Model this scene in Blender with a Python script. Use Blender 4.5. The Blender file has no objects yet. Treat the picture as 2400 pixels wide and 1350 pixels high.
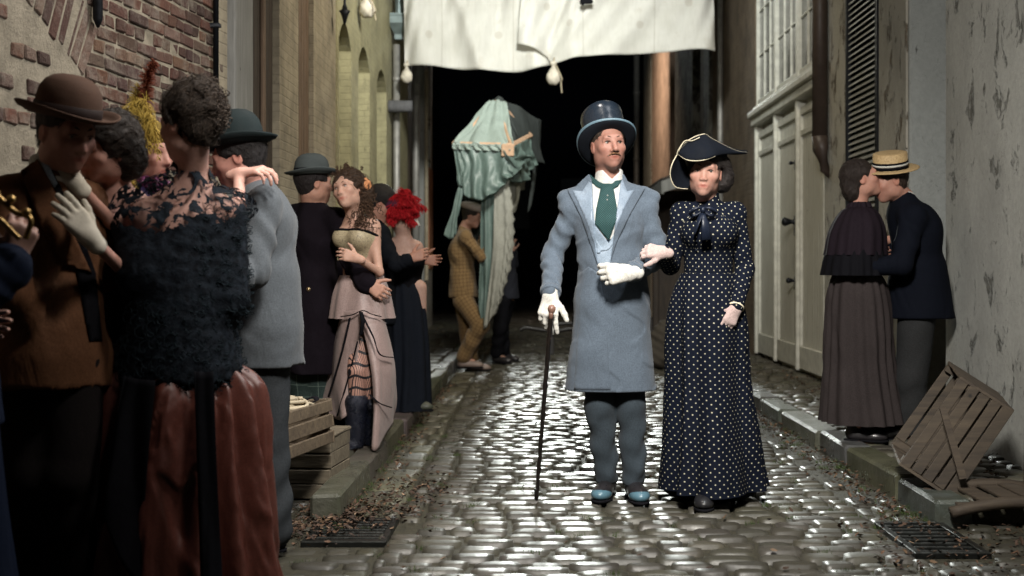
import bpy, math, random
import numpy as np
from mathutils import Vector, Matrix, noise as mnoise
from mathutils.bvhtree import BVHTree
random.seed(7); np.random.seed(7)
sc = bpy.context.scene
COL = sc.collection
R = math.radians
# ---------------------------------------------------------------- camera
F, CX, CY, H = 2900.0, 1255.0, 620.0, 1.135
def at(px, py, Y):
    return Vector(((px-CX)*Y/F, Y, H-(py-CY)*Y/F))
cam = bpy.data.cameras.new('camera'); camo = bpy.data.objects.new('camera', cam); COL.objects.link(camo)
camo.location = (0, 0, H); camo.rotation_euler = (R(90), 0, 0)
cam.sensor_width = 36; cam.lens = 36*F/2400
cam.shift_x = -55/2400; cam.shift_y = -55/2400
cam.clip_start = .05; cam.clip_end = 300
cam.dof.use_dof = True; cam.dof.focus_distance = 6.0; cam.dof.aperture_fstop = 2.6
sc.camera = camo
# ---------------------------------------------------------------- night sky and lamps
w = bpy.data.worlds.new('World'); sc.world = w; w.use_nodes = True
nt = w.node_tree; bg = nt.nodes['Background']
sky = nt.nodes.new('ShaderNodeTexSky'); sky.sky_type = 'NISHITA'; sky.sun_disc = False
sky.sun_elevation = R(-4.3); sky.sun_rotation = R(0)
nt.links.new(sky.outputs[0], bg.inputs[0]); bg.inputs[1].default_value = .15
def lamp(name, kind, loc, aim, power, size, col, spread=None, sizey=None):
    l = bpy.data.lights.new(name, kind); o = bpy.data.objects.new(name, l); COL.objects.link(o)
    o.location = loc; l.energy = power; l.color = col
    o.rotation_euler = (Vector(aim)-Vector(loc)).to_track_quat('-Z', 'Y').to_euler()
    if kind == 'AREA':
        l.size = size
        if sizey: l.shape = 'RECTANGLE'; l.size_y = sizey
        if spread: l.spread = R(spread)
    elif kind == 'SPOT':
        l.shadow_soft_size = size; l.spot_size = R(spread); l.spot_blend = .5
    return o
lamp('key_lamp', 'AREA', (.25, 2.5, 3.45), (.7, 6.2, 1.15), 100, .6, (1, .95, .88), 88)
lamp('back_lamp', 'SPOT', (.5, 40, 10.4), (.25, 4.9, 0), 38000, 1.4, (.95, 1, .95), 8.8).data.spot_blend = 1
lamp('wall_lamp', 'AREA', (1.0, 9.4, 5.3), (-1.8, 11.5, 1.6), 92, .6, (1, .88, .68), 150)
lamp('canvas_fill', 'AREA', (.3, 9.0, 5.2), (0, 15, 3.9), 128, .6, (.97, 1, .95), 90)  # unseen fill light, added to brighten the hung canvas from the front
lamp('side_lamp', 'AREA', (1.3, 5.2, 3.9), (-1.1, 4.9, 1.2), 26, .4, (.95, .97, 1), 110)
lamp('upper_fill', 'AREA', (-.3, 5.9, 4.5), (-1.9, 5.0, 2.2), 42, .5, (1, .93, .85), 130)  # extra light out of view, put in to lift the left brick wall
lamp('near_fill', 'AREA', (.35, 3.7, 3.7), (-1.5, 4.1, 1.2), 15, .4, (1, .93, .86), 100)  # added fill with no visible source, brightens the nearest group on the left
lamp('far_lamp', 'AREA', (.6, 24, 5.9), (2.6, 24.5, 3.6), 60, .4, (1, .8, .6), 120)
sc.view_settings.view_transform = 'Standard'; sc.view_settings.look = 'None'
sc.view_settings.exposure = 0.0; sc.view_settings.gamma = 1
sc.cycles.use_denoising = True
sc.cycles.max_bounces = 6; sc.cycles.diffuse_bounces = 3; sc.cycles.glossy_bounces = 3
sc.cycles.transmission_bounces = 4; sc.cycles.volume_bounces = 0
sc.cycles.sample_clamp_indirect = 4; sc.cycles.caustics_reflective = False; sc.cycles.caustics_refractive = False
# ---------------------------------------------------------------- object helpers
ORG = {}
def tag(o, label=None, cat=None, group=None, kind=None):
    if label: o['label'] = label
    if cat: o['category'] = cat
    if group: o['group'] = group
    if kind: o['kind'] = kind
    return o
def root(name, loc, label, cat, group=None):
    o = bpy.data.objects.new(name, None); COL.objects.link(o); o.empty_display_size = .1
    o.location = loc; ORG[o.name] = Vector(loc); tag(o, label, cat, group); return o
def mk(name, verts, faces, mat, parent=None, smooth=True, vcol=None, uv=None, org=None):
    V_ = np.asarray(verts, dtype=np.float64).reshape(-1, 3)
    if parent is not None: o0 = np.array(ORG[parent.name])
    elif org is not None: o0 = np.array(org)
    else: o0 = np.array([V_[:, 0].mean(), V_[:, 1].mean(), V_[:, 2].min()])
    me = bpy.data.meshes.new(name)
    if isinstance(faces, np.ndarray):
        V2 = (V_-o0).astype(np.float32); n = faces.shape[1]; m = len(faces)
        me.vertices.add(len(V2)); me.vertices.foreach_set('co', V2.ravel())
        me.loops.add(m*n); me.loops.foreach_set('vertex_index', faces.astype(np.int32).ravel())
        me.polygons.add(m); me.polygons.foreach_set('loop_start', np.arange(0, m*n, n, dtype=np.int32))
        me.update(calc_edges=True)
    else:
        me.from_pydata([tuple(v) for v in (V_-o0)], [], faces); me.update()
    if smooth: me.polygons.foreach_set('use_smooth', [True]*len(me.polygons))
    if vcol is not None:
        a = me.color_attributes.new('Col', 'FLOAT_COLOR', 'POINT')
        c = np.ones((len(V_), 4), dtype=np.float32); c[:, :np.asarray(vcol).shape[1]] = vcol
        a.data.foreach_set('color', c.ravel())
    if uv is not None:
        l = me.uv_layers.new(name='UVMap'); l.data.foreach_set('uv', np.asarray(uv, dtype=np.float32).ravel())
    me.materials.append(mat)
    me.validate()
    o = bpy.data.objects.new(name, me); COL.objects.link(o)
    if parent is not None: o.parent = parent; ORG[o.name] = Vector(o0)
    else: o.location = o0; ORG[o.name] = Vector(o0)
    return o
def frame(d, up=Vector((0, 0, 1))):
    d = d.normalized()
    if abs(d.dot(up)) > .98: up = Vector((0, 1, 0))
    x = d.cross(up).normalized(); y = x.cross(d).normalized()
    return x, y, d
class MB:
    """collects shapes that become ONE mesh"""
    def __init__(s): s.v = []; s.f = []; s.c = []; s.cc = (.5, .5, .5)
    def add(s, v, f):
        k = len(s.v); s.v += [tuple(p) for p in v]; s.c += [s.cc]*len(v); s.f += [tuple(i+k for i in q) for q in f]
    def box(s, x0, x1, y0, y1, z0, z1, M=None, jit=0):
        P = [Vector((x, y, z)) for z in (z0, z1) for y in (y0, y1) for x in (x0, x1)]
        if jit: P = [p+Vector([random.uniform(-jit, jit) for _ in range(3)]) for p in P]
        if M: P = [M @ p for p in P]
        s.add(P, [(0, 2, 3, 1), (4, 5, 7, 6), (0, 1, 5, 4), (2, 6, 7, 3), (0, 4, 6, 2), (1, 3, 7, 5)]); return s
    def bbox(s, x0, x1, y0, y1, z0, z1, b=.006, M=None, jit=0):
        """bevelled box"""
        cx, cy, cz = (x0+x1)/2, (y0+y1)/2, (z0+z1)/2; hx, hy, hz = (x1-x0)/2, (y1-y0)/2, (z1-z0)/2
        b = min(b, hx*.9, hy*.9, hz*.9); P = []; idx = {}
        J = {}
        for sx in (-1, 1):
            for sy in (-1, 1):
                for sz in (-1, 1):
                    j = Vector([random.uniform(-jit, jit) for _ in range(3)])
                    for a in range(3):
                        q = [sx*(hx-b), sy*(hy-b), sz*(hz-b)]; q[a] = (sx*hx, sy*hy, sz*hz)[a]
                        idx[(sx, sy, sz, a)] = len(P); p = Vector((cx+q[0], cy+q[1], cz+q[2]))+j
                        P.append(M @ p if M else p)
        I = lambda sx, sy, sz, a: idx[(sx, sy, sz, a)]
        Fc = []
        for a in range(3):
            for sg in (-1, 1):
                o = [k for k in range(3) if k != a]; q = []
                for u, v in ((-1, -1), (1, -1), (1, 1), (-1, 1)):
                    t = [0, 0, 0]; t[a] = sg; t[o[0]] = u; t[o[1]] = v; q.append(I(*t, a))
                if (sg > 0) == (a == 1): q.reverse()
                Fc.append(tuple(q))
        for a in range(3):
            o = [k for k in range(3) if k != a]
            for u in (-1, 1):
                for v in (-1, 1):
                    t0 = [0, 0, 0]; t0[a] = -1; t0[o[0]] = u; t0[o[1]] = v; t1 = list(t0); t1[a] = 1
                    q = [I(*t0, o[0]), I(*t1, o[0]), I(*t1, o[1]), I(*t0, o[1])]
                    Fc.append(tuple(q))
        for sx in (-1, 1):
            for sy in (-1, 1):
                for sz in (-1, 1): Fc.append((I(sx, sy, sz, 0), I(sx, sy, sz, 1), I(sx, sy, sz, 2)))
        s.add(P, Fc); return s
    def tube(s, pts, r, n=8, cap=True, flat=1.0, up=Vector((0, 0, 1))):
        pts = [Vector(p) for p in pts]; m = len(pts); rr = r if isinstance(r, (list, tuple)) else [r]*m
        V_ = []; prev = None
        for i, p in enumerate(pts):
            d = (pts[min(i+1, m-1)]-pts[max(i-1, 0)])
            if d.length < 1e-9: d = Vector((0, 0, 1))
            x, y, _ = frame(d, up)
            if prev and x.dot(prev) < 0: x, y = -x, -y
            prev = x
            for j in range(n):
                a = 2*math.pi*j/n; V_.append(p+(x*math.cos(a)+y*math.sin(a)*flat)*rr[i])
        Fc = [(i*n+j, i*n+(j+1) % n, (i+1)*n+(j+1) % n, (i+1)*n+j) for i in range(m-1) for j in range(n)]
        if cap: Fc += [tuple(range(n))[::-1], tuple((m-1)*n+j for j in range(n))]
        s.add(V_, Fc); return s
    def lathe(s, prof, n=32, M=None, fx=None):
        """prof: (r, z) list; fx(r, z, angle) -> (x, y, z)"""
        V_ = []
        for r, z in prof:
            for j in range(n):
                a = 2*math.pi*j/n
                p = fx(r, z, a) if fx else (r*math.cos(a), r*math.sin(a), z)
                V_.append(M @ Vector(p) if M else Vector(p))
        m = len(prof)
        s.add(V_, [(i*n+j, i*n+(j+1) % n, (i+1)*n+(j+1) % n, (i+1)*n+j) for i in range(m-1) for j in range(n)]); return s
    def quad(s, a, b, c, d): s.add([a, b, c, d], [(0, 1, 2, 3)]); return s
    def build(s, name, mat, parent=None, smooth=False, org=None, col=False, bevel=None, solid=None, sub=None):
        o = mk(name, s.v, s.f, mat, parent, smooth, np.array(s.c) if col else None, None, org)
        if solid: m = o.modifiers.new('s', 'SOLIDIFY'); m.thickness = solid; m.offset = 0
        if bevel: m = o.modifiers.new('b', 'BEVEL'); m.width = bevel; m.segments = 2; m.limit_method = 'ANGLE'
        if sub: m = o.modifiers.new('u', 'SUBSURF'); m.levels = sub; m.render_levels = sub
        return o
def grid_mesh(fn, nu, nv):
    """fn(u, v) -> point, u, v in 0..1 ; returns verts, faces, uv loops"""
    V_ = [fn(i/(nu-1), j/(nv-1)) for j in range(nv) for i in range(nu)]
    Fc = [(j*nu+i, j*nu+i+1, (j+1)*nu+i+1, (j+1)*nu+i) for j in range(nv-1) for i in range(nu-1)]
    return V_, Fc
# ---------------------------------------------------------------- materials
class NT:
    def __init__(s, name):
        s.m = bpy.data.materials.new(name); s.m.use_nodes = True; s.t = s.m.node_tree
        s.b = s.t.nodes['Principled BSDF']; s._c = None
    def n(s, typ, ins=None, **props):
        nd = s.t.nodes.new('ShaderNode'+typ)
        for k, v in props.items(): setattr(nd, k, v)
        for k, v in (ins or {}).items(): s.set(nd, k, v)
        return nd
    def set(s, nd, k, v):
        i = nd.inputs[k]
        if isinstance(v, bpy.types.NodeSocket): s.t.links.new(v, i)
        elif isinstance(v, (tuple, list)) and len(v) == 3 and i.type == 'RGBA': i.default_value = (*v, 1)
        else: i.default_value = v
    def coord(s, k='Object'):
        if s._c is None: s._c = s.n('TexCoord')
        return s._c.outputs[k]
    def map(s, vec, scale=(1, 1, 1), rot=(0, 0, 0), loc=(0, 0, 0)):
        return s.n('Mapping', {'Vector': vec, 'Scale': scale, 'Rotation': rot, 'Location': loc}).outputs[0]
    def noise(s, scale, detail=4, rough=.55, vec=None, dist=0):
        return s.n('TexNoise', {'Vector': vec or s.coord(), 'Scale': scale, 'Detail': detail, 'Roughness': rough, 'Distortion': dist}).outputs[0]
    def ramp(s, fac, stops, interp='LINEAR'):
        r = s.n('ValToRGB', {'Fac': fac}); e = r.color_ramp; e.interpolation = interp
        while len(e.elements) < len(stops): e.elements.new(.5)
        for q, (p, c) in zip(e.elements, stops):
            q.position = p; q.color = (c, c, c, 1) if isinstance(c, (int, float)) else (*c, 1)
        return r.outputs[0]
    def mix(s, fac, a, b, bt='MIX'):
        return_n = s.n('MixRGB', {'Fac': fac, 'Color1': a, 'Color2': b}, blend_type=bt); return return_n.outputs[0]
    def math(s, op, a, b=0.0, c=None):
        d = {0: a, 1: b}
        if c is not None: d[2] = c
        return s.n('Math', d, operation=op).outputs[0]
    def bump(s, h, strength=.5, dist=.01, normal=None):
        d = {'Height': h, 'Strength': strength, 'Distance': dist}
        if normal: d['Normal'] = normal
        return s.n('Bump', d).outputs[0]
    def out(s, **k):
        for a, v in k.items(): s.set(s.b, a.replace('_', ' '), v)
        return s.m
def cloth(name, col, rough=.85, var=.3, sheen=.0, weave=900, wb=.12, fold=.25, pattern=None, metal=0, fsc=9):
    t = NT(name); c2 = tuple(x*(1-var) for x in col); c3 = tuple(min(1, x*(1+var)) for x in col)
    base = t.ramp(t.noise(5, 5), [(.25, c2), (.55, col), (.85, c3)])
    fine = t.noise(170, 3, .7)
    base = t.mix(.5, base, t.ramp(fine, [(.32, tuple(x*.55 for x in col)), (.68, tuple(min(1, x*1.5) for x in col))]))
    if pattern: base = pattern(t, base)
    wv = t.noise(weave, 1)
    big = t.noise(fsc, 3, .5, t.map(t.coord(), (1, 1, .45)), .6)
    nb = t.bump(big, fold, .03); nb = t.bump(wv, wb, .002, nb)
    return t.out(Base_Color=base, Roughness=rough, Sheen_Weight=0 if max(col) < .05 else sheen, Sheen_Roughness=.6, Specular_IOR_Level=(.06 if max(col) < .05 else .18) if rough > .6 else (.3 if max(col) < .05 else .5), Normal=nb, Metallic=metal)
def plain(name, col, rough=.6, metal=0, var=.25, ns=12, bump=.15, bs=60, bd=.004, spec=.5, coat=0):
    t = NT(name)
    base = t.ramp(t.noise(ns, 5, .6), [(.25, tuple(x*(1-var) for x in col)), (.75, tuple(min(1, x*(1+var)) for x in col))])
    return t.out(Base_Color=base, Roughness=t.ramp(t.noise(ns*2, 4), [(.3, max(0, rough-.1)), (.7, min(1, rough+.1))]), Metallic=metal,
                 Specular_IOR_Level=spec*(.25 if rough >= .7 else 1), Coat_Weight=coat, Normal=t.bump(t.noise(bs, 4, .6), bump, bd))
def wood(name, col, dark, axis='X', rough=.75, scale=1.0, bump=.5):
    t = NT(name); sc_ = {'X': (1.2, 16, 16), 'Y': (16, 1.2, 16), 'Z': (16, 16, 1.2)}[axis]
    v = t.map(t.coord(), tuple(x*scale for x in sc_))
    g = t.noise(2.2, 8, .65, v, .4)
    d = t.noise(3.5, 4)
    base = t.ramp(g, [(.3, dark), (.5, tuple((a+b)/2 for a, b in zip(col, dark))), (.68, col)])
    base = t.mix(t.ramp(d, [(.35, .0), (.75, .55)]), base, dark)
    kn = t.ramp(t.n('TexVoronoi', {'Vector': t.coord(), 'Scale': 5.5}).outputs[0], [(.03, 1.0), (.08, 0.0)])
    base = t.mix(kn, base, tuple(x*.35 for x in dark))
    return t.out(Base_Color=base, Roughness=rough, Normal=t.bump(g, bump, .006))
def attrcol(t, name='Col'): return t.n('Attribute', attribute_name=name).outputs['Color']
# ================================================================= THE SETTING
# ---- materials of the setting
def m_sett():
    t = NT('wet_setts'); c = attrcol(t)
    n1 = t.noise(18, 6, .65); n2 = t.noise(2.2, 3)
    base = t.mix(t.ramp(n1, [(.35, 0.0), (.7, .6)]), c, (.028, .026, .02))
    mud = t.ramp(t.noise(1.7, 7, .65), [(.5, 0.0), (.66, .8)]); base = t.mix(mud, base, (.032, .028, .018))
    rg = t.ramp(t.mix(.6, n1, t.noise(4.5, 3)), [(.36, .29), (.62, .6)]); rg = t.mix(mud, rg, (.6, .6, .6))
    return t.out(Base_Color=base, Roughness=rg, Specular_IOR_Level=.55, Normal=t.bump(t.noise(30, 6, .7), .28, .006))
def m_dirt(name='joint_dirt', a=(.018, .017, .01), b=(.045, .04, .022)):
    t = NT(name); n = t.noise(25, 8, .7)
    base = t.ramp(n, [(.3, a), (.6, b), (.75, (.02, .03, .01))])
    return t.out(Base_Color=base, Roughness=.75, Normal=t.bump(n, .9, .02))
def m_slab(name, col, rough=(.3, .65)):
    t = NT(name); c = attrcol(t); n = t.noise(9, 8, .7)
    base = t.mix(t.ramp(n, [(.35, 0.0), (.7, .75)]), c, tuple(x*.45 for x in col))
    base = t.mix(t.ramp(t.noise(3, 5), [(.5, 0.0), (.75, .6)]), base, (.03, .036, .015))
    return t.out(Base_Color=base, Roughness=t.ramp(t.noise(5, 4), [(.35, rough[0]), (.65, rough[1])]), Normal=t.bump(t.noise(22, 8, .7), .6, .012))
def m_brick():
    t = NT('old_brick'); c = attrcol(t); n = t.noise(14, 7, .7)
    lime = t.ramp(t.noise(5, 9, .75), [(.47, 0.0), (.66, .7)])
    base = t.mix(t.ramp(n, [(.3, .5), (.7, 0.0)]), c, (.05, .02, .015))
    base = t.mix(lime, base, (.3, .26, .21))
    return t.out(Base_Color=base, Roughness=.9, Normal=t.bump(t.noise(40, 8, .75), 1, .02))
def m_mortar():
    t = NT('lime_mortar'); n = t.noise(9, 8, .7)
    return t.out(Base_Color=t.ramp(n, [(.3, (.15, .13, .095)), (.65, (.33, .29, .22))]), Roughness=.95, Normal=t.bump(t.noise(60, 6, .7), .8, .012))
def m_painted_brick(name, col, sc_=1.0, dirt=.5):
    t = NT(name)
    co = t.n('SeparateXYZ', {0: t.coord()}).outputs
    v = t.n('CombineXYZ', {0: t.math('ADD', co[1], co[0]), 1: co[2], 2: 0.0}).outputs[0]
    br = t.n('TexBrick', {'Vector': v, 'Color1': (1, 1, 1), 'Color2': (.85, .85, .85), 'Mortar': (0, 0, 0), 'Scale': 1.0, 'Mortar Size': .006,
                          'Mortar Smooth': .6, 'Brick Width': .2, 'Row Height': .065})
    n = t.noise(3.5, 8, .65); hb = t.mix(.45, br.outputs[0], t.noise(28, 6, .7))
    base = t.ramp(n, [(.25, tuple(x*(1-dirt) for x in col)), (.6, col), (.8, tuple(min(1, x*1.15) for x in col))])
    base = t.mix(t.math('MULTIPLY', t.ramp(br.outputs[0], [(0, .3), (.5, 0.0)]), t.ramp(t.noise(5, 5), [(.4, 0.0), (.62, 1.0)])), base, tuple(x*.3 for x in col))
    base = t.mix(t.ramp(t.noise(18, 7, .7, t.map(t.coord(), (1, 1, .5))), [(.57, 0.0), (.68, .6)]), base, tuple(x*.3 for x in col))
    return t.out(Base_Color=base, Roughness=.85, Normal=t.bump(t.noise(30, 7, .7), .4, .01, t.bump(hb, .55, .01)))
def m_plaster(name, col, under, dirt=.4, peel=.6):
    t = NT(name)
    big = t.noise(1.1, 6, .6, t.map(t.coord(), (1, 1, .5))); n = t.noise(6, 9, .65)
    base = t.ramp(big, [(.25, tuple(x*(1-dirt) for x in col)), (.55, col), (.8, tuple(min(1, x*1.1) for x in col))])
    base = t.mix(t.ramp(t.noise(30, 6, .7), [(.4, .35), (.6, 0.0)]), base, tuple(x*.6 for x in col))
    pm = t.noise(6.0, 10, .74, t.map(t.coord(), (1, 1, .6)), .4)
    mask = t.ramp(pm, [(peel, 0.0), (peel+.02, 1.0)])
    base = t.mix(mask, base, t.ramp(t.noise(20, 4), [(.35, under), (.65, tuple(x*.4 for x in under))]))
    crack = t.n('TexVoronoi', {'Vector': t.n('VectorMath', {0: t.coord(), 1: t.n('TexNoise', {'Scale': 5.0, 'Detail': 4.0, 'Vector': t.coord()}).outputs['Color']}, operation='ADD').outputs[0], 'Scale': 2.3}, feature='DISTANCE_TO_EDGE').outputs[0]
    ck = t.ramp(crack, [(0, 1.0), (.006, 0.0)])
    base = t.mix(t.math('MULTIPLY', ck, .6), base, tuple(x*.3 for x in col))
    h = t.mix(.5, t.ramp(pm, [(peel-.03, 1.0), (peel+.015, 0.0)]), n)
    nb = t.bump(h, .9, .02); nb = t.bump(t.noise(45, 7, .7), .5, .006, nb)
    return t.out(Base_Color=base, Roughness=.8, Normal=nb)
MT = dict(
    sett=m_sett(), dirt=m_dirt(), slab=m_slab('pavement_stone', (.1, .095, .075)), kerb=m_slab('kerb_stone', (.1, .096, .08), (.22, .5)),
    brick=m_brick(), mortar=m_mortar(), cream=m_painted_brick('cream_painted_brick', (.36, .315, .23), dirt=.6), ochre=m_painted_brick('ochre_render', (.36, .33, .19), 1, .45),
    white=m_plaster('peeling_white_render', (.4, .405, .375), (.15, .15, .13), .45, .6), white2=m_plaster('worn_white_render', (.4, .385, .33), (.16, .13, .09), .5, .57),
    grey=m_plaster('grey_render', (.3, .32, .31), (.1, .1, .09), .3, .7), dkbrick=m_painted_brick('sooty_brick', (.16, .12, .08), 1, .6),
    orbrick=m_painted_brick('orange_brick', (.45, .31, .23), 1, .6), rough=m_plaster('rough_stone_render', (.2, .19, .16), (.06, .05, .04), .6, .5),
    black=plain('black_iron', (.012, .014, .018), .5, .6), pipe=plain('zinc_pipe', (.3, .29, .27), .5, .3), brownpipe=plain('brown_painted_pipe', (.05, .035, .028), .5),
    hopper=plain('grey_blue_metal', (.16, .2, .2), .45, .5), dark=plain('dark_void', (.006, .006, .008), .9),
    boards=wood('brown_boards', (.22, .15, .1), (.09, .06, .04), 'Z'), dboards=wood('dark_boards', (.07, .05, .035), (.025, .018, .014), 'Z'),
    gboards=wood('grey_painted_post', (.3, .3, .28), (.16, .16, .15), 'Z'), wdoor=wood('white_painted_boards', (.6, .6, .54), (.4, .39, .33), 'Z', .5, 1, .25),
    trim=plain('cream_white_trim', (.58, .58, .52), .45, bump=.2), slat=plain('grey_green_slats', (.4, .41, .37), .35), orplank=wood('orange_plank', (.5, .22, .1), (.25, .1, .05), 'Z'),
    rope=plain('hemp_rope', (.42, .36, .26), .9, bump=.6, bs=200, bd=.004), crate=wood('crate_wood', (.16, .12, .075), (.06, .043, .028), 'X'),
    crate2=wood('brown_crate_wood', (.085, .064, .042), (.028, .02, .014), 'X'), crate3=wood('pale_crate_wood', (.21, .175, .12), (.08, .065, .045), 'X'), grate=plain('iron_grate', (.03, .032, .03), .4, .8, bump=.5, bs=50))
def m_glass():
    t = NT('hammered_glass')
    return t.out(Base_Color=(.02, .023, .02), Roughness=.1, Specular_IOR_Level=.5, Coat_Weight=.2, Coat_Roughness=.08, Normal=t.bump(t.noise(38, 3, .5, t.map(t.coord(), (1, 1, .7))), .5, .012))
MT['glass'] = m_glass()
# ---- ground
g = MB(); g.quad((-30, -6, -.02), (30, -6, -.02), (30, 120, -.02), (-30, 120, -.02)); tag(g.build('ground', MT['dirt'], org=(0, 10, -.02)), kind='structure')
def setts(name, x0, x1, y0, y1, w_, d_, col, top=0.0, mat='sett', gap=.012, org=(0, 0, 0), amp=.0035, skip=None, cols=None, dome=.007):
    us = np.array([-1, -.9, -.55, 0, .55, .9, 1.0]); n = 7
    U, W = np.meshgrid(us, us); U = U.ravel(); W = W.ravel()
    fb = np.array([[j*n+i, j*n+i+1, (j+1)*n+i+1, (j+1)*n+i] for j in range(n-1) for i in range(n-1)])
    V_ = []; Fc = []; C = []; k = 0; rnd = random.Random(3)
    y = y0
    while y < y1:
        dd = d_*rnd.uniform(.82, 1.18); x = x0-rnd.uniform(0, w_)*.5
        while x < x1:
            ww = w_*rnd.uniform(.7, 1.35); cx = x+ww/2; cy = y+dd/2+.02*math.sin(cx*2.1+y*.7)
            xa, xb = max(x, x0), min(x+ww, x1)
            if xb-xa > .04 and not (skip and skip(cx, cy)):
                a = (xb-xa)/2-gap/2*rnd.uniform(.6, 1.5); b = dd/2-gap/2*rnd.uniform(.6, 1.6)
                mx = (xa+xb)/2; tx, ty = rnd.gauss(0, .007), rnd.gauss(0, .013); h0 = top+rnd.gauss(0, amp)
                sq = 1-.13*(U**2)*(W**2)
                rot = rnd.gauss(0, .02)
                q1, q2, q3, q4 = [rnd.gauss(0, .09) for _ in range(4)]
                X0 = U*a*sq*(1+q1*W)+np.random.normal(0, .0015, 49)+q3*.02*W*W; Y0 = W*b*sq*(1+q2*U*1.3)+np.random.normal(0, .0015, 49)+q4*.05*U*U
                X = mx+X0-rot*Y0; Y = cy+Y0+rot*X0
                Z = h0-dome*(np.abs(U)**7)-dome*(np.abs(W)**7)-.0015*(U**2+W**2)*dome/.007+tx*U*a+ty*W*b+np.random.normal(0, .0006, 49)
                edge = (np.abs(U) == 1) | (np.abs(W) == 1); Z = np.where(edge, h0-.045, Z)
                V_.append(np.stack([X, Y, Z], 1)); Fc.append(fb+k*49)
                cc = cols(rnd) if cols else np.array(col)*rnd.uniform(.65, 1.35)*np.array([1, rnd.uniform(.95, 1.03), rnd.uniform(.85, 1.02)])
                C.append(np.tile(cc, (49, 1))); k += 1
            x += ww
        y += dd
    return mk(name, np.concatenate(V_), np.concatenate(Fc), MT[mat], None, True, np.concatenate(C), None, org)
GRL = (-.93, -.64, 5.08, 5.5); GRR = (1.52, 1.76, 4.88, 5.42)
def sk(x, y):
    for a in (GRL, GRR):
        if a[0]-.06 < x < a[1]+.06 and a[2]-.05 < y < a[3]+.05: return True
    return False
tag(setts('cobbled_street', -.62, 1.5, 3.6, 24, .17, .118, (.068, .064, .052), org=(.4, 12, 0), skip=sk), kind='structure')
tag(setts('left_gutter', -.86, -.62, 5.6, 22, .24, .32, (.11, .105, .08), top=-.004, org=(-.7, 12, 0), gap=.01, amp=.003, dome=.006), kind='structure')
tag(setts('left_verge_setts', -2.6, -1.02, 5.5, 6.46, .16, .12, (.05, .048, .036), top=-.006, org=(-1.2, 5, 0), amp=.006), kind='structure')
tag(setts('left_verge_setts', -2.6, -.62, 3.6, 5.48, .16, .12, (.05, .048, .036), top=-.006, org=(-1.2, 5, 0), skip=sk, amp=.008), kind='structure')
tag(setts('right_gutter_setts', 1.5, 1.74, 5.45, 22, .14, .2, (.05, .046, .034), top=-.018, org=(1.6, 12, 0), amp=.01), kind='structure')
tag(setts('right_verge_setts', 1.5, 3.2, 3.6, 5.42, .17, .12, (.04, .038, .03), top=-.01, org=(2, 5, 0), skip=sk, amp=.008), kind='structure')
tag(setts('left_pavement', -2.0, -1.0, 6.5, 22, .42, .5, (.07, .066, .052), top=.1, mat='slab', org=(-1.5, 12, 0), gap=.008, amp=.001, dome=.0012), kind='structure')
tag(setts('right_pavement', 1.9, 2.62, 5.45, 22, .15, .13, (.075, .07, .055), top=.1, mat='slab', org=(2.2, 12, 0), amp=.006), kind='structure')
tag(setts('far_street', -4, 5, 24, 40, .5, .4, (.07, .068, .06), org=(0, 30, 0)), kind='structure')
g = MB(); rnd = random.Random(5)
y = 5.5
while y < 22:
    L = rnd.uniform(.8, 1.15); d = rnd.uniform(-.015, .015); g.cc = tuple(x*rnd.uniform(.8, 1.2) for x in (.095, .09, .072))
    g.bbox(-1.01+d, -.875+d, y+.006, min(y+L, 22)-.006, -.05, .102+rnd.uniform(-.006, .008), .014, jit=.004); y += L
tag(g.build('left_kerb', MT['kerb'], org=(-.95, 12, 0), col=True), kind='structure')
g = MB(); y = 5.42
while y < 22:
    L = rnd.uniform(.6, 1.1); d = rnd.uniform(-.02, .02); g.cc = tuple(x*rnd.uniform(.8, 1.25) for x in (.1, .096, .08))
    g.bbox(1.745+d, 1.9+d, y+.007, min(y+L, 22)-.007, -.05, .104+rnd.uniform(-.008, .01), .016, jit=.006); y += L
tag(g.build('right_kerb', MT['kerb'], org=(1.82, 12, 0), col=True), kind='structure')
g = MB(); g.box(-2.6, -1.0, 6.48, 22, -.05, .075); g.box(1.9, 3.2, 5.45, 22, -.05, .07)
tag(g.build('pavement_bed', MT['dirt'], org=(0, 12, 0)), kind='structure')
# grates
def grate(q, label):
    r = root('drain_grate', ((q[0]+q[1])/2, (q[2]+q[3])/2, 0), label, 'drain', 'iron drain grates in the gutters')
    a = MB()
    for b in ((q[0]-.03, q[1]+.03, q[2]-.03, q[2]), (q[0]-.03, q[1]+.03, q[3], q[3]+.03), (q[0]-.03, q[0], q[2], q[3]), (q[1], q[1]+.03, q[2], q[3])):
        a.bbox(b[0], b[1], b[2], b[3], -.03, .004, .003)
    a.build('frame', MT['grate'], r)
    a = MB(); n = 8
    for i in range(n):
        y = q[2]+(i+.5)*(q[3]-q[2])/n; a.bbox(q[0]+.001, q[1]-.001, y-.013, y+.013, -.03, 0, .004)
    a.build('bars', MT['grate'], r)
grate(GRL, 'iron drain grate ringed by dead leaves, left gutter near the wooden crates')
grate(GRR, 'iron drain grate in the dark right gutter, in front of the tipped crate')
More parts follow.
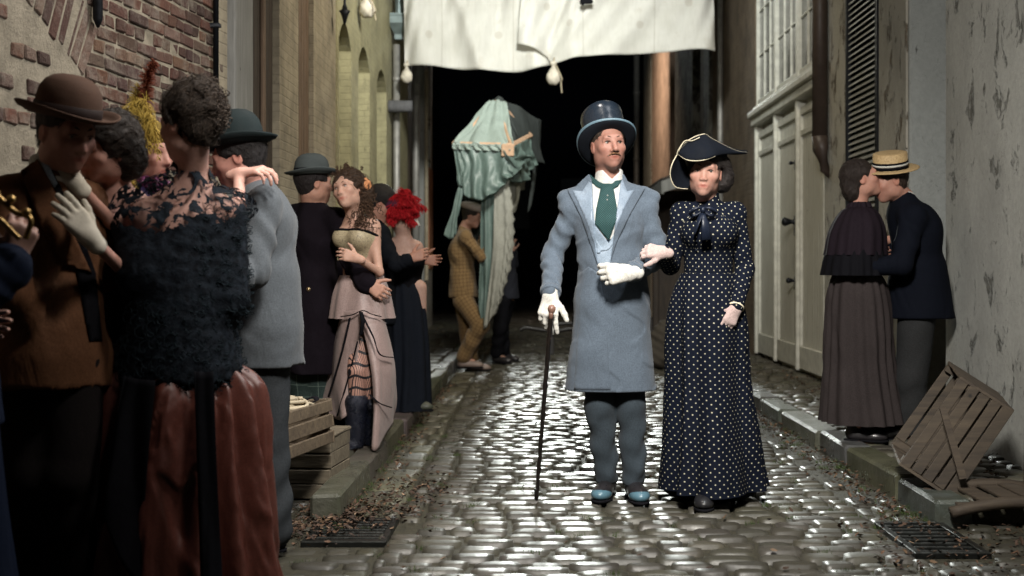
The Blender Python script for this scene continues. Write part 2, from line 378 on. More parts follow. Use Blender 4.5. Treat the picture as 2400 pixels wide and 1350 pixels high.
# ---- left brick building (front wall leans toward the street further away)
def P_left(Y): return -1.8+.119*(Y-7.2)
bb = root('brick_building', (-2.0, 6, 0), 'old red brick building with pale mortar and a brick arch, behind the nearest people', 'building')
dirw = Vector((.119, 1, 0)).normalized(); nrm = Vector((1, -.119, 0)).normalized()
o0 = Vector((P_left(3.0), 3.0, 0))
def wp(u, z, d=0): return o0+dirw*u+nrm*d+Vector((0, 0, z))
MW = Matrix(((dirw.x, nrm.x, 0, o0.x), (dirw.y, nrm.y, 0, o0.y), (0, 0, 1, 0), (0, 0, 0, 1)))
Lw = 4.16
g = MB(); g.box(-.5, Lw, -.4, 0, 0, 4.2, MW); g.build('wall', MT['mortar'], bb)
g = MB(); rnd = random.Random(11)
tones = [(.17, .07, .045), (.14, .06, .042), (.11, .052, .038), (.1, .055, .042), (.085, .047, .036), (.15, .085, .055), (.085, .05, .04), (.19, .12, .09), (.13, .065, .05)]
def arch_zone(u, z):
    # brick arch of the blocked opening near the camera
    cu, cz, r0, r1 = 1.1, -.4, 2.73, 3.03
    q = math.hypot(u-cu, z-cz); return q, math.atan2(z-cz, u-cu)
row = 0; z = .0
while z < 4.1:
    hdr = row % 2; L = .105 if hdr else .205; u = -.1*(row % 3)
    while u < Lw-.02:
        l = L*rnd.uniform(.93, 1.05); uc, zc = u+l/2, z+.031
        q, an = arch_zone(uc, zc)
        if not (2.7 < q < 3.07 and 1.03 < an < 2.6):
            inside = q < 2.7 and 1.03 < an
            if rnd.random() > (.62 if inside and zc > .9 else .02):
                k_ = rnd.uniform(.65, 1.3); g.cc = tuple(c*k_*rnd.uniform(.93, 1.07) for c in rnd.choice(tones))
                d = rnd.gauss(.004, .003)
                g.bbox(u+.005, min(u+l-.005, Lw), -.05, d+.004, z+.005+rnd.uniform(-.002, .002), z+.062, .006, MW, jit=.0045)
        u += l
    z += .0675; row += 1
an = 1.05
while an < 2.3:
    Mr = MW @ Matrix.Translation((1.1, 0, -.4)) @ Matrix.Rotation(-(an-math.pi/2), 4, 'Y')
    for k in range(1):
        k_ = rnd.uniform(.6, 1.2); g.cc = tuple(c*k_ for c in rnd.choice(tones))
        g.bbox(-.028, .028, -.05, rnd.gauss(.006, .003), 2.745+rnd.uniform(-.02, .015), 3.03+rnd.uniform(-.02, .02), .006, Mr, jit=.004)
    an += .0245
g.build('brickwork', MT['brick'], bb, col=True)
g = MB(); u1 = Lw; g.bbox(Lw-.1, Lw+.06, -.4, .012, 0, 4.2, .01, MW, .004); g.build('rendered_corner', MT['cream'], bb)
def onwall(px, off=.03):
    k = (px-CX)/F; Y = (-1.8-.119*7.2)/(k-.119); return Vector((k*Y, Y, 0))+nrm*off, Y
p, Yp = onwall(492, .035)
g = MB(); g.tube([(p.x, p.y, H+425*Yp/F), (p.x, p.y, 4.2)], .016, 10)
for zz in (H+560*Yp/F, 3.2): g.bbox(p.x-.04, p.x+.026, p.y-.02, p.y+.02, zz-.012, zz+.012, .003)
g.build('wall_pipe', MT['black'], bb, True)
p, Yp = onwall(212, .035)
g = MB(); g.tube([(p.x, p.y, H+555*Yp/F), (p.x, p.y, H+575*Yp/F), (p.x, p.y, 4.2)], [.006, .022, .024], 10); g.build('wall_pipe', MT['black'], bb, True)
# ---- left cream building with board doors, and ochre building with arched openings
XL = -1.8
cb = root('cream_building', (-2.0, 9, 0), 'cream painted brick wall with tall board doors, left side behind the grey bowler man', 'building')
g = MB(); g.bbox(XL-.25, XL+.03, 7.3, 7.76, 0, 4.6, .01); g.build('door_post', MT['gboards'], cb)
g = MB(); g.box(XL-.3, XL-.28, 7.76, 8.7, 0, 4.6)
yy = 7.77
while yy < 8.66: g.bbox(XL-.28, XL-.05, yy, yy+.115, .1, 4.6, .006); yy += .12
dd = g.build('board_door', MT['dboards'], cb)
g = MB(); g.bbox(XL-.049, XL-.02, 8.3, 8.36, .1, 4.6, .008); g.bbox(XL-.049, XL-.01, 7.765, 7.84, .1, 4.6, .008); g.build('door_stile', MT['boards'], dd)
g = MB(); g.box(XL-.6, XL, 8.7, 9.4, 0, 4.6); g.box(XL-.6, XL, 10.04, 11.15, 0, 4.6); g.box(XL-.6, XL-.2, 9.4, 10.04, 0, 4.6); g.box(XL-.6, XL, 9.4, 10.04, 3.55, 4.6); g.build('wall', MT['cream'], cb)
g = MB(); yy = 9.4
while yy < 10.0: g.bbox(XL-.2, XL-.04, yy+.002, yy+.106, .1, 3.55, .006); yy += .107
g.build('board_door', MT['boards'], cb)
g = MB(); pz = at(775, 25, 10.7).z; px_ = XL+.05
g.lathe([(.0, -.09), (.012, -.07), (.03, .0), (.05, .04), (.03, .045), (.012, .1), (.012, .2)], 12, Matrix.Translation((px_+.07, 10.9, pz))); g.bbox(XL, px_+.08, 10.88, 10.92, pz+.16, pz+.19, .004)
lt = g.build('wall_bracket', MT['black'], cb, True)
ob = root('ochre_building', (-2.0, 14, 0), 'ochre rendered wall with a row of arched openings, left side further down the alley', 'building')
XO = XL+.012
def arch_piece(g, y0, y1, zs, rise, ztop):
    """wall above an arched opening"""
    n = 12; pts = []
    for i in range(n+1):
        t = i/n; pts.append((y0+(y1-y0)*t, zs+rise*(1-(2*t-1)**2)))
    for i in range(n):
        a, b = pts[i], pts[i+1]
        P = [(x, y, z) for x in (XO-.32, XO) for (y, z) in (a, b, (b[0], ztop), (a[0], ztop))]
        g.add(P, [(0, 1, 2, 3), (4, 7, 6, 5), (0, 4, 5, 1), (1, 5, 6, 2), (2, 6, 7, 3), (3, 7, 4, 0)])
ops = [(11.25, 12.0, 3.32), (12.5, 13.35, 3.32), (13.95, 14.85, 3.32)]
g = MB(); prev = 11.16
for a, b, zs in ops:
    g.box(XO-.32, XO, prev, a, 0, 5.2); arch_piece(g, a, b, zs-.12, .2, 5.2); prev = b
g.box(XO-.32, XO, prev, 17.3, 0, 5.2); g.box(XO-.4, XO-.3, 11.16, 17.3, 0, 5.2)
g.build('wall', MT['ochre'], ob)
for a, b, zs in ops:
    g = MB(); g.bbox(XO-.3, XO-.26, a+.02, b-.02, .1, 1.1, .004); g.bbox(XO-.3, XO-.25, a, a+.05, 1.1, 3.2, .004); g.bbox(XO-.3, XO-.25, b-.05, b, 1.1, 3.2, .004); g.bbox(XO-.3, XO-.255, a+.05, b-.05, 2.1, 2.15, .004)
    g.build('window_frame', MT['slat'], ob)
# far left brick corner beyond the pipes
fb = root('far_brick_building', (-2.0, 19, 0), 'dim brick building end at the far left of the alley', 'building')
g = MB(); g.box(XL-.5, XL-.02, 17.3, 21.2, 0, 5.6); g.build('wall', MT['dkbrick'], fb)
g = MB(); g.bbox(XL-.02, XL+.03, 19.1, 19.5, 0, 5.6, .01); g.bbox(XL-.02, XL+.03, 20.9, 21.2, 0, 5.6, .01); g.bbox(XL-.02, XL+.05, 19.5, 20.9, 0, 1.1, .01); g.build('pilaster', MT['white2'], fb)
g = MB(); g.bbox(XL+.03, XL+.07, 20.2, 20.85, H-10*20.5/F, H+225*20.5/F, .006); g.build('shutter', MT['orplank'], fb)
# pipes
g = MB(); g.tube([(XO+.07, 15.3, .1), (XO+.07, 15.3, at(0, 105, 15.3).z)], .042, 12); g.tube([(XO+.07, 15.3, 2.0), (XO+.07, 15.3, 2.04)], .05, 12); g.tube([(XO+.07, 15.3, 3.4), (XO+.07, 15.3, 3.45)], .05, 12)
dp = tag(g.build('drainpipe', MT['pipe'], smooth=True), 'pale zinc drainpipe under a hopper on the ochre wall', 'drainpipe', 'drainpipes on the walls')
zt = at(0, 82, 15.3).z; g = MB(); h0 = .075
for (r0, z0, r1, z1) in ((.05, zt-.06, .05, zt), (.05, zt, .12, zt+.13), (.12, zt+.13, .12, zt+.22), (.135, zt+.22, .135, zt+.25)):
    P = [(XO+.1+sx*r, 15.3+sy*r, z_) for (r, z_) in ((r0, z0), (r1, z1)) for (sx, sy) in ((-1, -1), (1, -1), (1, 1), (-1, 1))]
    g.add(P, [(0, 3, 2, 1), (4, 5, 6, 7), (0, 1, 5, 4), (1, 2, 6, 5), (2, 3, 7, 6), (3, 0, 4, 7)])
g.tube([(XO+.1, 15.3, zt+.2), (XO+.1, 15.3, zt+1.2)], .05, 12); g.tube([(XO+.22, 15.3, zt+.23), (XO+.24, 15.3, zt+.29)], .012, 8)
g.build('hopper', MT['hopper'], dp)
g = MB(); g.tube([(XL+.09, 17.7, .1), (XL+.09, 17.7, 5.2)], .05, 12); g.tube([(XL+.09, 17.7, 3.55), (XL+.09, 17.7, 3.8)], .056, 12)
tag(g.build('drainpipe', MT['pipe'], smooth=True), 'pale thick drainpipe beside the rope bound post, beyond the ochre wall', 'drainpipe', 'drainpipes on the walls')
g = MB(); a = at(899, 250, 15.05); b = at(966, 249, 15.05); g.tube([a, a.lerp(b, .3), a.lerp(b, .6), b], [.07, .078, .072, .07], 14)
tag(g.build('canvas_roll', plain('grey_canvas', (.12, .12, .125), .9, bump=.8, bs=20, bd=.02), smooth=True), 'grey wrapped roll sticking out sideways across the left drainpipes', 'roll')
pr = root('rope_post', (XL+.12, 18.6, .1), 'weathered post wound with pale rope, standing at the left wall', 'post')
g = MB(); g.bbox(XL+.04, XL+.14, 18.55, 18.65, .1, 5.0, .01, jit=.004); g.build('post', MT['gboards'], pr)
g = MB(); pts = []
for i in range(700):
    a = i*.42; pts.append((XL+.17+.016*math.cos(a), 18.5+.016*math.sin(a), .9+i*.0045))
g.tube(pts, .014, 6); pts = [(p_[0]-.002, p_[1], p_[2]) for p_ in [(XL+.17+.016*math.cos(i*.42+3.14), 18.5+.016*math.sin(i*.42+3.14), .9+i*.0045) for i in range(700)]]
g.tube(pts, .014, 6); g.build('rope', MT['rope'], pr, True)
# ---- right white building
XR = 2.5
wb_ = root('white_building', (2.7, 8.5, 0), 'peeling white rendered building with a louvred shutter and tall panelled door on the right', 'building')
def wall_seg(name, y0, y1, z0, z1, mat, x0=XR, x1=XR+.5, parent=wb_):
    g = MB(); g.bbox(x0, x1, y0, y1, z0, z1, .012); return g.build(name, mat, parent)
wall_seg('near_wall', 3.2, 7.55, 0, 4.6, MT['white'])
g = MB(); g.box(XR+.35, XR+.7, 7.55, 8.29, 0, 4.6); g.build('recess_back', MT['grey'], wb_)
wall_seg('recess_reveal', 8.29, 8.34, 0, 4.6, MT['grey'], XR+.008, XR+.5)
Ys0, Ys1 = 9.02, 9.95
zs = 1.45
g = MB(); g.bbox(XR, XR+.35, 8.34, Ys0, 0, 4.6, .012); g.bbox(XR, XR+.35, Ys1, 10.72, 0, 4.6, .012); g.box(XR+.001, XR+.35, Ys0, Ys1, 0, zs); g.build('wall', MT['white2'], wb_)
g = MB(); g.bbox(XR-.01, XR+.06, Ys0, Ys0+.07, zs, 4.6, .005); g.bbox(XR-.01, XR+.06, Ys1-.045, Ys1, zs, 4.6, .005); g.bbox(XR-.03, XR+.06, Ys0, Ys1, zs-.05, zs, .005)
g.box(XR+.08, XR+.09, Ys0, Ys1, zs, 4.6)
sh = g.build('louvred_shutter', MT['black'], wb_)
g = MB(); z = zs+.02
while z < 4.5:
    P = [(XR+.005, Ys0+.072, z), (XR+.005, Ys1-.047, z), (XR+.07, Ys1-.047, z+.05), (XR+.07, Ys0+.072, z+.05)]
    P2 = [(p[0], p[1], p[2]+.012) for p in P]; P = [tuple(c+random.uniform(-.0015, .0015) for c in p) for p in P]
    g.add(P+P2, [(0, 1, 2, 3), (7, 6, 5, 4), (0, 4, 5, 1), (2, 6, 7, 3)]); z += .047
g.build('slats', MT['slat'], sh)
# downpipe broken at its foot
zb = at(0, 352, 10.55).z
dq = root('downpipe', (XR-.07, 10.55, zb), 'thick brown downpipe ending broken above the pavement between door and shutter', 'drainpipe', 'drainpipes on the walls')
g = MB(); g.tube([(XR-.075, 10.55, zb+.1), (XR-.075, 10.55, 4.6)], .066, 16); g.build('pipe', MT['brownpipe'], dq, True)
g = MB(); g.tube([(XR-.075, 10.55, zb+.12), (XR-.07, 10.55, zb), (XR-.03, 10.55, zb-.16), (XR+.02, 10.55, zb-.22)], [.07, .066, .045, .03], 14); g.build('shoe', MT['brownpipe'], dq, True)
# door of three leaves with glazed transom
Yd = [14.1, 13.0, 11.9, 10.8]; zc = 2.83
dr = MB(); dr.box(XR+.1, XR+.4, 10.72, 14.15, 0, 4.7); dr.build('door_backing', MT['trim'], wb_)
for i in range(3):
    y1, y0 = Yd[i], Yd[i+1]
    g = MB(); yy = y0+.07
    while yy < y1-.08: g.bbox(XR+.055, XR+.1, yy, min(yy+.098, y1-.07), .36, 2.38, .006); yy += .1
    lf = g.build('door_leaf', MT['wdoor'], wb_)
    g = MB(); x0 = XR+.03
    g.bbox(x0, XR+.1, y0+.005, y0+.07, .14, 2.62, .006); g.bbox(x0, XR+.1, y1-.07, y1-.005, .14, 2.62, .006)
    g.bbox(x0-.01, XR+.1, y0+.071, y1-.071, .14, .36, .008); g.bbox(x0, XR+.1, y0+.071, y1-.071, 2.36, 2.42, .008); g.bbox(x0+.03, XR+.1, y0+.071, y1-.071, 2.421, 2.56, .006); g.bbox(x0, XR+.1, y0+.071, y1-.071, 2.561, 2.64, .008)
    g.build('frame', MT['trim'], lf)
g = MB()
for y in (14.12, 13.0, 11.9, 10.76): g.bbox(XR+.0, XR+.1, y-.035, y+.035, .12, 2.72, .01)
g.build('door_mullion', MT['trim'], wb_)
for (z_, nm) in ((1.55, 'knocker'), (.98, 'handle'), (2.12, 'bolt')):
    g = MB(); yk = 12.0; s_ = {'knocker': 1.5, 'handle': 1, 'bolt': .7}[nm]
    g.lathe([(0, -.09), (.02, -.085), (.03, -.07), (.022, -.045), (.012, -.02), (.03, 0), (.032, .01)], 12, Matrix.Translation((XR+.02, yk, z_)) @ Matrix.Rotation(R(90), 4, 'Y') @ Matrix.Scale(s_, 4))
    g.bbox(XR+.01, XR+.03, yk-.02*s_, yk+.02*s_, z_-.09*s_, z_+.04*s_, .004); g.build('door_'+nm, MT['black'], wb_, True)
g = MB(); g.bbox(XR-.07, XR+.1, 10.7, 14.2, zc-.03, zc+.04, .012); g.bbox(XR-.03, XR+.1, 10.7, 14.2, zc-.12, zc-.031, .01); g.bbox(XR-.01, XR+.1, 10.7, 14.2, zc+.041, zc+.1, .01); g.build('cornice', MT['trim'], wb_)
z0, z1 = zc+.1, 4.7
for i in range(3):
    y1, y0 = Yd[i], Yd[i+1]
    g = MB(); g.bbox(XR+.01, XR+.1, y0-.03, y0+.055, z0, z1, .008); g.bbox(XR+.01, XR+.1, y1-.055, y1-.031, z0, z1, .004); g.bbox(XR+.02, XR+.1, y0+.056, y1-.056, z0, z0+.07, .008)
    wf = g.build('transom_window', MT['trim'], wb_)
    g = MB(); a, b = y0+.056, y1-.056
    for k in (1, 2): yy = a+(b-a)*k/3; g.bbox(XR+.03, XR+.07, yy-.011, yy+.011, z0+.071, z1, .004)
    for k in range(1, 4): zz = z0+.07+k*.5; g.bbox(XR+.035, XR+.066, a, b, zz-.011, zz+.011, .004)
    g.build('glazing_bars', MT['trim'], wf)
    g = MB(); nn = 24
    for jy in range(1): g.box(XR+.05, XR+.058, a, b, z0+.07, z1)
    g.build('pane', MT['glass'], wf)
# beyond the door: brick buildings, awning and pipes
rb = root('sooty_building', (2.7, 20, 0), 'dark sooty brick building with stone pilasters beyond the white door on the right', 'building')
g = MB(); g.box(XR+.02, XR+.6, 14.2, 18.9, 0, 6); g.build('wall', MT['dkbrick'], rb)
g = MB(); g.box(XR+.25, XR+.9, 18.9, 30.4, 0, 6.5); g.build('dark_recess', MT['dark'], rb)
for (a, b, m, d) in ((19.7, 22.2, 'rough', 0), (23.2, 26.6, 'orbrick', 0), (26.6, 28.4, 'white2', .02), (17.6, 18.2, 'rough', .03)):
    g = MB(); g.bbox(XR-d, XR+.24, a, b, 0, 6.5, .02); g.build('pilaster', MT[m], rb)
g = MB(); g.tube([(XR-.02, 16.6, .1), (XR-.02, 16.6, 6)], .04, 10); g.build('pipe', MT['pipe'], rb, True)
g = MB(); g.tube([(XR-.08, 29.6, .1), (XR-.08, 29.6, 6.5)], .07, 10)
for zz in (1.8, 3.6, 5.2): g.tube([(XR-.08, 29.6, zz), (XR-.08, 29.6, zz+.08)], .085, 10)
tag(g.build('drainpipe', MT['pipe'], smooth=True), 'shiny round drainpipe at the far right end of the alley, behind the top hat man', 'drainpipe', 'drainpipes on the walls')
aw = root('lean_to_awning', (2.2, 19, 1.9), 'small wooden lean-to roof over a dark doorway, between the top hat man and the lady', 'awning')
g = MB(); za = at(0, 455, 18).z
for k in range(5):
    y = 16.9+k*.42; P = [(XR+.3, y, za+.5), (XR+.3, y+.42, za+.5), (1.72, y+.42, za+.13), (1.72, y, za+.13)]
    P2 = [(p[0], p[1], p[2]+.03) for p in P]; g.add(P+P2, [(3, 2, 1, 0), (4, 5, 6, 7), (0, 1, 5, 4), (1, 2, 6, 5), (2, 3, 7, 6), (3, 0, 4, 7)])
g.build('roof', MT['dboards'], aw)
g = MB(); g.add([(1.74, 16.88, za-.04), (XR, 16.88, za+.2), (XR, 16.88, za+.42), (1.74, 16.88, za+.12), (1.74, 16.92, za-.04), (XR, 16.92, za+.2), (XR, 16.92, za+.42), (1.74, 16.92, za+.12)], [(0, 1, 2, 3), (7, 6, 5, 4), (0, 4, 5, 1), (1, 5, 6, 2), (2, 6, 7, 3), (3, 7, 4, 0)])
g.bbox(1.72, 1.76, 16.9, 19, za-.06, za+.12, .005); g.build('fascia', MT['gboards'], aw)
g = MB(); g.bbox(1.78, 1.86, 18.7, 18.78, .1, za, .008); g.bbox(1.78, XR, 18.8, 18.84, .1, za+.1, .008); g.build('post', MT['dboards'], aw)
# far end of the alley: unlit house
eb = root('unlit_house', (0, 44, 0), 'unlit house lost in the dark at the end of the alley', 'building')
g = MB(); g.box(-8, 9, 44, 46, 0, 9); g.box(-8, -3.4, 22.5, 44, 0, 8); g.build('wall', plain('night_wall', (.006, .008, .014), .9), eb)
for x in (-1.1, .9, 2.8): g = MB(); g.bbox(x, x+.9, 43.95, 44, 2.4, 4.2, .01); g.build('window', MT['black'], eb)
# ================================================================= BODY AND CLOTH SURFACES (signed distances -> mesh)
def nv(a): return np.array(a, dtype=np.float32)
class SDF:
    def __init__(s): s.ops = []
    def _push(s, kind, k, fn, lo, hi, uv=None): s.ops.append((kind, max(k, 1e-5), fn, nv(lo), nv(hi), uv)); return s
    def cap(s, a, b, ra, rb=None, k=.02, flat=None, fold=None, sub=False, kf=None):
        rb = ra if rb is None else rb; a = nv(a); b = nv(b); ba = b-a; L2 = float(ba@ba)+1e-9; L = math.sqrt(L2)
        fa, ff = (None, 1) if flat is None else (nv(Vector(flat[0]).normalized()), flat[1])
        x, y, _ = frame(Vector(ba), Vector((0, 0, 1))) if L > 1e-4 else (Vector((1, 0, 0)), Vector((0, 1, 0)), None)
        xn, yn = nv(x), nv(y)
        def fn(P):
            pa = P-a; t = np.clip(pa@ba/L2, 0, 1); v = pa-t[:, None]*ba
            if fa is not None: q = v+np.outer(v@fa, fa)*(ff-1)
            else: q = v
            lq = np.sqrt((q*q).sum(1))+1e-6; lv = np.sqrt((v*v).sum(1)) if fa is not None else lq
            rr = ra+(rb-ra)*t
            if fold:
                amp, fr, ph, tw = fold; al = (v@xn)/lq; be = (v@yn)/lq
                rr = rr+amp*np.sin(t*fr*6.283+ph+tw*al*1.6+1.3*be)*(.6+.4*np.sin(3*al+2*t*fr+ph))
            return lv*(1-rr/lq)
        rm = max(ra, rb)+(fold[0] if fold else 0)+k
        ref = Vector((0, -1, 0)); d = Vector(ba).normalized() if L > 1e-4 else Vector((0, 0, 1)); e1 = ref-d*ref.dot(d)
        e1 = e1.normalized() if e1.length > .05 else Vector((0, 0, 1)); e2 = d.cross(e1)
        return s._push('s' if sub else 'u', k, fn, np.minimum(a, b)-rm, np.maximum(a, b)+rm, (a, nv(d), nv(e1), nv(e2), (ra+rb)/2*.95))
    def ell(s, c, r, M=None, k=.02, sub=False):
        c = nv(c); r = nv(r); Rm = np.eye(3, dtype=np.float32) if M is None else nv(M)   # columns = axes
        def fn(P):
            q = (P-c)@Rm; k0 = np.sqrt(((q/r)**2).sum(1))+1e-6; k1 = np.sqrt(((q/(r*r))**2).sum(1))+1e-6
            return k0*(k0-1)/k1
        e = float(r.max())+k
        return s._push('s' if sub else 'u', k, fn, c-e, c+e, (c, nv((0, 0, 1)), nv((0, -1, 0)), nv((1, 0, 0)), float(r.mean())))
    def box(s, c, h, M=None, rd=.01, k=.01, sub=False):
        c = nv(c); h = nv(h); Rm = np.eye(3, dtype=np.float32) if M is None else nv(M)
        def fn(P):
            q = np.abs((P-c)@Rm)-(h-rd); return np.sqrt((np.maximum(q, 0)**2).sum(1))+np.minimum(q.max(1), 0)-rd
        e = float(np.linalg.norm(h))+k
        return s._push('s' if sub else 'u', k, fn, c-e, c+e, (c, nv((0, 0, 1)), nv((0, -1, 0)), nv((1, 0, 0)), float(h.mean())))
    def cut(s, p, n, k=.003):
        p = nv(p); n = nv(Vector(n).normalized())
        return s._push('c', k, lambda P: (P-p)@n, p, p)
    def wob(s, fn, amp): return s._push('w', amp, fn, nv((0, 0, 0)), nv((0, 0, 0)))
    def ev(s, P, use=None):
        d = None
        for i, (kind, k, fn, lo, hi, uv) in enumerate(s.ops):
            if use is not None and not use[i]: continue
            e = fn(P)
            if kind == 'u':
                if d is None: d = e
                else: h = np.maximum(k-np.abs(d-e), 0)/k; d = np.minimum(d, e)-h*h*k*.25
            elif d is None: continue
            elif kind == 'w': d = d+e
            else:
                if kind == 's': e = -e
                h = np.maximum(k-np.abs(d-e), 0)/k; d = np.maximum(d, e)+h*h*k*.25
        return d if d is not None else np.full(len(P), 9.0, np.float32)
    def mesh(s, res, zmin=None):
        U = [o for o in s.ops if o[0] == 'u']
        lo = np.min([o[3] for o in U], 0)-3*res; hi = np.max([o[4] for o in U], 0)+3*res
        if zmin is not None: lo[2] = max(lo[2], zmin-3*res)
        B = 12; nb = np.ceil((hi-lo)/(res*B)).astype(int)+1; n = nb*B
        D = np.empty(tuple(n), np.float32)
        g = [lo[a]+(np.arange(nb[a])*B+(B-1)/2)*res for a in range(3)]
        C = np.stack(np.meshgrid(*g, indexing='ij'), -1).reshape(-1, 3).astype(np.float32)
        rad = res*B*.87; E = []; d = None
        for (kind, k, fn, l, h_, uv) in s.ops:
            e = fn(C); E.append(e)
            if kind == 'u': d = e if d is None else np.minimum(d, e)
            elif kind == 's': d = np.maximum(d, -e)
            elif kind == 'c': d = np.maximum(d, e)
        E = np.array(E); act = np.abs(d) < rad*1.5+.02
        D[:] = np.repeat(np.repeat(np.repeat(np.where(d < 0, -1, 1).reshape(nb).astype(np.float32), B, 0), B, 1), B, 2)
        umin = np.min(np.array([E[i] for i, o in enumerate(s.ops) if o[0] == 'u']), 0)
        keep = np.zeros(E.shape, bool)
        for i, (kind, k, fn, l, h_, uv) in enumerate(s.ops):
            if kind == 'u': keep[i] = E[i] < umin+2.4*rad+k+.01
            elif kind == 's': keep[i] = E[i] < 1.5*rad+k+.01
            elif kind == 'c': keep[i] = E[i] > -(1.5*rad+k+.01)
            else: keep[i] = True
        off = np.stack(np.meshgrid(*[np.arange(B)]*3, indexing='ij'), -1).reshape(-1, 3)
        offr = (off*res).astype(np.float32); ids = np.stack(np.meshgrid(*[np.arange(x) for x in nb], indexing='ij'), -1).reshape(-1, 3)
        for bi in np.nonzero(act)[0]:
            i, j, k = ids[bi]*B
            P = (lo+nv((i, j, k))*res).astype(np.float32)+offr
            D[i:i+B, j:j+B, k:k+B] = s.ev(P, keep[:, bi]).reshape(B, B, B)
        I = D < 0
        c8 = [I[a:n[0]-1+a, b:n[1]-1+b, c:n[2]-1+c] for a in (0, 1) for b in (0, 1) for c in (0, 1)]
        sm = np.zeros(c8[0].shape, np.uint8)
        for c in c8: sm += c
        A = (sm > 0) & (sm < 8); cells = np.argwhere(A); idm = np.full(A.shape, -1, np.int32); idm[A] = np.arange(len(cells))
        ci, cj, ck = cells.T; val = {}
        for a in (0, 1):
            for b in (0, 1):
                for c in (0, 1): val[(a, b, c)] = D[ci+a, cj+b, ck+c]
        acc = np.zeros((len(cells), 3)); cnt = np.zeros(len(cells)); kk = list(val)
        for p in kk:
            for ax in range(3):
                if p[ax] == 0:
                    q = list(p); q[ax] = 1; q = tuple(q); v0, v1 = val[p], val[q]; cr = (v0 < 0) != (v1 < 0)
                    t = np.where(cr, v0/np.where(cr, v0-v1, 1), 0)
                    for m in range(3): acc[:, m] += np.where(cr, p[m]+(t if m == ax else 0), 0)
                    cnt += cr
        V_ = (cells+acc/cnt[:, None])*res+lo
        Q = []
        for ax in range(3):
            u, v = (ax+1) % 3, (ax+2) % 3; sl0 = [slice(None)]*3; sl1 = [slice(None)]*3; sl0[ax] = slice(0, -1); sl1[ax] = slice(1, None)
            a, b = I[tuple(sl0)], I[tuple(sl1)]; e = np.argwhere(a != b)
            ok = np.ones(len(e), bool)
            for m in (u, v): ok &= (e[:, m] > 0) & (e[:, m] < n[m]-1)
            e = e[ok]; ins = a[tuple(e.T)]
            def cid(du, dv):
                f = e.copy(); f[:, u] -= du; f[:, v] -= dv; return idm[tuple(f.T)]
            q = np.stack([cid(1, 1), cid(0, 1), cid(0, 0), cid(1, 0)], 1); q[~ins] = q[~ins][:, ::-1]; Q.append(q)
        Q = np.concatenate(Q); Q = Q[(Q >= 0).all(1)]
        # relax a little
        return V_, Q
    def uvs(s, V_, Q):
        U = [o for o in s.ops if o[0] == 'u']; C = V_[Q].mean(1).astype(np.float32)
        E = np.array([o[2](C) for o in U]); w_ = E.argmin(0); out = np.zeros((len(Q), 4, 2), np.float32)
        for i, o in enumerate(U):
            m = w_ == i
            if not m.any(): continue
            a, d, e1, e2, r = o[5]; P = V_[Q[m]]-a; u = np.arctan2(P@e2, P@e1); u0 = u[:, :1]
            u = u0+(u-u0+math.pi) % (2*math.pi)-math.pi
            out[m, :, 0] = u*r+i*.37; out[m, :, 1] = P@d+i*.21
        return out.reshape(-1, 2)
    def obj(s, name, res, mat, parent=None, uv=False, colfn=None, zmin=None, smooth_it=0):
        V_, Q = s.mesh(res, zmin)
        for _ in range(smooth_it): V_ = relax(V_, Q)
        return mk(name, V_, Q, mat, parent, True, colfn(V_) if colfn else None, s.uvs(V_, Q) if uv else None)
def nz(P, f, seed=0, amp=1.0):
    rs = np.random.RandomState(seed+17); o = 0
    for i in range(6):
        d = rs.normal(0, 1, 3); d /= np.linalg.norm(d); fr = f*rs.uniform(.5, 1.6); o = o+np.sin(P@(d*fr).astype(np.float32)+rs.uniform(0, 6.28)+(1.3*o if i else 0))
    return (o*(amp/3.0)).astype(np.float32)
NZ = nz
def relax(V_, Q, w_=.5):
    n = len(V_); acc = np.zeros_like(V_); c = np.zeros(n)
    for a in range(4):
        b = (a+1) % 4
        for p, q in ((a, b), (b, a)):
            c += np.bincount(Q[:, p], minlength=n)
            for m in range(3): acc[:, m] += np.bincount(Q[:, p], V_[Q[:, q], m], minlength=n)
    return V_*(1-w_)+w_*acc/np.maximum(c, 1)[:, None]
# ---------------------------------------------------------------- skeleton
def yv(yaw): return Vector((math.sin(R(yaw)), -math.cos(R(yaw)), 0))
def skel(x, y, z0=0.0, h=1.78, yaw=0.0, fem=False):
    s = h/1.78; f = yv(yaw); r = Vector((f.y, -f.x, 0))*1.0   # r: the person's right... f x up
    r = f.cross(Vector((0, 0, 1))); b = Vector((x, y, z0)); J = dict(s=s, f=f, r=r, u=Vector((0, 0, 1)), fem=fem, h=h, z0=z0)
    P = lambda rr, ff, zz: b+r*(rr*s)+f*(ff*s)+Vector((0, 0, zz*s))
    sw = .165 if fem else .195
    J.update(hd=P(0, .03, 1.655), nk=P(0, -.01, 1.49), ch=P(0, 0, 1.31), wa=P(0, 0, 1.10), pe=P(0, 0, .95),
             sR=P(sw, -.01, 1.43), sL=P(-sw, -.01, 1.43), eR=P(sw+.05, -.02, 1.14), eL=P(-sw-.05, -.02, 1.14),
             wR=P(sw+.05, .03, .89), wL=P(-sw-.05, .03, .89), hR=P(.09, 0, .93), hL=P(-.09, 0, .93), kR=P(.1, .02, .5), kL=P(-.1, .02, .5),
             aR=P(.11, 0, .09), aL=P(-.11, 0, .09), tR=f.copy(), tL=f.copy(), hf=f.copy(), hu=Vector((0, 0, 1)), hs=(.94 if fem else 1.0)*1.0)
    return J
def headM(J):
    f = Vector(J['hf']).normalized(); u = Vector(J['hu']); u = (u-f*u.dot(f)).normalized(); r = f.cross(u)
    return r, f, u
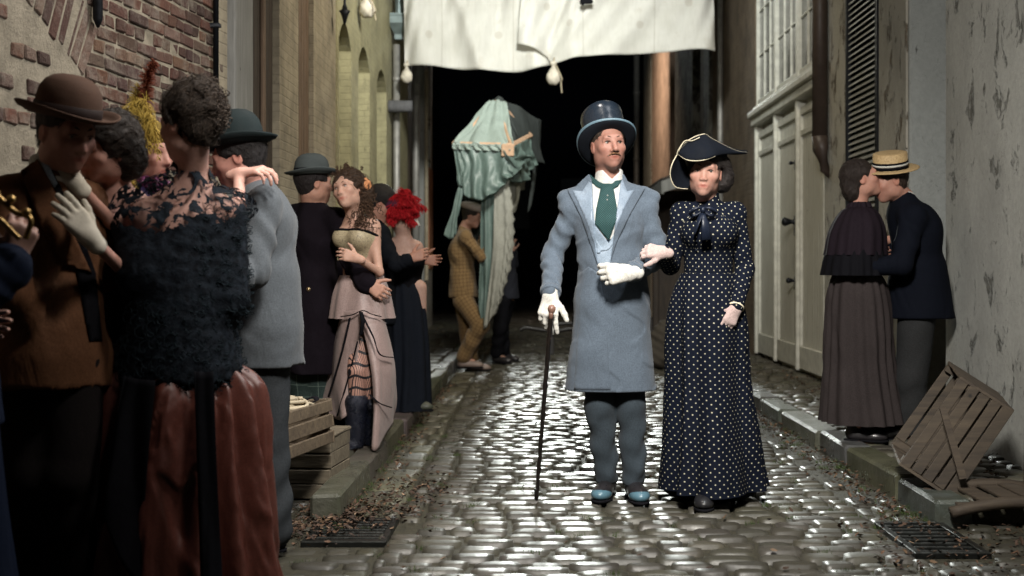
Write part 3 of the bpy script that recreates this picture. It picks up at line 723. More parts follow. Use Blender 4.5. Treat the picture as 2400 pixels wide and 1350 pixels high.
def setface(J, yaw, pitch=0, roll=0):
    """pitch > 0 looks up, roll > 0 tilts the head toward the camera's right when facing it"""
    f = yv(yaw); r = f.cross(Vector((0, 0, 1)))
    f2 = f*math.cos(R(pitch))+Vector((0, 0, 1))*math.sin(R(pitch)); u = r.cross(f2)
    q = Matrix.Rotation(R(roll), 3, f2); J['hf'] = f2; J['hu'] = q @ u
def add_head(S, J, nose=1.0):
    r, f, u = headM(J); c = J['hd']; s = J['hs']; Mx = Matrix((r, f, u)).transposed(); M3 = [list(x) for x in Mx]
    L = lambda x, y, z: c+(r*x+f*y+u*z)*s
    def E(x, y, z, a, b, d, k=.02, sub=False): S.ell(L(x, y, z), (a*s, b*s, d*s), M3, k, sub)
    fem = J['fem']; jw = .9 if fem else 1.0
    E(0, -.02, .04, .076, .094, .088); E(0, .02, -.01, .068, .072, .085, .03)
    E(0, .028, -.052, .054*jw, .062, .062, .03); E(0, .062, -.098, .02*jw, .022, .018, .03)
    for sg in (-1, 1):
        E(sg*.052*jw, .0, -.062, .016, .03, .03, .03)
        E(sg*.042, .058, -.02, .024, .024, .02, .02)
    S.cap(L(-.036, .079, .027), L(.036, .079, .027), .011*s, k=.02)
    for sg in (-1, 1): E(sg*.031, .1, .006, .017, .02, .0115, .012, True)
    S.cap(L(0, .083, .016), L(0, .107*(.5+.5*nose), -.031), .008*s, .0118*s*nose, k=.012)
    for sg in (-1, 1): E(sg*.0132*nose, .096, -.036, .0082, .01, .007, .007)
    for sg in (-1, 1):
        S.cap(L(sg*.015, .086, .0135), L(sg*.047, .0755, .0115), .0062*s, .0058*s, k=.006)   # upper lids
        S.cap(L(sg*.017, .0835, -.0035), L(sg*.045, .0755, -.0025), .005*s, k=.006)
    S.cap(L(-.019, .0835, -.0615), L(.019, .0835, -.0615), .0062*s, .0062*s, k=.008); E(0, .0885, -.0605, .016, .008, .0055, .006)
    S.cap(L(-.015, .0835, -.0745), L(.015, .0835, -.0745), .007*s, .007*s, k=.008)
    S.cap(L(-.022, .0955, -.0675), L(.022, .0955, -.0675), .0022*s, k=.004, sub=True)
    for sg in (-1, 1):
        E(sg*.078, -.012, -.006, .0075, .02, .031, .008); E(sg*.086, -.009, -.004, .006, .011, .018, .005, True)
    S.cap(L(0, -.028, -.06), J['nk'], (.05 if fem else .058)*s, (.055 if fem else .065)*s, k=.03)
    return L
def skincol(J, tone):
    r, f, u = headM(J); c = np.array(J['hd']); s = J['hs']; T = np.array([list(r), list(f), list(u)]).T; t = np.array(tone)
    def fn(V_):
        q = (V_-c)@T/s; col = np.tile(t, (len(V_), 1))
        def blob(p, rr, cc, st):
            g = np.exp(-(((q-np.array(p))/np.array(rr))**2).sum(1))[:, None]*st; return col*(1-g)+np.array(cc)*g
        lip = t*np.array([.82, .42, .42])
        for sg in (-1, 1):
            col = blob((sg*.042, .075, -.03), (.025, .03, .022), t*np.array([1.02, .8, .78]), .45)
            col = blob((sg*.031, .09, .012), (.02, .02, .012), t*np.array([.7, .58, .55]), .6)
            col = blob((sg*.082, -.01, -.005), (.012, .03, .035), t*np.array([1.0, .75, .7]), .6)
        col = blob((0, .105, -.026), (.016, .02, .014), t*np.array([1.02, .78, .75]), .45)
        col = blob((0, .09, -.0675), (.024, .02, .010), lip, 1.0)
        if not J['fem']: col = blob((0, .06, -.085), (.055, .05, .03), t*np.array([.78, .74, .74]), .55)
        return np.clip(col, 0, 1)
    return fn
def skinmat():
    t = NT('skin'); c = attrcol(t)
    base = t.mix(t.ramp(t.noise(60, 4, .6), [(.35, .22), (.65, 0.0)]), c, (.2, .09, .065))
    return t.out(Base_Color=base, Roughness=.56, Subsurface_Weight=.08, Subsurface_Radius=(.02, .008, .004), Subsurface_Scale=.5, Normal=t.bump(t.noise(260, 3, .6), .12, .002), Specular_IOR_Level=.3)
SKIN = skinmat(); FAIR = (.39, .225, .175)
def add_hand(S, w_, fdir, pn, side, curl=.5, spread=1.0, sc_=1.0, g=0.0, thumb=(.8, .6, .25), k=.004):
    f = Vector(fdir).normalized(); n = Vector(pn); n = (n-f*n.dot(f)).normalized(); t = f.cross(n) if side == 'R' else n.cross(f)
    w_ = Vector(w_); curls = curl if isinstance(curl, (list, tuple)) else [curl]*4
    offs = (.029, .0095, -.0105, -.029); kn = (.088, .092, .087, .079); ln = (.078, .086, .08, .062); rd = (.0098, .01, .0096, .0084)
    S.cap(w_-f*.03*sc_, w_+f*.015*sc_, .026*sc_+g, .027*sc_+g, k=.02, flat=(n, 1.25))
    for i in range(4):
        a = w_+(f*.012+t*offs[i]*.6)*sc_; b = w_+(f*kn[i]+t*offs[i]*(1+.12*spread))*sc_-n*.002
        S.cap(a, b, .0145*sc_+g, .0125*sc_+g, k=.014)
    for i in range(4):
        b = w_+(f*kn[i]+t*offs[i]*(1+.12*spread))*sc_-n*.002; d = (f+t*offs[i]*3.2*spread).normalized(); p = b; an = 0
        for q, (fr, cm) in enumerate(((.46, 1.0), (.31, 1.15), (.25, .75))):
            an += curls[i]*cm; dd = (d*math.cos(an)+n*math.sin(an)); p2 = p+dd*ln[i]*fr*sc_
            S.cap(p, p2, (rd[i]-q*.0008)*sc_+g, (rd[i]-(q+1)*.0009)*sc_+g, k=k); p = p2
    p = w_+(f*.022+t*.022+n*.006)*sc_; d = (t*thumb[0]+f*thumb[1]+n*thumb[2]).normalized()
    for q, (l, r0, r1) in enumerate(((.042, .016, .0125), (.034, .0118, .0108), (.028, .0105, .0085))):
        p2 = p+d*l*sc_; S.cap(p, p2, r0*sc_+g, r1*sc_+g, k=.008); p = p2; d = (d+f*.35+n*.1).normalized()
def add_torso(S, J, g=0.0, arms='LR', fold=0.0, hips=True, uarm=.053, farm=.036, bust=True, forearm=True, waist=1.0):
    s = J['s']; f = J['f']; fem = J['fem']; m = .86 if fem else 1.0; cr = J.get('tf', f)
    S.cap(J['wa'], J['ch'], (.128*m*waist)*s+g, .158*m*s+g, k=.05, flat=(cr, 1.35))
    S.cap(J['pe'], J['wa'], (.165 if hips else .15)*(.95 if fem else 1)*s+g, .128*m*waist*s+g, k=.05, flat=(cr, 1.3))
    S.cap(J['ch'], J['nk']-Vector((0, 0, .1*s)), .15*m*s+g, .10*m*s+g, k=.05, flat=(cr, 1.4))
    for X in 'LR':
        sh = J['s'+X]; S.cap(J['nk']-Vector((0, 0, .035*s)), sh, .046*m*s+g*.6, .046*m*s+g*.9, k=.035)
        S.cap(sh, J['ch'], .052*m*s+g, .08*m*s+g, k=.04, flat=(cr, 1.25))
    if fem and bust:
        for sg in (-1, 1): c = J['ch']+J['r']*sg*.065*s+f*.085*s+Vector((0, 0, .0)); S.ell(c, (.058*s+g, .052*s+g, .058*s+g), None, .05)
    for X in arms:
        a, e, w_ = J['s'+X], J['e'+X], J['w'+X]
        S.cap(a, e, (uarm+.004)*m*s+g, (uarm-.012)*m*s+g, k=.035, fold=(fold, 2.3, 1.0+ord(X), 1.5) if fold else None)
        if forearm: S.cap(e, w_, (uarm-.012)*m*s+g, farm*m*s+g*.8, k=.018, fold=(fold, 2.6, 2.0+ord(X), 1.7) if fold else None)
def add_legs(S, J, g=0.0, th=.075, kn=.052, an=.04, fold=0.0, feet=False, which='LR'):
    s = J['s']
    for X in which:
        S.cap(J['h'+X], J['k'+X], th*s+g, kn*s+g, k=.03, fold=(fold*.6, 1.2, 1+ord(X), 1.2) if fold else None); S.cap(J['k'+X], J['a'+X], kn*s+g, an*s+g, k=.02, fold=(fold, 2.2, 2+ord(X), 1.4) if fold else None)
        if feet: S.cap(J['a'+X]-Vector((0, 0, .03*s)), J['a'+X]+J['t'+X]*.11*s-Vector((0, 0, .045*s)), .028*s, .018*s, k=.01)
HANDS = dict(curl=.45, spread=1)
def person(J, label, tone=FAIR, res=.005, hands=None, group=None, cat='person', bare=True, eyes=True, brow=(.05, .03, .02), look=None, legs=True, name='person', nose=1.0):
    """one continuous body mesh = the thing; clothing and hair become its children"""
    S = SDF(); L = add_head(S, J, nose); add_torso(S, J, -.004, uarm=.046 if J['fem'] else .039, farm=.029)
    if legs: add_legs(S, J, -.006, feet=True, th=.07)
    for X in 'LR':
        hh = (hands or {}).get(X)
        fd = (J['w'+X]-J['e'+X]).normalized()
        if hh is None: hh = dict(f=fd, n=-J['r'] if X == 'R' else J['r'])
        add_hand(S, J['w'+X], hh.get('f', fd), hh['n'], X, hh.get('curl', .4), hh.get('spread', 1), hh.get('sc', (.88 if J['fem'] else .98)*J['s']), 0, hh.get('thumb', (.8, .6, .25)))
    z0 = J['z0']; o = S.mesh(res, z0-.01); o = (relax(*o), o[1])
    base = (float((J['aL'].x+J['aR'].x)/2), float((J['aL'].y+J['aR'].y)/2), z0)
    ob_ = mk(name, o[0], o[1], SKIN, None, True, skincol(J, tone)(o[0]), None, base)
    tag(ob_, label, cat, group)
    r, f, u = headM(J); s = J['hs']
    if eyes:
        lk = Vector(look).normalized() if look else f
        for sg in (-1, 1):
            c = L(sg*.031, .0722, .0048); x, y, _ = frame(lk); M4 = Matrix(((x.x, y.x, lk.x, c.x), (x.y, y.y, lk.y, c.y), (x.z, y.z, lk.z, c.z), (0, 0, 0, 1)))
            g = MB(); R_ = .0135*s; n = 16
            for (a0, a1, cc) in ((0, 14, (.008, .008, .008)), (14, 31, (.05, .035, .022)), (31, 120, (.3, .27, .25))):
                g.cc = cc; st = 3 if a0 < 24 else 6
                g.lathe([(R_*math.sin(R(a0+(a1-a0)*i/st)), R_*math.cos(R(a0+(a1-a0)*i/st))) for i in range(st+1)], n, M4)
            g.build('eye', EYE, ob_, True, col=True)
        for sg in (-1, 1):
            g = MB(); g.tube([L(sg*.013, .0905, .028), L(sg*.026, .0885, .0335), L(sg*.038, .081, .033), L(sg*.05, .068, .026)], [.0035*s, .0042*s, .0035*s, .0015*s], 6); g.build('eyebrow', HAIRM(brow), ob_, True)
            g = MB(); g.tube([L(sg*.0155, .0905, .0085), L(sg*.024, .0915, .0118), L(sg*.034, .0885, .012), L(sg*.046, .0795, .008)], [.001*s, .0018*s, .002*s, .0012*s], 5); g.build('eyelash', HAIRM((.02, .014, .01)), ob_, True)
    return ob_
_t = NT('eye'); EYE = _t.out(Base_Color=attrcol(_t), Roughness=.35, Coat_Weight=.1)
_hm = {}
def HAIRM(col, curl=0):
    k = (tuple(col), curl)
    if k not in _hm:
        t = NT('hair'); v = t.map(t.coord(), (60, 60, 14))
        n = t.noise(2.0, 5, .7, v, 1.2)
        base = t.ramp(n, [(.3, tuple(x*.45 for x in col)), (.7, tuple(min(1, x*1.5) for x in col))])
        _hm[k] = t.out(Base_Color=base, Roughness=.6, Specular_IOR_Level=.3, Normal=t.bump(n, .9, .008))
    return _hm[k]
def hair_short(J, o, col, thick=.009, low=-.075, res=.005):
    S = SDF(); r, f, u = headM(J); c = J['hd']; s = J['hs']; M3 = [list(x) for x in Matrix((r, f, u)).transposed()]; L = lambda x, y, z: c+(r*x+f*y+u*z)*s
    S.ell(L(0, -.02, .04), ((.077+thick)*s, (.094+thick)*s, (.088+thick)*s), M3); S.ell(L(0, -.035, -.02), (.07*s, .065*s, .075*s), M3, .02)
    S.ell(L(0, .122, -.0), (.068*s, .09*s, .118*s), M3, .012, True)
    for sg in (-1, 1): S.ell(L(sg*.085, .01, -.03), (.03*s, .034*s, .04*s), M3, .008, True)
    S.cut(L(0, -.05, low), -u+f*.25, .006)
    S.wob(lambda P: nz(P, 150, 1, .002), .003)
    hr_ = S.obj('hair', res, HAIRM(col), o)
    if J['hd'].y < 8: strands(J, o, hr_, HAIRM(tuple(x*1.3 for x in col)), 260, .035, 3, (0, -.6, -1))
    return hr_
def shoes(J, o, mat, which='LR', toe=None, sole=True, heel=.02, tone2=None, res=.006, L_=1.0):
    s = J['s']
    for X in which:
        a = Vector(J['a'+X]); z0 = J['z0'] if J.get('lift'+X) is None else J['lift'+X]; t = Vector(J['t'+X]); t.z = 0; t.normalize(); sd = t.cross(Vector((0, 0, 1))); a0 = Vector((a.x, a.y, z0))
        S = SDF(); M3 = [list(x) for x in Matrix((sd, t, Vector((0, 0, 1)))).transposed()]
        S.cap(a0+Vector((0, 0, .1*s))-t*.01, a0+Vector((0, 0, .055*s))-t*.015*s, .04*s, .042*s, k=.03)
        S.ell(a0+t*.06*s+Vector((0, 0, .045*s)), (.043*s, .11*s*L_, .04*s), M3, .03); S.ell(a0+t*.135*s*L_+Vector((0, 0, .036*s)), (.047*s, .07*s, .032*s), M3, .03)
        S.cut(a0+Vector((0, 0, .014)), (0, 0, -1), .003); S.cut(a0+Vector((0, 0, .115*s)), (0, 0, 1), .003)
        sh_ = S.obj('shoe', res, mat, o)
        if sole:
            S = SDF(); S.ell(a0+t*.12*s*L_+Vector((0, 0, .012)), (.051*s, .092*s, .03), M3, .01); S.ell(a0-t*.02*s+Vector((0, 0, .012)), (.042*s, .05*s, .03), M3, .03)
            S.cut(a0+Vector((0, 0, .001)), (0, 0, -1), .001); S.cut(a0+Vector((0, 0, .016)), (0, 0, 1), .001); S.obj('sole', res, MT['dark'], sh_)
        if toe is not None:
            S = SDF(); S.ell(a0+t*.135*s*L_+Vector((0, 0, .036*s)), (.0495*s, .073*s, .0345*s), M3, .01); S.cut(a0+t*.125*s*L_, -t-Vector((0, 0, .45)), .003); S.cut(a0+Vector((0, 0, .016)), (0, 0, -1), .002)
            S.obj('toe_cap', res*.7, toe, sh_)
def skirt(name, rings, mat, parent, n=120, pleats=18, amp=(.004, .02), yaw=0, seed=1, nz=26, irr=.6, uvs=True, hemdip=None, phase=0, drag=None, crumple=0):
    """rings: list of (centre, rx, ry) from top to hem; pleats deepen toward the hem"""
    rnd = random.Random(seed); ph = [rnd.uniform(0, 6.28) for _ in range(6)]; f = yv(yaw); r = f.cross(Vector((0, 0, 1)))
    Z = [Vector(q[0]) for q in rings]; m = len(rings); V_ = []; UVv = []
    acc = 0
    for j in range(nz):
        t = j/(nz-1)*(m-1); i = min(int(t), m-2); q = t-i
        def ip(k):
            p = [rings[max(i-1, 0)][k], rings[i][k], rings[i+1][k], rings[min(i+2, m-1)][k]]
            if k == 0: p = [Vector(x) for x in p]
            return p[1]*1.0+(p[2]-p[0])*(.5*q)+(p[0]*2-p[1]*5+p[2]*4-p[3])*(.5*q*q)+(p[1]*3-p[0]-p[2]*3+p[3])*(.5*q**3)
        c, rx, ry = ip(0), ip(1), ip(2); tt = j/(nz-1); A = amp[0]+(amp[1]-amp[0])*tt**.8
        for k in range(n+1):
            a = 2*math.pi*k/n-math.pi/2
            w1 = math.sin(pleats*a+ph[0]+irr*1.6*math.sin(3*a+ph[1])+irr*.5*math.sin(5*tt+2*a)); w2 = math.sin(pleats*.5*round(1)*a*2//1*0+int(pleats*.45)*a+ph[2]+1.1*tt)
            d = A*(w1*.7+w2*irr*.7)
            p = c+r*(rx+d)*math.cos(a)+f*(ry+d)*math.sin(a)
            if hemdip and tt > .6: p.z += hemdip(a)*((tt-.6)/.4)
            V_.append(p); UVv.append(((a-math.pi/2)*(rx+ry)*.5, 0))
        if j: acc += (c-cl).length
        cl = c
        for k in range(n+1): UVv[-1-k] = (UVv[-1-k][0], acc)
    if crumple:
        A_ = np.array([list(v) for v in V_], np.float32); dv = A_-A_.mean(0); dv[:, 2] = 0; dv /= np.linalg.norm(dv, axis=1)[:, None]+1e-6; k_ = (NZ(A_*np.array([1, 1, .35], np.float32), 24, seed, 1)+.5*NZ(A_*np.array([1, 1, .6], np.float32), 55, seed+3, 1))*crumple; V_ = [Vector(v) for v in A_+dv*k_[:, None]]
    Fc = [(j*(n+1)+k, (j+1)*(n+1)+k, (j+1)*(n+1)+k+1, j*(n+1)+k+1) for j in range(nz-1) for k in range(n)]
    uv = [UVv[i] for q in Fc for i in q]
    return mk(name, V_, Fc, mat, parent, True, None, uv)
def hatM(J, tilt=0, roll=0, dz=.075, dy=-.01, yaw=0):
    r, f, u = headM(J); c = J['hd']+(u*dz+f*dy)*J['hs']; s = J['hs']
    M4 = Matrix(((r.x, f.x, u.x, c.x), (r.y, f.y, u.y, c.y), (r.z, f.z, u.z, c.z), (0, 0, 0, 1)))
    return M4 @ Matrix.Rotation(R(yaw), 4, 'Z') @ Matrix.Rotation(R(tilt), 4, 'X') @ Matrix.Rotation(R(roll), 4, 'Y') @ Matrix.Scale(s, 4)
def brimfx(curl, fr=0.0, ov=1.12):
    def fx(r, z, a):
        q = max(0, (r-.08)/.07); return (r*math.cos(a)*1.0, r*math.sin(a)*ov, z+curl*q*q*math.cos(a)**2-fr*q*q*math.sin(a)**2)
    return fx
def bowler(J, o, mat, band, M4, r=.092, h=.125, brim=.052, curl=.022, fr=.008, name='bowler_hat'):
    g = MB(); pr = [(.0, h), (r*.3, h*.985), (r*.55, h*.93), (r*.78, h*.8), (r*.93, h*.6), (r*.99, h*.35), (r, h*.1), (r*1.01, .0), (r*1.08, -.004), (r+brim*.5, -.004), (r+brim*.85, 0), (r+brim, .008), (r+brim+.003, .014), (r+brim-.003, .015), (r+brim*.8, .004), (r+brim*.4, -.009), (r*1.0, -.010), (r*.97, .01)]
    g.lathe(pr, 40, M4, brimfx(curl, fr)); ht = g.build(name, mat, o, True)
    g = MB(); g.lathe([(r*1.0, .032), (r*1.03, .03), (r*1.035, .0), (r*1.02, -.002)], 40, M4, brimfx(0)); g.build('hat_band', band, ht, True); return ht
def curls(name, J, o, mat, centers, seed=1, n=60, rad=.012, thick=.004, L_=.05, spread=.02, turns=2.5):
    """ringlets: helical strands scattered round the given local points (x, y, z, reach)"""
    g = MB(); rnd = random.Random(seed); r, f, u = headM(J); c = J['hd']; s = J['hs']
    for i in range(n):
        x, y, z, rr, ln = rnd.choice(centers); p = c+(r*(x+rnd.gauss(0, rr))+f*(y+rnd.gauss(0, rr))+u*(z+rnd.gauss(0, rr)))*s
        dz = Vector((rnd.gauss(0, .5), rnd.gauss(0, .5), -1)).normalized(); e1, e2, _ = frame(dz, Vector((1, 0, 0))); l = L_*ln*rnd.uniform(.6, 1.3); rad_ = rad*rnd.uniform(.6, 1.2); ph = rnd.uniform(0, 6); pts = []
        m = int(8*turns)
        for k in range(m): t = k/(m-1); a = ph+t*turns*6.28; pts.append(p+dz*l*t+(e1*math.cos(a)+e2*math.sin(a))*rad_*(.5+.5*t)+Vector((0, 0, -.01*t*t)))
        g.tube(pts, [thick*(1-.5*abs(2*k/(m-1)-1)) for k in range(m)], 5)
    return g.build(name, mat, o, True)
def strands(J, o, hair, mat, n=420, ln=.07, seed=1, flow=(0, -1, -.35), r=.0011, lift=.003, frizz=.25):
    """loose strands lying over a head of hair and breaking its outline"""
    rnd = random.Random(seed); bv = bvh_of(hair)[0]; rr_, f, u = headM(J); me = hair.data; P = [v.co+ORG[hair.name] for v in me.vertices]; g = MB(); c = Vector(J['hd'])
    fl = (rr_*flow[0]+f*flow[1]+u*flow[2]).normalized()
    for i in range(n):
        p = Vector(rnd.choice(P)); d = fl+Vector((rnd.gauss(0, frizz), rnd.gauss(0, frizz), rnd.gauss(0, frizz))); pts = []; m = 7; st = ln*rnd.uniform(.5, 1.3)/m; lf = lift*rnd.uniform(0, 1)**2*2
        for k in range(m):
            h = bv.find_nearest(p)
            if h[0] is None: break
            nrm_ = (h[0]-c).normalized(); pts.append(h[0]+nrm_*(.001+lf*math.sin(math.pi*min(1, (k+.5)/m)))); t_ = d-nrm_*d.dot(nrm_); p = h[0]+t_.normalized()*st+nrm_*.002; d += Vector((rnd.gauss(0, .15), rnd.gauss(0, .15), rnd.gauss(0, .15)))
        if len(pts) > 2: g.tube(pts, [r*(1-.6*k/len(pts)) for k in range(len(pts))], 3, False)
    return g.build('hair_strands', mat, hair, True)
def plume(g, spine, width, n=260, seed=1, barb=.0022, droop=.35, curl=1.0):
    """ostrich feather: a spine with many fine drooping barbs"""
    rnd = random.Random(seed); sp = [Vector(p) for p in spine]; m = len(sp)-1
    g.tube(sp, [.003*(1-.7*i/m) for i in range(m+1)], 5)
    for i in range(n):
        t = rnd.random(); q = t*m; k = min(int(q), m-1); p = sp[k].lerp(sp[k+1], q-k); d = (sp[k+1]-sp[k]).normalized()
        e1, e2, _ = frame(d); a = rnd.uniform(0, 6.28); o_ = (e1*math.cos(a)+e2*math.sin(a)+d*.5).normalized(); w_ = width*rnd.uniform(.5, 1.1)*(math.sin(math.pi*min(1, .12+t*.85))**.5)
        pts = []; pp = p.copy(); dd = o_.copy()
        for s_ in range(5): pts.append(pp.copy()); pp += dd*w_/4; dd = (dd+Vector((rnd.gauss(0, .12), rnd.gauss(0, .12), -droop*curl))).normalized()
        g.tube(pts, [barb, barb*.9, barb*.8, barb*.6, barb*.3], 3, False)
def patch(name, poly, target, mat, parent, off=.004, thick=.003, step=5, Yg=6.0, bulge=0, uv=False, snap=None, viewer=Vector((0, 0, H))):
    """a cloth panel lying on another surface: outline given on that surface, laid on it with its own thickness"""
    import mathutils.geometry as mg
    P = [Vector((p[0], p[1])) for p in poly]; xs = [p.x for p in P]; ys = [p.y for p in P]; edge = []
    pts = []; n = len(P)
    for i in range(n):
        a, b = P[i], P[(i+1) % n]; k = max(1, int((b-a).length/step)); pts += [a.lerp(b, j/k) for j in range(k)]
    nb_ = len(pts)
    def inside(x, y):
        c = False; j = nb_-1
        for i in range(nb_):
            if (pts[i].y > y) != (pts[j].y > y) and x < (pts[j].x-pts[i].x)*(y-pts[i].y)/(pts[j].y-pts[i].y)+pts[i].x: c = not c
            j = i
        return c
    inn = []; y = min(ys)+step*.5; row = 0
    while y < max(ys):
        x = min(xs)+step*(.5 if row % 2 else .25)
        while x < max(xs):
            if inside(x, y) and min((p-Vector((x, y))).length for p in pts) > step*.45: inn.append(Vector((x, y)))
            x += step
        y += step*.87; row += 1
    vv, ee, ff, *_ = mg.delaunay_2d_cdt(pts+inn, [], [list(range(nb_))], 1, 1e-4)
    T = target if isinstance(target, list) else [target]; V_ = []; last = Yg
    Ys = []
    for v in vv:
        d = (at(v.x, v.y, 1.0)-viewer); d.normalize(); best = None
        for bvh in T:
            h = bvh.ray_cast(viewer, d)
            if h[0] is not None and (best is None or h[3] < best): best = h[3]
        Ys.append(best)
    good = [b for b in Ys if b is not None]; md = sorted(good)[len(good)//2]
    Ys = [b if b is not None and abs(b-md) < .2 else None for b in Ys]
    for i, v in enumerate(vv):
        if Ys[i] is None:
            j = min((q for q in range(len(vv)) if Ys[q] is not None), key=lambda q: (vv[q]-v).length); b = Ys[j]
        else: b = Ys[i]
        d = (at(v.x, v.y, 1.0)-viewer); d.normalize()
        e = min((p-v).length for p in pts[::2])/step
        V_.append(viewer+d*(b-off-thick-bulge*min(1, e/4)))
    W = [viewer+(p-viewer).normalized()*((p-viewer).length+off+thick+.012) for p in V_]; m = len(V_)
    faces = []
    for q in ff:
        a, b, c = (Vector(V_[i]) for i in q[:3]); nr = (b-a).cross(c-a)
        if nr.dot(viewer-a) < 0: q = list(q)[::-1]
        faces.append(tuple(q))
    cnt = {}
    for q in faces:
        for i in range(len(q)): cnt[(q[i], q[(i+1) % len(q)])] = 1
    side = [(b, a, a+m, b+m) for (a, b) in cnt if (b, a) not in cnt]
    o = mk(name, [tuple(p) for p in V_+W], faces+side, mat, parent, True)
    return o
def bvh_of(*obs):
    out = []
    for o in obs:
        me = o.data; n = np.array(ORG[o.name]); vs = [tuple(v.co+ORG[o.name]) for v in me.vertices]
        out.append(BVHTree.FromPolygons(vs, [tuple(p.vertices) for p in me.polygons]))
    return out
def pat_grid(sp, rad, col):
    def fn(t, base):
        s_ = t.n('SeparateXYZ', {0: t.coord()}).outputs; U = t.math('MULTIPLY', s_[0], 1/sp); W = t.math('MULTIPLY', s_[2], 1/sp)
        def grid(o):
            a = t.math('SUBTRACT', t.math('FRACT', t.math('ADD', U, o)), .5); b = t.math('SUBTRACT', t.math('FRACT', t.math('ADD', W, o)), .5)
            return t.math('ADD', t.math('MULTIPLY', a, a), t.math('MULTIPLY', b, b))
        return t.mix(t.math('LESS_THAN', t.math('MINIMUM', grid(0.0), grid(.5)), rad*rad), base, col)
    return fn
# pattern makers for cloth
def pat_dots(scale, rad, col):
    def fn(t, base):
        uv = t.n('UVMap').outputs[0]; s_ = t.n('SeparateXYZ', {0: uv}).outputs
        U = t.math('MULTIPLY', s_[0], scale); W = t.math('MULTIPLY', s_[1], scale)
        def grid(ou, ov):
            a = t.math('SUBTRACT', t.math('FRACT', t.math('ADD', U, ou)), .5); b = t.math('SUBTRACT', t.math('FRACT', t.math('ADD', W, ov)), .5)
            return t.math('ADD', t.math('MULTIPLY', a, a), t.math('MULTIPLY', b, b))
        d = t.math('MINIMUM', grid(0.0, 0.0), grid(.5, .5))
        return t.mix(t.math('LESS_THAN', d, rad*rad), base, col)
    return fn
def pat_check(scale, w_, col, f=.8, s2=1.0):
    def fn(t, base):
        uv = t.n('UVMap').outputs[0]; s_ = t.n('SeparateXYZ', {0: uv}).outputs; m = None
        for i in (0, 1):
            q = t.math('LESS_THAN', t.math('ABSOLUTE', t.math('SUBTRACT', t.math('FRACT', t.math('MULTIPLY', s_[i], scale)), .5)), w_)
            m = q if m is None else t.math('ADD', m, q)
        return t.mix(t.math('MINIMUM', t.math('MULTIPLY', m, f), 1.0), base, col)
    return fn
# ================================================================= PEOPLE: the walking couple in the middle
Z = Vector((0, 0, 1))
def side_(c, d, s=1): return c+d*s
# ---------- gentleman in pale blue
J = skel(at(1432, 1170, 6.04).x, 6.04, 0, 1.80, 0)
J['hd'] = at(1426, 342, 6.02); J['nk'] = at(1427, 428, 6.06); setface(J, 14, 3, 2)
J['sR'] = at(1343, 492, 6.06); J['sL'] = at(1512, 492, 6.06); J['ch'] = at(1428, 525, 6.05); J['wa'] = at(1432, 625, 6.05); J['pe'] = at(1436, 700, 6.05)
J['eR'] = at(1296, 598, 6.07); J['wR'] = at(1290, 694, 5.86); J['eL'] = at(1546, 605, 6.03); J['wL'] = at(1478, 640, 5.78)
J['hR'] = at(1400, 712, 6.06); J['hL'] = at(1474, 712, 6.06); J['kR'] = at(1406, 950, 6.0); J['aR'] = at(1422, 1122, 6.06); J['kL'] = at(1479, 950, 6.0); J['aL'] = at(1486, 1122, 6.02)
J['tR'] = yv(-14); J['tL'] = yv(6)
hR = dict(f=(at(1280, 770, 5.80)-at(1290, 694, 5.86)), n=(.25, .75, .1), curl=[.25, .42, .5, .6], spread=1.3, thumb=(.75, .75, .1), sc=1.08)
hL = dict(f=(-1, -.12, -.05), n=(.05, .9, -.1), curl=[.65, .7, .75, .8], spread=1.2, thumb=(.25, .9, .35), sc=1.12)
man = person(J, 'man in a pale blue frock coat and top hat with a knobbly cane', (.29, .15, .115), .004, dict(R=hR, L=hL), look=yv(22)+Z*.05, brow=(.07, .04, .028), nose=1.12)
MJ = J
BLUE = cloth('blue_wool', (.078, .101, .13), .85, .14, .1, 700, .3, .5, fsc=8)
BLUET = cloth('blue_trouser_wool', (.034, .046, .057), .85, .18, .05, 700, .15, .3)
SATIN = cloth('blue_satin', (.16, .205, .26), .45, .1, .1, 900, .05, .1)
VEST = cloth('light_blue_vest', (.19, .245, .31), .6, .1, .1, 700, .1, .15)
WHITE = cloth('white_shirt', (.5, .5, .47), .7, .06, .1, 600, .1, .15)
GLOVE = cloth('white_glove', (.5, .49, .45), .75, .06, .2, 900, .15, .3, fsc=30)
TIE = cloth('teal_cravat', (.014, .04, .042), .7, .1, .0, 500, .08, .0, pattern=pat_grid(.011, .16, (.07, .12, .11)))
SKINS = {}
def sleeves_cut(S, J, X, back=.012):
    d = (J['w'+X]-J['e'+X]).normalized(); return J['w'+X]-d*back, d
S = SDF(); s = J['s']
add_torso(S, J, .013, arms='', fold=0)
for px in (1324, 1531): S.cap(J['nk']-Z*.025, at(px, 463, 6.06), .062, .036, k=.015)
for X in 'LR':
    e, w_ = J['e'+X], J['w'+X]; d = (w_-e).normalized(); we = w_-d*.02
    S.cap(J['s'+X], e, .057, .052, k=.012, fold=(.0065, 3.2, 1+ord(X), 1.9)); S.cap(e, we, .054, .045, k=.016, fold=(.0065, 3.6, 2.4+ord(X), 2.2))
S.cap(J['wa'], at(1433, 930, 6.03), .150, .222, k=.05, flat=((0, 1, 0), 1.25)); S.cap(at(1420, 620, 6.1), at(1390, 940, 6.0), .10, .115, k=.06); S.cap(at(1450, 620, 6.1), at(1474, 940, 6.0), .10, .115, k=.06)
S.wob(lambda P: nz(P, 30, 4, .0042)+np.where(P[:, 2] < 1.1, .0035*np.sin(P[:, 0]*34+P[:, 2]*5+P[:, 1]*9)*np.clip((1.1-P[:, 2])*2.2, 0, 1), .0022*np.sin(P[:, 0]*40-P[:, 2]*46)*np.sin(P[:, 2]*17+P[:, 0]*9)), .004)
S.cut(at(1433, 914, 6.0), -Z, .004)
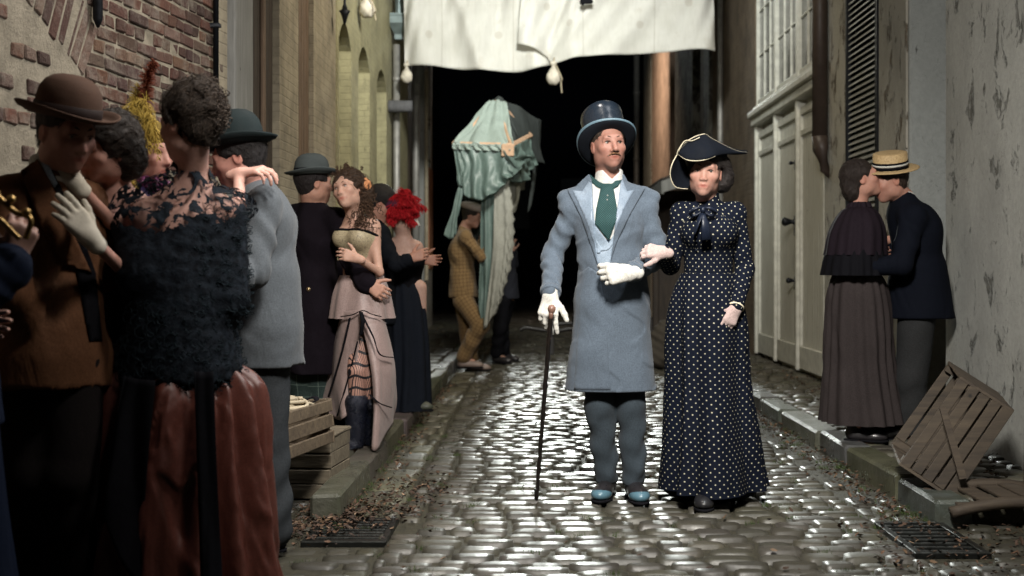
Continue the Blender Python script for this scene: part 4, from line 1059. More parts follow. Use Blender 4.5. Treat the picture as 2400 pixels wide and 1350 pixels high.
for X in 'LR':
    pass
# open the sleeves at the cuffs
coat = S.obj('frock_coat', .0065, BLUE, man, smooth_it=1)
B = bvh_of(coat)
V0 = Vector((0, 0, H))
PS = lambda n, poly, m, par, off=.003, th=.003, st=5: patch(n, poly, B, m, par, off, th, st)
PS('shirt_front', [(1387, 425), (1455, 425), (1449, 490), (1437, 560), (1420, 562), (1402, 548), (1393, 515), (1388, 460)], WHITE, man, .002, .002)
vest = PS('waistcoat', [(1389, 480), (1393, 515), (1404, 540), (1427, 570), (1441, 545), (1447, 495), (1440, 560), (1431, 615), (1429, 642), (1408, 642), (1396, 600), (1391, 545)], VEST, man, .003, .003)
PS('waistcoat_flap', [(1396, 560), (1409, 580), (1424, 575), (1440, 548), (1438, 572), (1425, 586), (1400, 590)], VEST, vest, .006, .003, 4)
tie = PS('cravat', [(1410, 430), (1436, 430), (1441, 455), (1446, 485), (1447, 508), (1427, 564), (1394, 524), (1397, 490), (1404, 458)], TIE, man, .006, .008)
PS('cravat_band', [(1383, 408), (1393, 418), (1412, 429), (1412, 444), (1398, 437), (1384, 425)], TIE, tie, .006, .006, 4)
PS('cravat_band', [(1435, 430), (1452, 414), (1458, 420), (1449, 436), (1436, 443)], TIE, tie, .006, .006, 4)
lp = PS('lapel', [(1329, 443), (1341, 445), (1360, 426), (1380, 408), (1387, 414), (1389, 444), (1391, 538), (1396, 590), (1402, 624), (1387, 581), (1363, 511)], BLUE, coat, .005, .006)
PS('satin_facing', [(1342, 446), (1365, 448), (1383, 420), (1388, 430), (1390, 520), (1394, 575), (1375, 520), (1355, 474)], SATIN, lp, .012, .002)
lp = PS('lapel', [(1512, 441), (1489, 443), (1472, 426), (1462, 408), (1455, 412), (1453, 444), (1443, 510), (1437, 567), (1431, 612), (1445, 568), (1477, 502)], BLUE, coat, .005, .006)
PS('satin_facing', [(1487, 445), (1470, 448), (1459, 420), (1454, 432), (1444, 508), (1440, 548), (1462, 490)], SATIN, lp, .012, .002)
PS('coat_front', [(1404, 640), (1416, 700), (1424, 800), (1431, 914), (1345, 914), (1354, 760), (1358, 640), (1380, 625)], BLUE, coat, .0, .003, 8)
g = MB()
for (x, y) in ((1424, 458), (1423, 468)): p = at(x, y, 5.845); g.lathe([(.0, .004), (.003, .003), (.004, 0), (.003, -.003), (0, -.004)], 8, Matrix.Translation(p))
g.build('tie_pin', MT['pipe'], tie, True)
g = MB(); h = B[0].ray_cast(V0, (at(1403, 591, 1)-V0).normalized()); p = h[0]; g.lathe([(.0, .008), (.006, .007), (.009, .003), (.009, 0)], 12, Matrix.Translation(p-Vector((0, .006, 0))) @ Matrix.Rotation(R(90), 4, 'X')); g.build('button', VEST, vest, True)
# collar
S = SDF(); r, f, u = headM(J)
S.cap(J['nk']-Z*.03, J['nk']+Z*.055+yv(10)*.01, .075, .066, k=.01); S.cut(J['nk']+Z*.05, Z*1.0-yv(12)*.25, .003); S.cut(J['nk']-Z*.03, -Z, .003)
c = J['nk']+Z*.052+yv(8)*.08; S.box(c, (.028, .05, .028), [list(x) for x in Matrix.Rotation(R(45), 3, 'Y')], .003, .003, True)
S.obj('shirt_collar', .0045, WHITE, man)
# gloves and cuffs
def gloves(J, o, hands, mat, which='LR', res=.0035, g_=.0022, cuff=.05):
    for X in which:
        h = hands[X]; S = SDF(); fd = Vector(h['f']).normalized(); ar = (J['w'+X]-J['e'+X]).normalized()
        add_hand(S, J['w'+X], h['f'], h['n'], X, h.get('curl', .4), h.get('spread', 1), h.get('sc', (.88 if J['fem'] else .98)*J['s']), g_, h.get('thumb', (.8, .6, .25)))
        S.cap(J['w'+X]-ar*cuff, J['w'+X], .036*J['s']*(.86 if J['fem'] else 1), .031*J['s']*(.88 if J['fem'] else 1), k=.02)
        S.cut(J['w'+X]-ar*cuff, -ar, .002)
        S.obj('glove', res, mat, o)
gloves(J, man, dict(R=hR, L=hL), GLOVE, cuff=.035)
for X in 'LR':
    ar = (J['w'+X]-J['e'+X]).normalized(); p = J['w'+X]-ar*.02
    g = MB(); g.tube([p-ar*.02, p, p+ar*.004], [.052, .05, .048], 20); g.tube([p+ar*.003, p+ar*.012], [.04, .038], 20); 
    g.build('cuff', BLUE if X == 'R' else BLUE, coat, True)
S = SDF(); add_legs(S, J, .012, th=.069, kn=.058, an=.043, fold=.007); S.cut(J['aR']+Z*-.02, -Z, .003)
S.wob(lambda P: .003*np.sin(P[:, 2]*60+P[:, 0]*30)*np.clip((.45-P[:, 2])*3, 0, 1), .003)
S.obj('trousers', .006, BLUET, man, smooth_it=1)
SADDLE = plain('black_shoe_leather', (.018, .016, .018), .35, bump=.3, coat=.2); BTOE = plain('light_blue_leather', (.085, .17, .22), .3, var=.1, coat=.4, bump=.05)
shoes(J, man, SADDLE, toe=BTOE, res=.005, L_=1.0)
hair_short(J, man, (.028, .018, .012), .005)
r, f, u = headM(J); L = lambda x, y, z: J['hd']+(r*x+f*y+u*z)
g = MB()
for sg in (-1, 1): g.tube([L(0, .103, -.049), L(sg*.012, .1, -.0505), L(sg*.024, .092, -.055), L(sg*.033, .084, -.061)], [.0045, .005, .0035, .001], 7)
g.build('moustache', HAIRM((.16, .08, .04)), man, True)
HM = hatM(J, 37, -3, .017, -.014, 0)
SILKY = plain('blue_grey_silk', (.012, .018, .027), .24, var=.1, bump=.12, bs=150, bd=.001, spec=.8, coat=.15); BRIMM = plain('hat_ribbon_edge', (.1, .16, .2), .5, var=.1)
hat = MB(); r0 = .092; pr = [(0, .19), (.07, .189), (.1, .187), (.105, .181), (.103, .14), (.096, .07), (.094, .03), (.095, .005)]
hat.lathe([(q[0], q[1]*.98) for q in pr], 48, HM, lambda r, z, a: (r*math.cos(a), r*math.sin(a)*1.12, z))
th = hat.build('top_hat', SILKY, man, True)
g = MB(); bx = brimfx(.028, .008, 1.12)
g.lathe([(.094, .002), (.11, .0), (.13, .001), (.141, .006), (.1435, .01), (.1445, .005), (.141, -.001), (.13, -.006), (.11, -.007), (.09, -.006)], 56, HM, bx); g.build('brim', plain('hat_felt', (.007, .009, .013), .85, bump=.4, bs=150), th, True)
g = MB(); g.lathe([(.141, .004), (.144, .0095), (.147, .009), (.148, .004), (.1465, 0), (.143, -.002)], 56, HM, bx); g.build('brim_ribbon', BRIMM, th, True)
g = MB(); g.lathe([(.0965, .035), (.0985, .033), (.1, .004), (.098, .0)], 48, HM, lambda r, z, a: (r*math.cos(a), r*math.sin(a)*1.12, z)); g.build('hat_band', plain('hat_band_silk', (.03, .05, .07), .4), th, True)
# cane (held: a thing of its own)
ct, cb_ = at(1291, 742, 5.74), at(1257, 1170, 5.98)
cn = root('walking_cane', (cb_.x, cb_.y, 0), 'dark knobbly cane with a round knob, held in a white glove', 'cane')
pts = []; rr = []; rnd = random.Random(4)
for i in range(60):
    t = i/59; p = ct.lerp(cb_, t); pts.append(p+Vector((rnd.gauss(0, .0008), rnd.gauss(0, .0008), 0))); rr.append(.0115-.003*t+(.0022 if i % 9 == 4 else 0)+rnd.uniform(0, .0008))
CANE = NT('knobbly_wood'); n_ = CANE.noise(30, 4); CANE = CANE.out(Base_Color=CANE.ramp(n_, [(.5, (.007, .005, .004)), (.68, (.014, .009, .007)), (.76, (.28, .19, .13))]), Roughness=.4, Coat_Weight=.3)
g = MB(); g.tube(pts, rr, 10); g.build('shaft', CANE, cn, True)
g = MB(); g.lathe([(0, .02), (.01, .018), (.018, .008), (.019, -.002), (.015, -.014), (.01, -.02)], 16, Matrix.Translation(ct+Vector((.004, -.0, .035)))); g.tube([ct+Vector((0, 0, -.01)), ct+Vector((.002, 0, .03))], [.012, .011], 10); g.build('knob', plain('wooden_knob', (.2, .11, .08), .4), cn, True)
g = MB(); g.tube([cb_+Vector((-.0003, 0, .05)), cb_], [.0105, .009], 10); g.build('ferrule', MT['grate'], cn, True)
# ---------- lady in the navy dress with white dots
J = skel(at(1662, 1160, 5.98).x, 5.98, 0, 1.68, -5, True)
J['hd'] = at(1652, 406, 5.92); J['nk'] = at(1660, 478, 5.97); setface(J, -10, 0, -4); J['hs'] = .98
J['sR'] = at(1598, 500, 5.99); J['sL'] = at(1722, 500, 5.97); J['ch'] = at(1661, 545, 5.97); J['wa'] = at(1660, 640, 5.98); J['pe'] = at(1660, 720, 5.99)
J['eR'] = at(1571, 622, 6.0); J['wR'] = at(1556, 592, 5.80); J['eL'] = at(1746, 630, 5.99); J['wL'] = at(1724, 724, 5.86)
J['aR'] = at(1640, 1140, 6.0); J['aL'] = at(1650, 1140, 5.84); J['tL'] = yv(-8); J['kL'] = at(1655, 930, 5.9)
hR = dict(f=(-.9, -.1, .1), n=(.1, .8, -.35), curl=[.7, .75, .8, .8], thumb=(.75, .7, .1), spread=.6, sc=.82)
hL = dict(f=(at(1692, 785, 5.82)-at(1724, 724, 5.86)), n=(-.35, .7, -.1), curl=[.25, .4, .5, .55], thumb=(.8, .6, .2), spread=.7)
lady = person(J, 'lady in a white-dotted navy dress and folded hat, arm linked with the gentleman', (.36, .205, .16), .004, dict(R=hR, L=hL), look=Vector((-.12, -1, 0)), brow=(.05, .03, .022), nose=.85)
LJ = J; NAVY = (.005, .007, .014)
DOT = cloth('navy_dotted_cloth', NAVY, .8, .2, .04, 800, .1, .25, pattern=pat_dots(1/.036, .09, (.4, .38, .29)))
NAV = cloth('plain_navy_cloth', NAVY, .7, .2, .05, 800, .2, .25); SATN = cloth('navy_satin', (.008, .012, .024), .4, .2, .2, 800, .05, .3)
PINK = cloth('pink_mesh_glove', (.4, .3, .28), .8, .1, .2, 500, .4, .2)
S = SDF(); s = J['s']
add_torso(S, J, .010, arms='', waist=.9)
for X in 'LR':
    e, w_ = J['e'+X], J['w'+X]; d = (w_-e).normalized(); S.cap(J['s'+X], e, .05, .044, k=.012, fold=(.003, 2.6, 1, 1.5)); S.cap(e, w_-d*.012, .046, .036, k=.015, fold=(.0025, 3, 2, 1.7))
S.cap(J['nk']-Z*.02, J['nk']+Z*.05+yv(-10)*.01, .056, .052, k=.02); S.cut(J['nk']+Z*.052, Z-yv(-10)*.2, .003)
S.cut(at(1660, 742, 5.98), -Z, .01)
bod = S.obj('bodice', .0055, DOT, lady, uv=True, smooth_it=1)
Cc = lambda px, py: at(px, py, 5.98)
dip = lambda a: -.035*math.cos(a-0)*1.0
sk_ = skirt('skirt', [(Cc(1659, 640), .128, .105), (Cc(1658, 700), .168, .135), (Cc(1658, 770), .186, .15), (Cc(1660, 900), .196, .17), (Cc(1666, 1020), .222, .22), (Cc(1669, 1142), .252, .27)], DOT, lady, 200, 7, (.001, .034), -5, 3, 44, .9, crumple=.004)
S = SDF(); S.ell(Cc(1668, 1150)+Vector((0, .06, 0)), (.23, .22, .05)); S.cut(Vector((0, 0, .006)), -Z); S.cut(Vector((0, 0, .07)), Z); S.obj('petticoat', .008, NAV, lady)
gloves(J, lady, dict(R=hR, L=hL), PINK, cuff=.03)
p = J['wL']; ar = (J['wL']-J['eL']).normalized(); g = MB(); g.tube([p-ar*.016, p-ar*.008], [.037, .041], 20); g.build('cuff_trim', plain('cream_piping', (.6, .54, .4), .7), lady, True)
shoes(J, lady, plain('black_boot', (.012, .012, .014), .4, coat=.2), 'L', res=.005, L_=1.05)
g = MB(); a = J['aL']; P0 = Vector((a.x, a.y, 0)); t = J['tL']; g.tube([P0+t*.055+Z*.075, P0+t*.02+Z*.115], [.032, .036], 14); up_ = g.build('shoe_upper', plain('cream_leather', (.5, .42, .2), .45, bump=.1), lady, True)
g = MB(); sd = t.cross(Z)
for k in range(3):
    c = P0+t*(.093-.012*k)+Z*(.09+.014*k); g.tube([c-sd*.016, c+t*.004+sd*.0, c+sd*.016+Z*.006], .002, 5)
g.build('laces', MT['black'], up_, True)
# bow at the throat
g = MB(); c = at(1647, 492, 5.83)
for sg in (-1, 1):
    V_ = []
    for i in range(9):
        a = i/8*2*math.pi; V_.append(c+Vector((sg*(.03-.028*math.cos(a)), -.006*math.sin(a)*1.5, .0+.016*math.sin(a)-.008*(1-math.cos(a)))))
    g.tube(V_, [.006, .014, .018, .016, .012, .015, .018, .013, .006], 10, flat=.5)
g.lathe([(0, .014), (.011, .011), (.013, 0), (.011, -.011), (0, -.014)], 12, Matrix.Translation(c-Vector((0, .01, 0))))
g.tube([c, at(1638, 515, 5.80), at(1628, 548, 5.80)], [.008, .014, .021], 10, flat=.3); g.tube([c, at(1652, 520, 5.80), at(1656, 562, 5.80)], [.008, .018, .027], 10, flat=.3)
g.build('neck_bow', SATN, lady, True)
BL = bvh_of(bod)[0]
for i in range(5):
    h = BL.ray_cast(V0, (at(1632, 565+i*21, 1)-V0).normalized())
    if h[0]: g = MB(); g.lathe([(0, .004), (.004, .003), (.0055, 0)], 8, Matrix.Translation(h[0]-Vector((0, .004, 0))) @ Matrix.Rotation(R(90), 4, 'X')); g.build('button', SATN, bod, True)
# hair and hat
S = SDF(); r, f, u = headM(J); hs = J['hs']; M3 = [list(x) for x in Matrix((r, f, u)).transposed()]; L = lambda x, y, z: J['hd']+(r*x+f*y+u*z)*hs
S.ell(L(0, -.02, .045), (.09, .098, .092), M3); S.ell(L(-.055, -.055, .01), (.075, .07, .095), M3, .03); S.ell(L(.04, -.06, .0), (.06, .06, .085), M3, .03); S.ell(L(-.075, -.05, -.03), (.06, .055, .06), M3, .03)
S.ell(L(0, .115, -.03), (.064, .085, .088), M3, .015, True); S.ell(L(-.085, .02, -.01), (.022, .03, .04), M3, .01, True)
S.wob(lambda P: nz(P, 110, 2, .003), .003); S.cut(L(0, 0, -.095), -u, .02)
strands(J, lady, S.obj('hair', .005, HAIRM((.012, .009, .008)), lady), HAIRM((.02, .014, .012)), 500, .07, 4, (-.6, -1, 0))
HATM = plain('navy_felt', (.003, .0045, .008), .85, var=.3, bump=.6, bs=120, bd=.004)
S = SDF(); S.ell(L(-.005, -.03, .10), (.095, .1, .055), M3); S.cut(L(0, 0, .07), -u, .01); hat2 = S.obj('folded_hat', .005, HATM, lady)
def loftsheet(name, c1, c2, mat, parent, bulge=(0, 0, 0), n=24, m=10, th=.004, wav=0):
    def ev(c, t):
        q = t*(len(c)-1); i = min(int(q), len(c)-2); q -= i; p = [c[max(i-1, 0)], c[i], c[i+1], c[min(i+2, len(c)-1)]]
        return p[1]+(p[2]-p[0])*(.5*q)+(p[0]*2-p[1]*5+p[2]*4-p[3])*(.5*q*q)+(p[1]*3-p[0]-p[2]*3+p[3])*(.5*q**3)
    def fn(u_, v): return ev(c1, u_).lerp(ev(c2, u_), v)+Vector(bulge)*math.sin(math.pi*v)+Vector((0, wav*math.sin(u_*wav*900), 0))*math.sin(math.pi*v)
    V_, Fc = grid_mesh(fn, n, m); o = mk(name, V_, Fc, mat, parent, True); md = o.modifiers.new('s', 'SOLIDIFY'); md.thickness = th; md.offset = 0; return o
cv = lambda *pp: [at(*q) for q in pp]
TRIM = plain('cream_piping_hat', (.42, .38, .28), .7, var=.1)
top = cv((1590, 357, 5.86), (1612, 334, 5.86), (1630, 322, 5.86), (1652, 315, 5.87), (1668, 325, 5.88), (1700, 342, 5.92), (1728, 354, 5.95), (1752, 358, 5.97))
bot = cv((1591, 362, 5.84), (1606, 373, 5.79), (1625, 377, 5.77), (1650, 375, 5.77), (1676, 366, 5.79), (1700, 362, 5.86), (1726, 362, 5.93), (1748, 360, 5.97))
loftsheet('hat_flap', top, bot, HATM, hat2, (0, -.02, 0), 36)
back = cv((1590, 357, 5.9), (1606, 340, 6.0), (1630, 330, 6.05), (1655, 330, 6.08), (1680, 340, 6.09), (1705, 350, 6.07), (1728, 358, 6.03), (1750, 359, 5.98))
loftsheet('hat_flap', top, back, HATM, hat2, (0, 0, .01), 36)
lob1 = cv((1592, 361, 5.86), (1603, 375, 5.9), (1611, 395, 5.93), (1617, 415, 5.93), (1620, 432, 5.92)); lob2 = cv((1588, 361, 5.86), (1575, 385, 5.83), (1571, 412, 5.84), (1583, 438, 5.86), (1612, 443, 5.9))
loftsheet('hat_flap', lob1, lob2, HATM, hat2, (0, .015, 0), 24)
def smoothc(c, n=24):
    out = []
    for k in range(n+1):
        q = k/n*(len(c)-1); i = min(int(q), len(c)-2); q -= i; p = [c[max(i-1, 0)], c[i], c[i+1], c[min(i+2, len(c)-1)]]
        out.append(p[1]+(p[2]-p[0])*(.5*q)+(p[0]*2-p[1]*5+p[2]*4-p[3])*(.5*q*q)+(p[1]*3-p[0]-p[2]*3+p[3])*(.5*q**3))
    return out
g = MB(); g.tube(smoothc(top), .0027, 6); g.tube(smoothc(bot[:5]), .0027, 6); g.tube(smoothc(lob2), .0028, 6); g.tube(smoothc(cv((1590, 357, 5.84), (1600, 340, 5.85), (1618, 326, 5.85), (1635, 318, 5.86), (1652, 314, 5.87))), .0028, 6)
g.tube(smoothc(cv((1586, 362, 5.83), (1592, 348, 5.82), (1606, 330, 5.84), (1622, 330, 5.83), (1640, 322, 5.83))), .0026, 6); g.build('hat_piping', TRIM, hat2, True)
# ================================================================= PEOPLE: the couples along the walls and the bearers
def coat(J, o, mat, name='jacket', hem=None, hr=.19, res=.009, g=.017, arms='LR', fl=1.25, fold=.006, sm=1, uv=False, cutn=None, cuff=.02, hf=None, sleeve=(.062, .054, .046), wob=.003):
    S = SDF(); s = J['s']; f = J['f']; m = .88 if J['fem'] else 1
    add_torso(S, J, g, arms='')
    for X in arms:
        e, w_ = J['e'+X], J['w'+X]; d = (w_-e).normalized()
        S.cap(J['s'+X], e, sleeve[0]*s*m, sleeve[1]*s*m, k=.014, fold=(fold*.7, 2.6, 1+ord(X), 1.7)); S.cap(e, w_-d*cuff, sleeve[1]*s*m, sleeve[2]*s*m, k=.014, fold=(fold*.7, 3.0, 2.4+ord(X), 1.9))
    if hem is not None:
        hem = Vector(hem); S.cap(J['wa'], hem, .135*s*m+g, hr, k=.05, flat=(f, fl)); S.cut(hem, cutn or -Z, .005)
    else: S.cut(J['pe']-Z*.1, -Z, .005)
    S.cap(J['nk']-Z*.03, J['nk']+Z*.02, .068*s*m, .066*s*m, k=.02); S.cut(J['nk']+Z*.035-f*.02, Z-f*.3, .004)
    S.wob(lambda P: nz(P*np.array([1, 1, .55], np.float32), 30, 5, wob*1.4), wob*2)
    return S.obj(name, res, mat, o, uv=uv, smooth_it=sm)
def trousers(J, o, mat, res=.009, g=.013, th=.085, kn=.068, an=.058, which='LR', uv=False):
    S = SDF(); add_legs(S, J, g, th=th, kn=kn, an=an, fold=.008, which=which); S.cap(J['hL'], J['hR'], .1*J['s'], k=.03)
    S.cut(Vector((0, 0, J['z0']+.03)), -Z, .003); return S.obj('trousers', res, mat, o, uv=uv, smooth_it=1)
def collar(J, o, mat, g=.064, h=.05):
    S = SDF(); s = J['s']*(.85 if J['fem'] else 1); S.cap(J['nk']-Z*.02, J['nk']+Z*h, (g+.006)*s, g*s, k=.01); S.cut(J['nk']+Z*(h-.01)-J['f']*.02, Z-J['f']*.25, .003); S.cut(J['nk']-Z*.02, -Z, .003); return S.obj('shirt_collar', .006, mat, o)
C = lambda n, c, **k: cloth(n, c, **k)
BLK = C('black_wool', (0.0054, 0.0054, 0.0072), sheen=.05); DKBLUE = C('dark_suit_cloth', (0.0066, 0.0078, 0.0108), sheen=.05)
# ---------- kissing couple on the right
J = skel(2.05, 7.35, .1, 1.72, -88); A = lambda k, *q: J.__setitem__(k, at(*q))
A('hd', 2084, 424, 7.33); setface(J, -84, -14, 0); A('nk', 2118, 466, 7.36); A('ch', 2148, 548, 7.36); A('wa', 2152, 640, 7.36); A('pe', 2150, 720, 7.36)
A('sL', 2140, 512, 7.2); A('sR', 2135, 512, 7.52); A('eL', 2112, 620, 7.12); A('wL', 2040, 626, 7.16); A('eR', 2090, 600, 7.58); A('wR', 2010, 600, 7.5)
for X, y in (('L', 7.30), ('R', 7.42)): A('h'+X, 2150, 735, y); A('k'+X, 2135, 885, y); A('a'+X, 2128, 1030, y)
J['tL'] = J['tR'] = yv(-80)
p15 = person(J, 'man in a straw boater and black jacket kissing the woman by the white wall', (.38, .2, .15), .006, dict(L=dict(f=(-1, .1, .05), n=(.1, 1, 0), curl=[.5, .6, .7, .8]), R=dict(f=(-1, 0, 0), n=(0, -1, 0), curl=.3)))
bk = coat(J, p15, C('black_serge', (0.0042, 0.0054, 0.0096), sheen=.04), hem=at(2156, 745, 7.36), hr=.2, fl=1.0, g=.036, sleeve=(.075, .066, .055)); collar(J, p15, WHITE)
g = MB(); d = (J['wL']-J['eL']).normalized(); g.tube([J['wL']-d*.024, J['wL']-d*.005], [.043, .04], 16); g.build('cuff', WHITE, bk, True)
trousers(J, p15, C('grey_striped_wool', (.024, .025, .026)), th=.1, kn=.085, an=.07)
shoes(J, p15, SADDLE, res=.008); hair_short(J, p15, (.03, .018, .012), .012, res=.006)
STRAW = NT('straw'); v_ = STRAW.map(STRAW.coord(), (1, 1, 1)); n_ = STRAW.noise(120, 3); STRAW = STRAW.out(Base_Color=STRAW.ramp(n_, [(.3, (.3, .2, .09)), (.7, (.52, .38, .2))]), Roughness=.7, Normal=STRAW.bump(n_, .7, .003))
M4 = hatM(J, 6, -14, .068, -.025); g = MB()
g.lathe([(0, .098), (.07, .098), (.088, .096), (.092, .09), (.093, .0), (.1, -.002), (.15, -.004), (.155, .0), (.15, .004), (.1, .004)], 40, M4, lambda r, z, a: (r*math.cos(a), r*math.sin(a)*1.1, z)); bh = g.build('straw_boater', STRAW, p15, True)
for (z0_, z1_, m_) in ((.036, .048, 'k'), (.024, .0355, 'w'), (.006, .0235, 'k')):
    g = MB(); g.lathe([(.0925, z1_), (.0955, z1_), (.0955, z0_), (.0925, z0_)], 40, M4, lambda r, z, a: (r*math.cos(a), r*math.sin(a)*1.1, z)); g.build('hat_ribbon', BLK if m_ == 'k' else WHITE, bh, True)
# woman in the cape
J = skel(1.92, 7.33, .1, 1.62, 84, True)
A('hd', 2022, 420, 7.31); setface(J, 80, 16, 0); A('nk', 2012, 482, 7.33); A('ch', 2012, 555, 7.33); A('wa', 2008, 640, 7.33); A('pe', 2012, 700, 7.33)
A('sR', 2008, 522, 7.26); A('sL', 2008, 522, 7.42); A('eR', 1998, 600, 7.24); A('wR', 2045, 600, 7.3); A('eL', 2020, 600, 7.5); A('wL', 2090, 560, 7.55); A('aR', 2003, 1020, 7.24); A('aL', 2030, 1018, 7.36); J['tR'] = yv(70); J['tL'] = yv(80)
p14 = person(J, 'woman in a short dark cape and long pleated mauve skirt, kissing the boater man', (.42, .22, .165), .006, dict(R=dict(f=(1, 0, .2), n=(0, 1, 0)), L=dict(f=(1, 0, .2), n=(0, -1, 0))))
MAUVE = C('mauve_wool_skirt', (.034, .028, .028)); PLUM = C('plum_cape_cloth', (.014, .01, .014), fold=.4)
K = lambda px, py: at(px, py, 7.33)
skirt('skirt', [(K(2008, 642), .13, .13), (K(2010, 700), .175, .175), (K(2014, 860), .19, .2), (K(2021, 988), .245, .24)], MAUVE, p14, 150, 15, (.006, .018), 84, 5, 30, .7, crumple=.004)
skirt('bodice_jacket', [(K(2008, 500), .09, .09), (K(2008, 560), .14, .13), (K(2004, 640), .115, .115), (K(2003, 664), .14, .14)], C('grey_green_cloth', (.07, .09, .08)), p14, 60, 9, (.001, .006), 84, 6, 12)
skirt('cape', [(K(2013, 484), .058, .055), (K(2012, 498), .13, .11), (K(2008, 540), .215, .16), (K(2004, 598), .23, .18)], PLUM, p14, 120, 16, (.002, .008), 84, 7, 22, .7)
skirt('cape_flounce', [(K(2006, 585), .22, .17), (K(2004, 610), .235, .185), (K(2002, 645), .245, .195)], BLK, p14, 120, 22, (.004, .009), 84, 8, 10, .7)
skirt('cape_frill', [(K(2014, 474), .062, .06), (K(2013, 487), .075, .075)], PLUM, p14, 100, 14, (.004, .008), 84, 9, 6, .5)
S = SDF(); r, f, u = headM(J); M3 = [list(x) for x in Matrix((r, f, u)).transposed()]; L = lambda x, y, z: J['hd']+(r*x+f*y+u*z)*J['hs']
S.ell(L(0, -.03, .04), (.09, .1, .092), M3); S.ell(L(0, -.085, -.045), (.075, .055, .075), M3, .03); S.ell(L(0, .11, -.03), (.07, .082, .095), M3, .012, True); S.ell(L(.085, .01, -.02), (.02, .03, .035), M3, .01, True)
S.wob(lambda P: nz(P, 120, 3, .003), .003); strands(J, p14, S.obj('hair', .006, HAIRM((.02, .014, .012)), p14), HAIRM((.035, .025, .02)), 400, .07, 5)
shoes(J, p14, SADDLE, res=.008)
# ---------- overcoat man and curly haired woman on the left
J = skel(-1.28, 7.3, .1, 1.76, 128)
A('hd', 737, 430, 7.28); setface(J, 118, 0, 0); A('nk', 733, 480, 7.3); A('ch', 735, 560, 7.3); A('wa', 732, 660, 7.3); A('pe', 732, 730, 7.3)
A('sR', 792, 520, 7.2); A('sL', 688, 512, 7.42); A('eR', 838, 630, 7.1); A('wR', 862, 668, 6.98); A('eL', 730, 620, 7.55); A('wL', 800, 640, 7.6)
for X, px in (('L', 715), ('R', 752)): A('h'+X, px, 740, 7.3); A('k'+X, px, 880, 7.28); A('a'+X, px, 1028, 7.3)
p6 = person(J, 'man in a grey bowler and long dark plum overcoat, seen from behind, left side', (.4, .22, .16), .006, dict(R=dict(f=(.4, -.1, -.2), n=(-.3, .9, 0), curl=.6), L=dict(f=(1, 0, 0), n=(0, -1, 0))))
OC = C('plum_overcoat_wool', (0.0072, 0.0054, 0.0078), sheen=.05, rough=.95)
oc = coat(J, p6, OC, 'overcoat', at(735, 872, 7.3), .235, g=.026, fl=1.15, sleeve=(.074, .068, .062), wob=.004)
collar(J, p6, WHITE, .062, .04)
for (x, y) in ((723, 678), (790, 690)):
    h = bvh_of(oc)[0].ray_cast(V0, (at(x, y, 1)-V0).normalized())
    if h[0]: g = MB(); g.lathe([(0, .006), (.01, .005), (.013, 0), (.013, -.004)], 14, Matrix.Translation(h[0]) @ Matrix.Rotation(R(90), 4, 'X')); g.build('button', plain('brass_button', (.3, .22, .12), .3, .8), oc, True)
g = MB(); d = (J['wR']-J['eR']).normalized(); g.tube([J['wR']-d*.03, J['wR']-d*.006], [.046, .044], 16); g.build('cuff', WHITE, oc, True)
trousers(J, p6, C('green_plaid', (.03, .045, .042), sheen=.05, pattern=pat_check(14, .03, (.12, .16, .14), .7)), th=.1, kn=.095, an=.075, uv=True); shoes(J, p6, SADDLE, res=.008)
hair_short(J, p6, (.014, .01, .01), .012, -.07, .006)
GB = plain('grey_felt', (.055, .065, .065), .85, var=.15, bump=.3, bs=150, bd=.002); bowler(J, p6, GB, BLK, hatM(J, 2, 0, .058, -.015), .093, .12, .05, .02)
# woman
J = skel(-1.05, 7.12, .1, 1.66, -30, True)
A('hd', 816, 447, 7.08); setface(J, -24, 8, 14); A('nk', 832, 508, 7.12); A('ch', 842, 558, 7.12); A('wa', 846, 632, 7.14); A('pe', 848, 690, 7.14)
A('sL', 872, 532, 7.08); A('sR', 808, 530, 7.2); A('eL', 889, 638, 7.03); A('wL', 838, 606, 6.86); A('eR', 780, 600, 7.35); A('wR', 740, 560, 7.45)
A('hL', 862, 710, 7.12); A('hR', 830, 710, 7.16); A('kL', 868, 880, 7.0); A('kR', 838, 870, 6.96); A('aR', 832, 1036, 6.98); A('aL', 872, 1034, 7.1); J['tR'] = yv(-20); J['tL'] = yv(10)
p7 = person(J, 'curly haired woman in a cream corset and hitched dusty pink skirt', (.46, .28, .21), .005, dict(L=dict(f=(-1, -.05, .3), n=(.2, .9, -.3), curl=.4), R=dict(f=(-1, 0, .2), n=(0, -1, 0), curl=.3)), look=Vector((-.8, -.5, -.1)), nose=.8)
CORS = NT('patterned_corset'); n_ = CORS.ramp(CORS.noise(45, 3, .5, None, 2.0), [(.47, 0.0), (.5, 1.0), (.53, 0.0)]); CORS = CORS.out(Base_Color=CORS.mix(n_, (.36, .3, .19), (.08, .065, .05)), Roughness=.6, Normal=CORS.bump(CORS.noise(30, 2), .2, .01))
S = SDF(); add_torso(S, J, .004, arms='', waist=.85); S.cut(J['ch']+Z*.012, Z-J['f']*.35, .008); S.cut(J['pe']+Z*.05, -Z, .01); co_ = S.obj('corset', .006, CORS, p7, smooth_it=1)
S = SDF(); add_torso(S, J, .0065, arms='', waist=.85); S.cut(J['ch']+Z*.018, Z-J['f']*.35, .002); S.cut(J['ch']+Z*-.002, -Z+J['f']*.35, .002); S.obj('corset_edging', .006, BLK, co_)
DPK = C('dusty_pink_satin', (.27, .195, .18), rough=.55, sheen=.1, fold=.6, wb=.05, fsc=7)
K = lambda px, py, Y=7.12: at(px, py, Y)
def leftopen(a): return 0
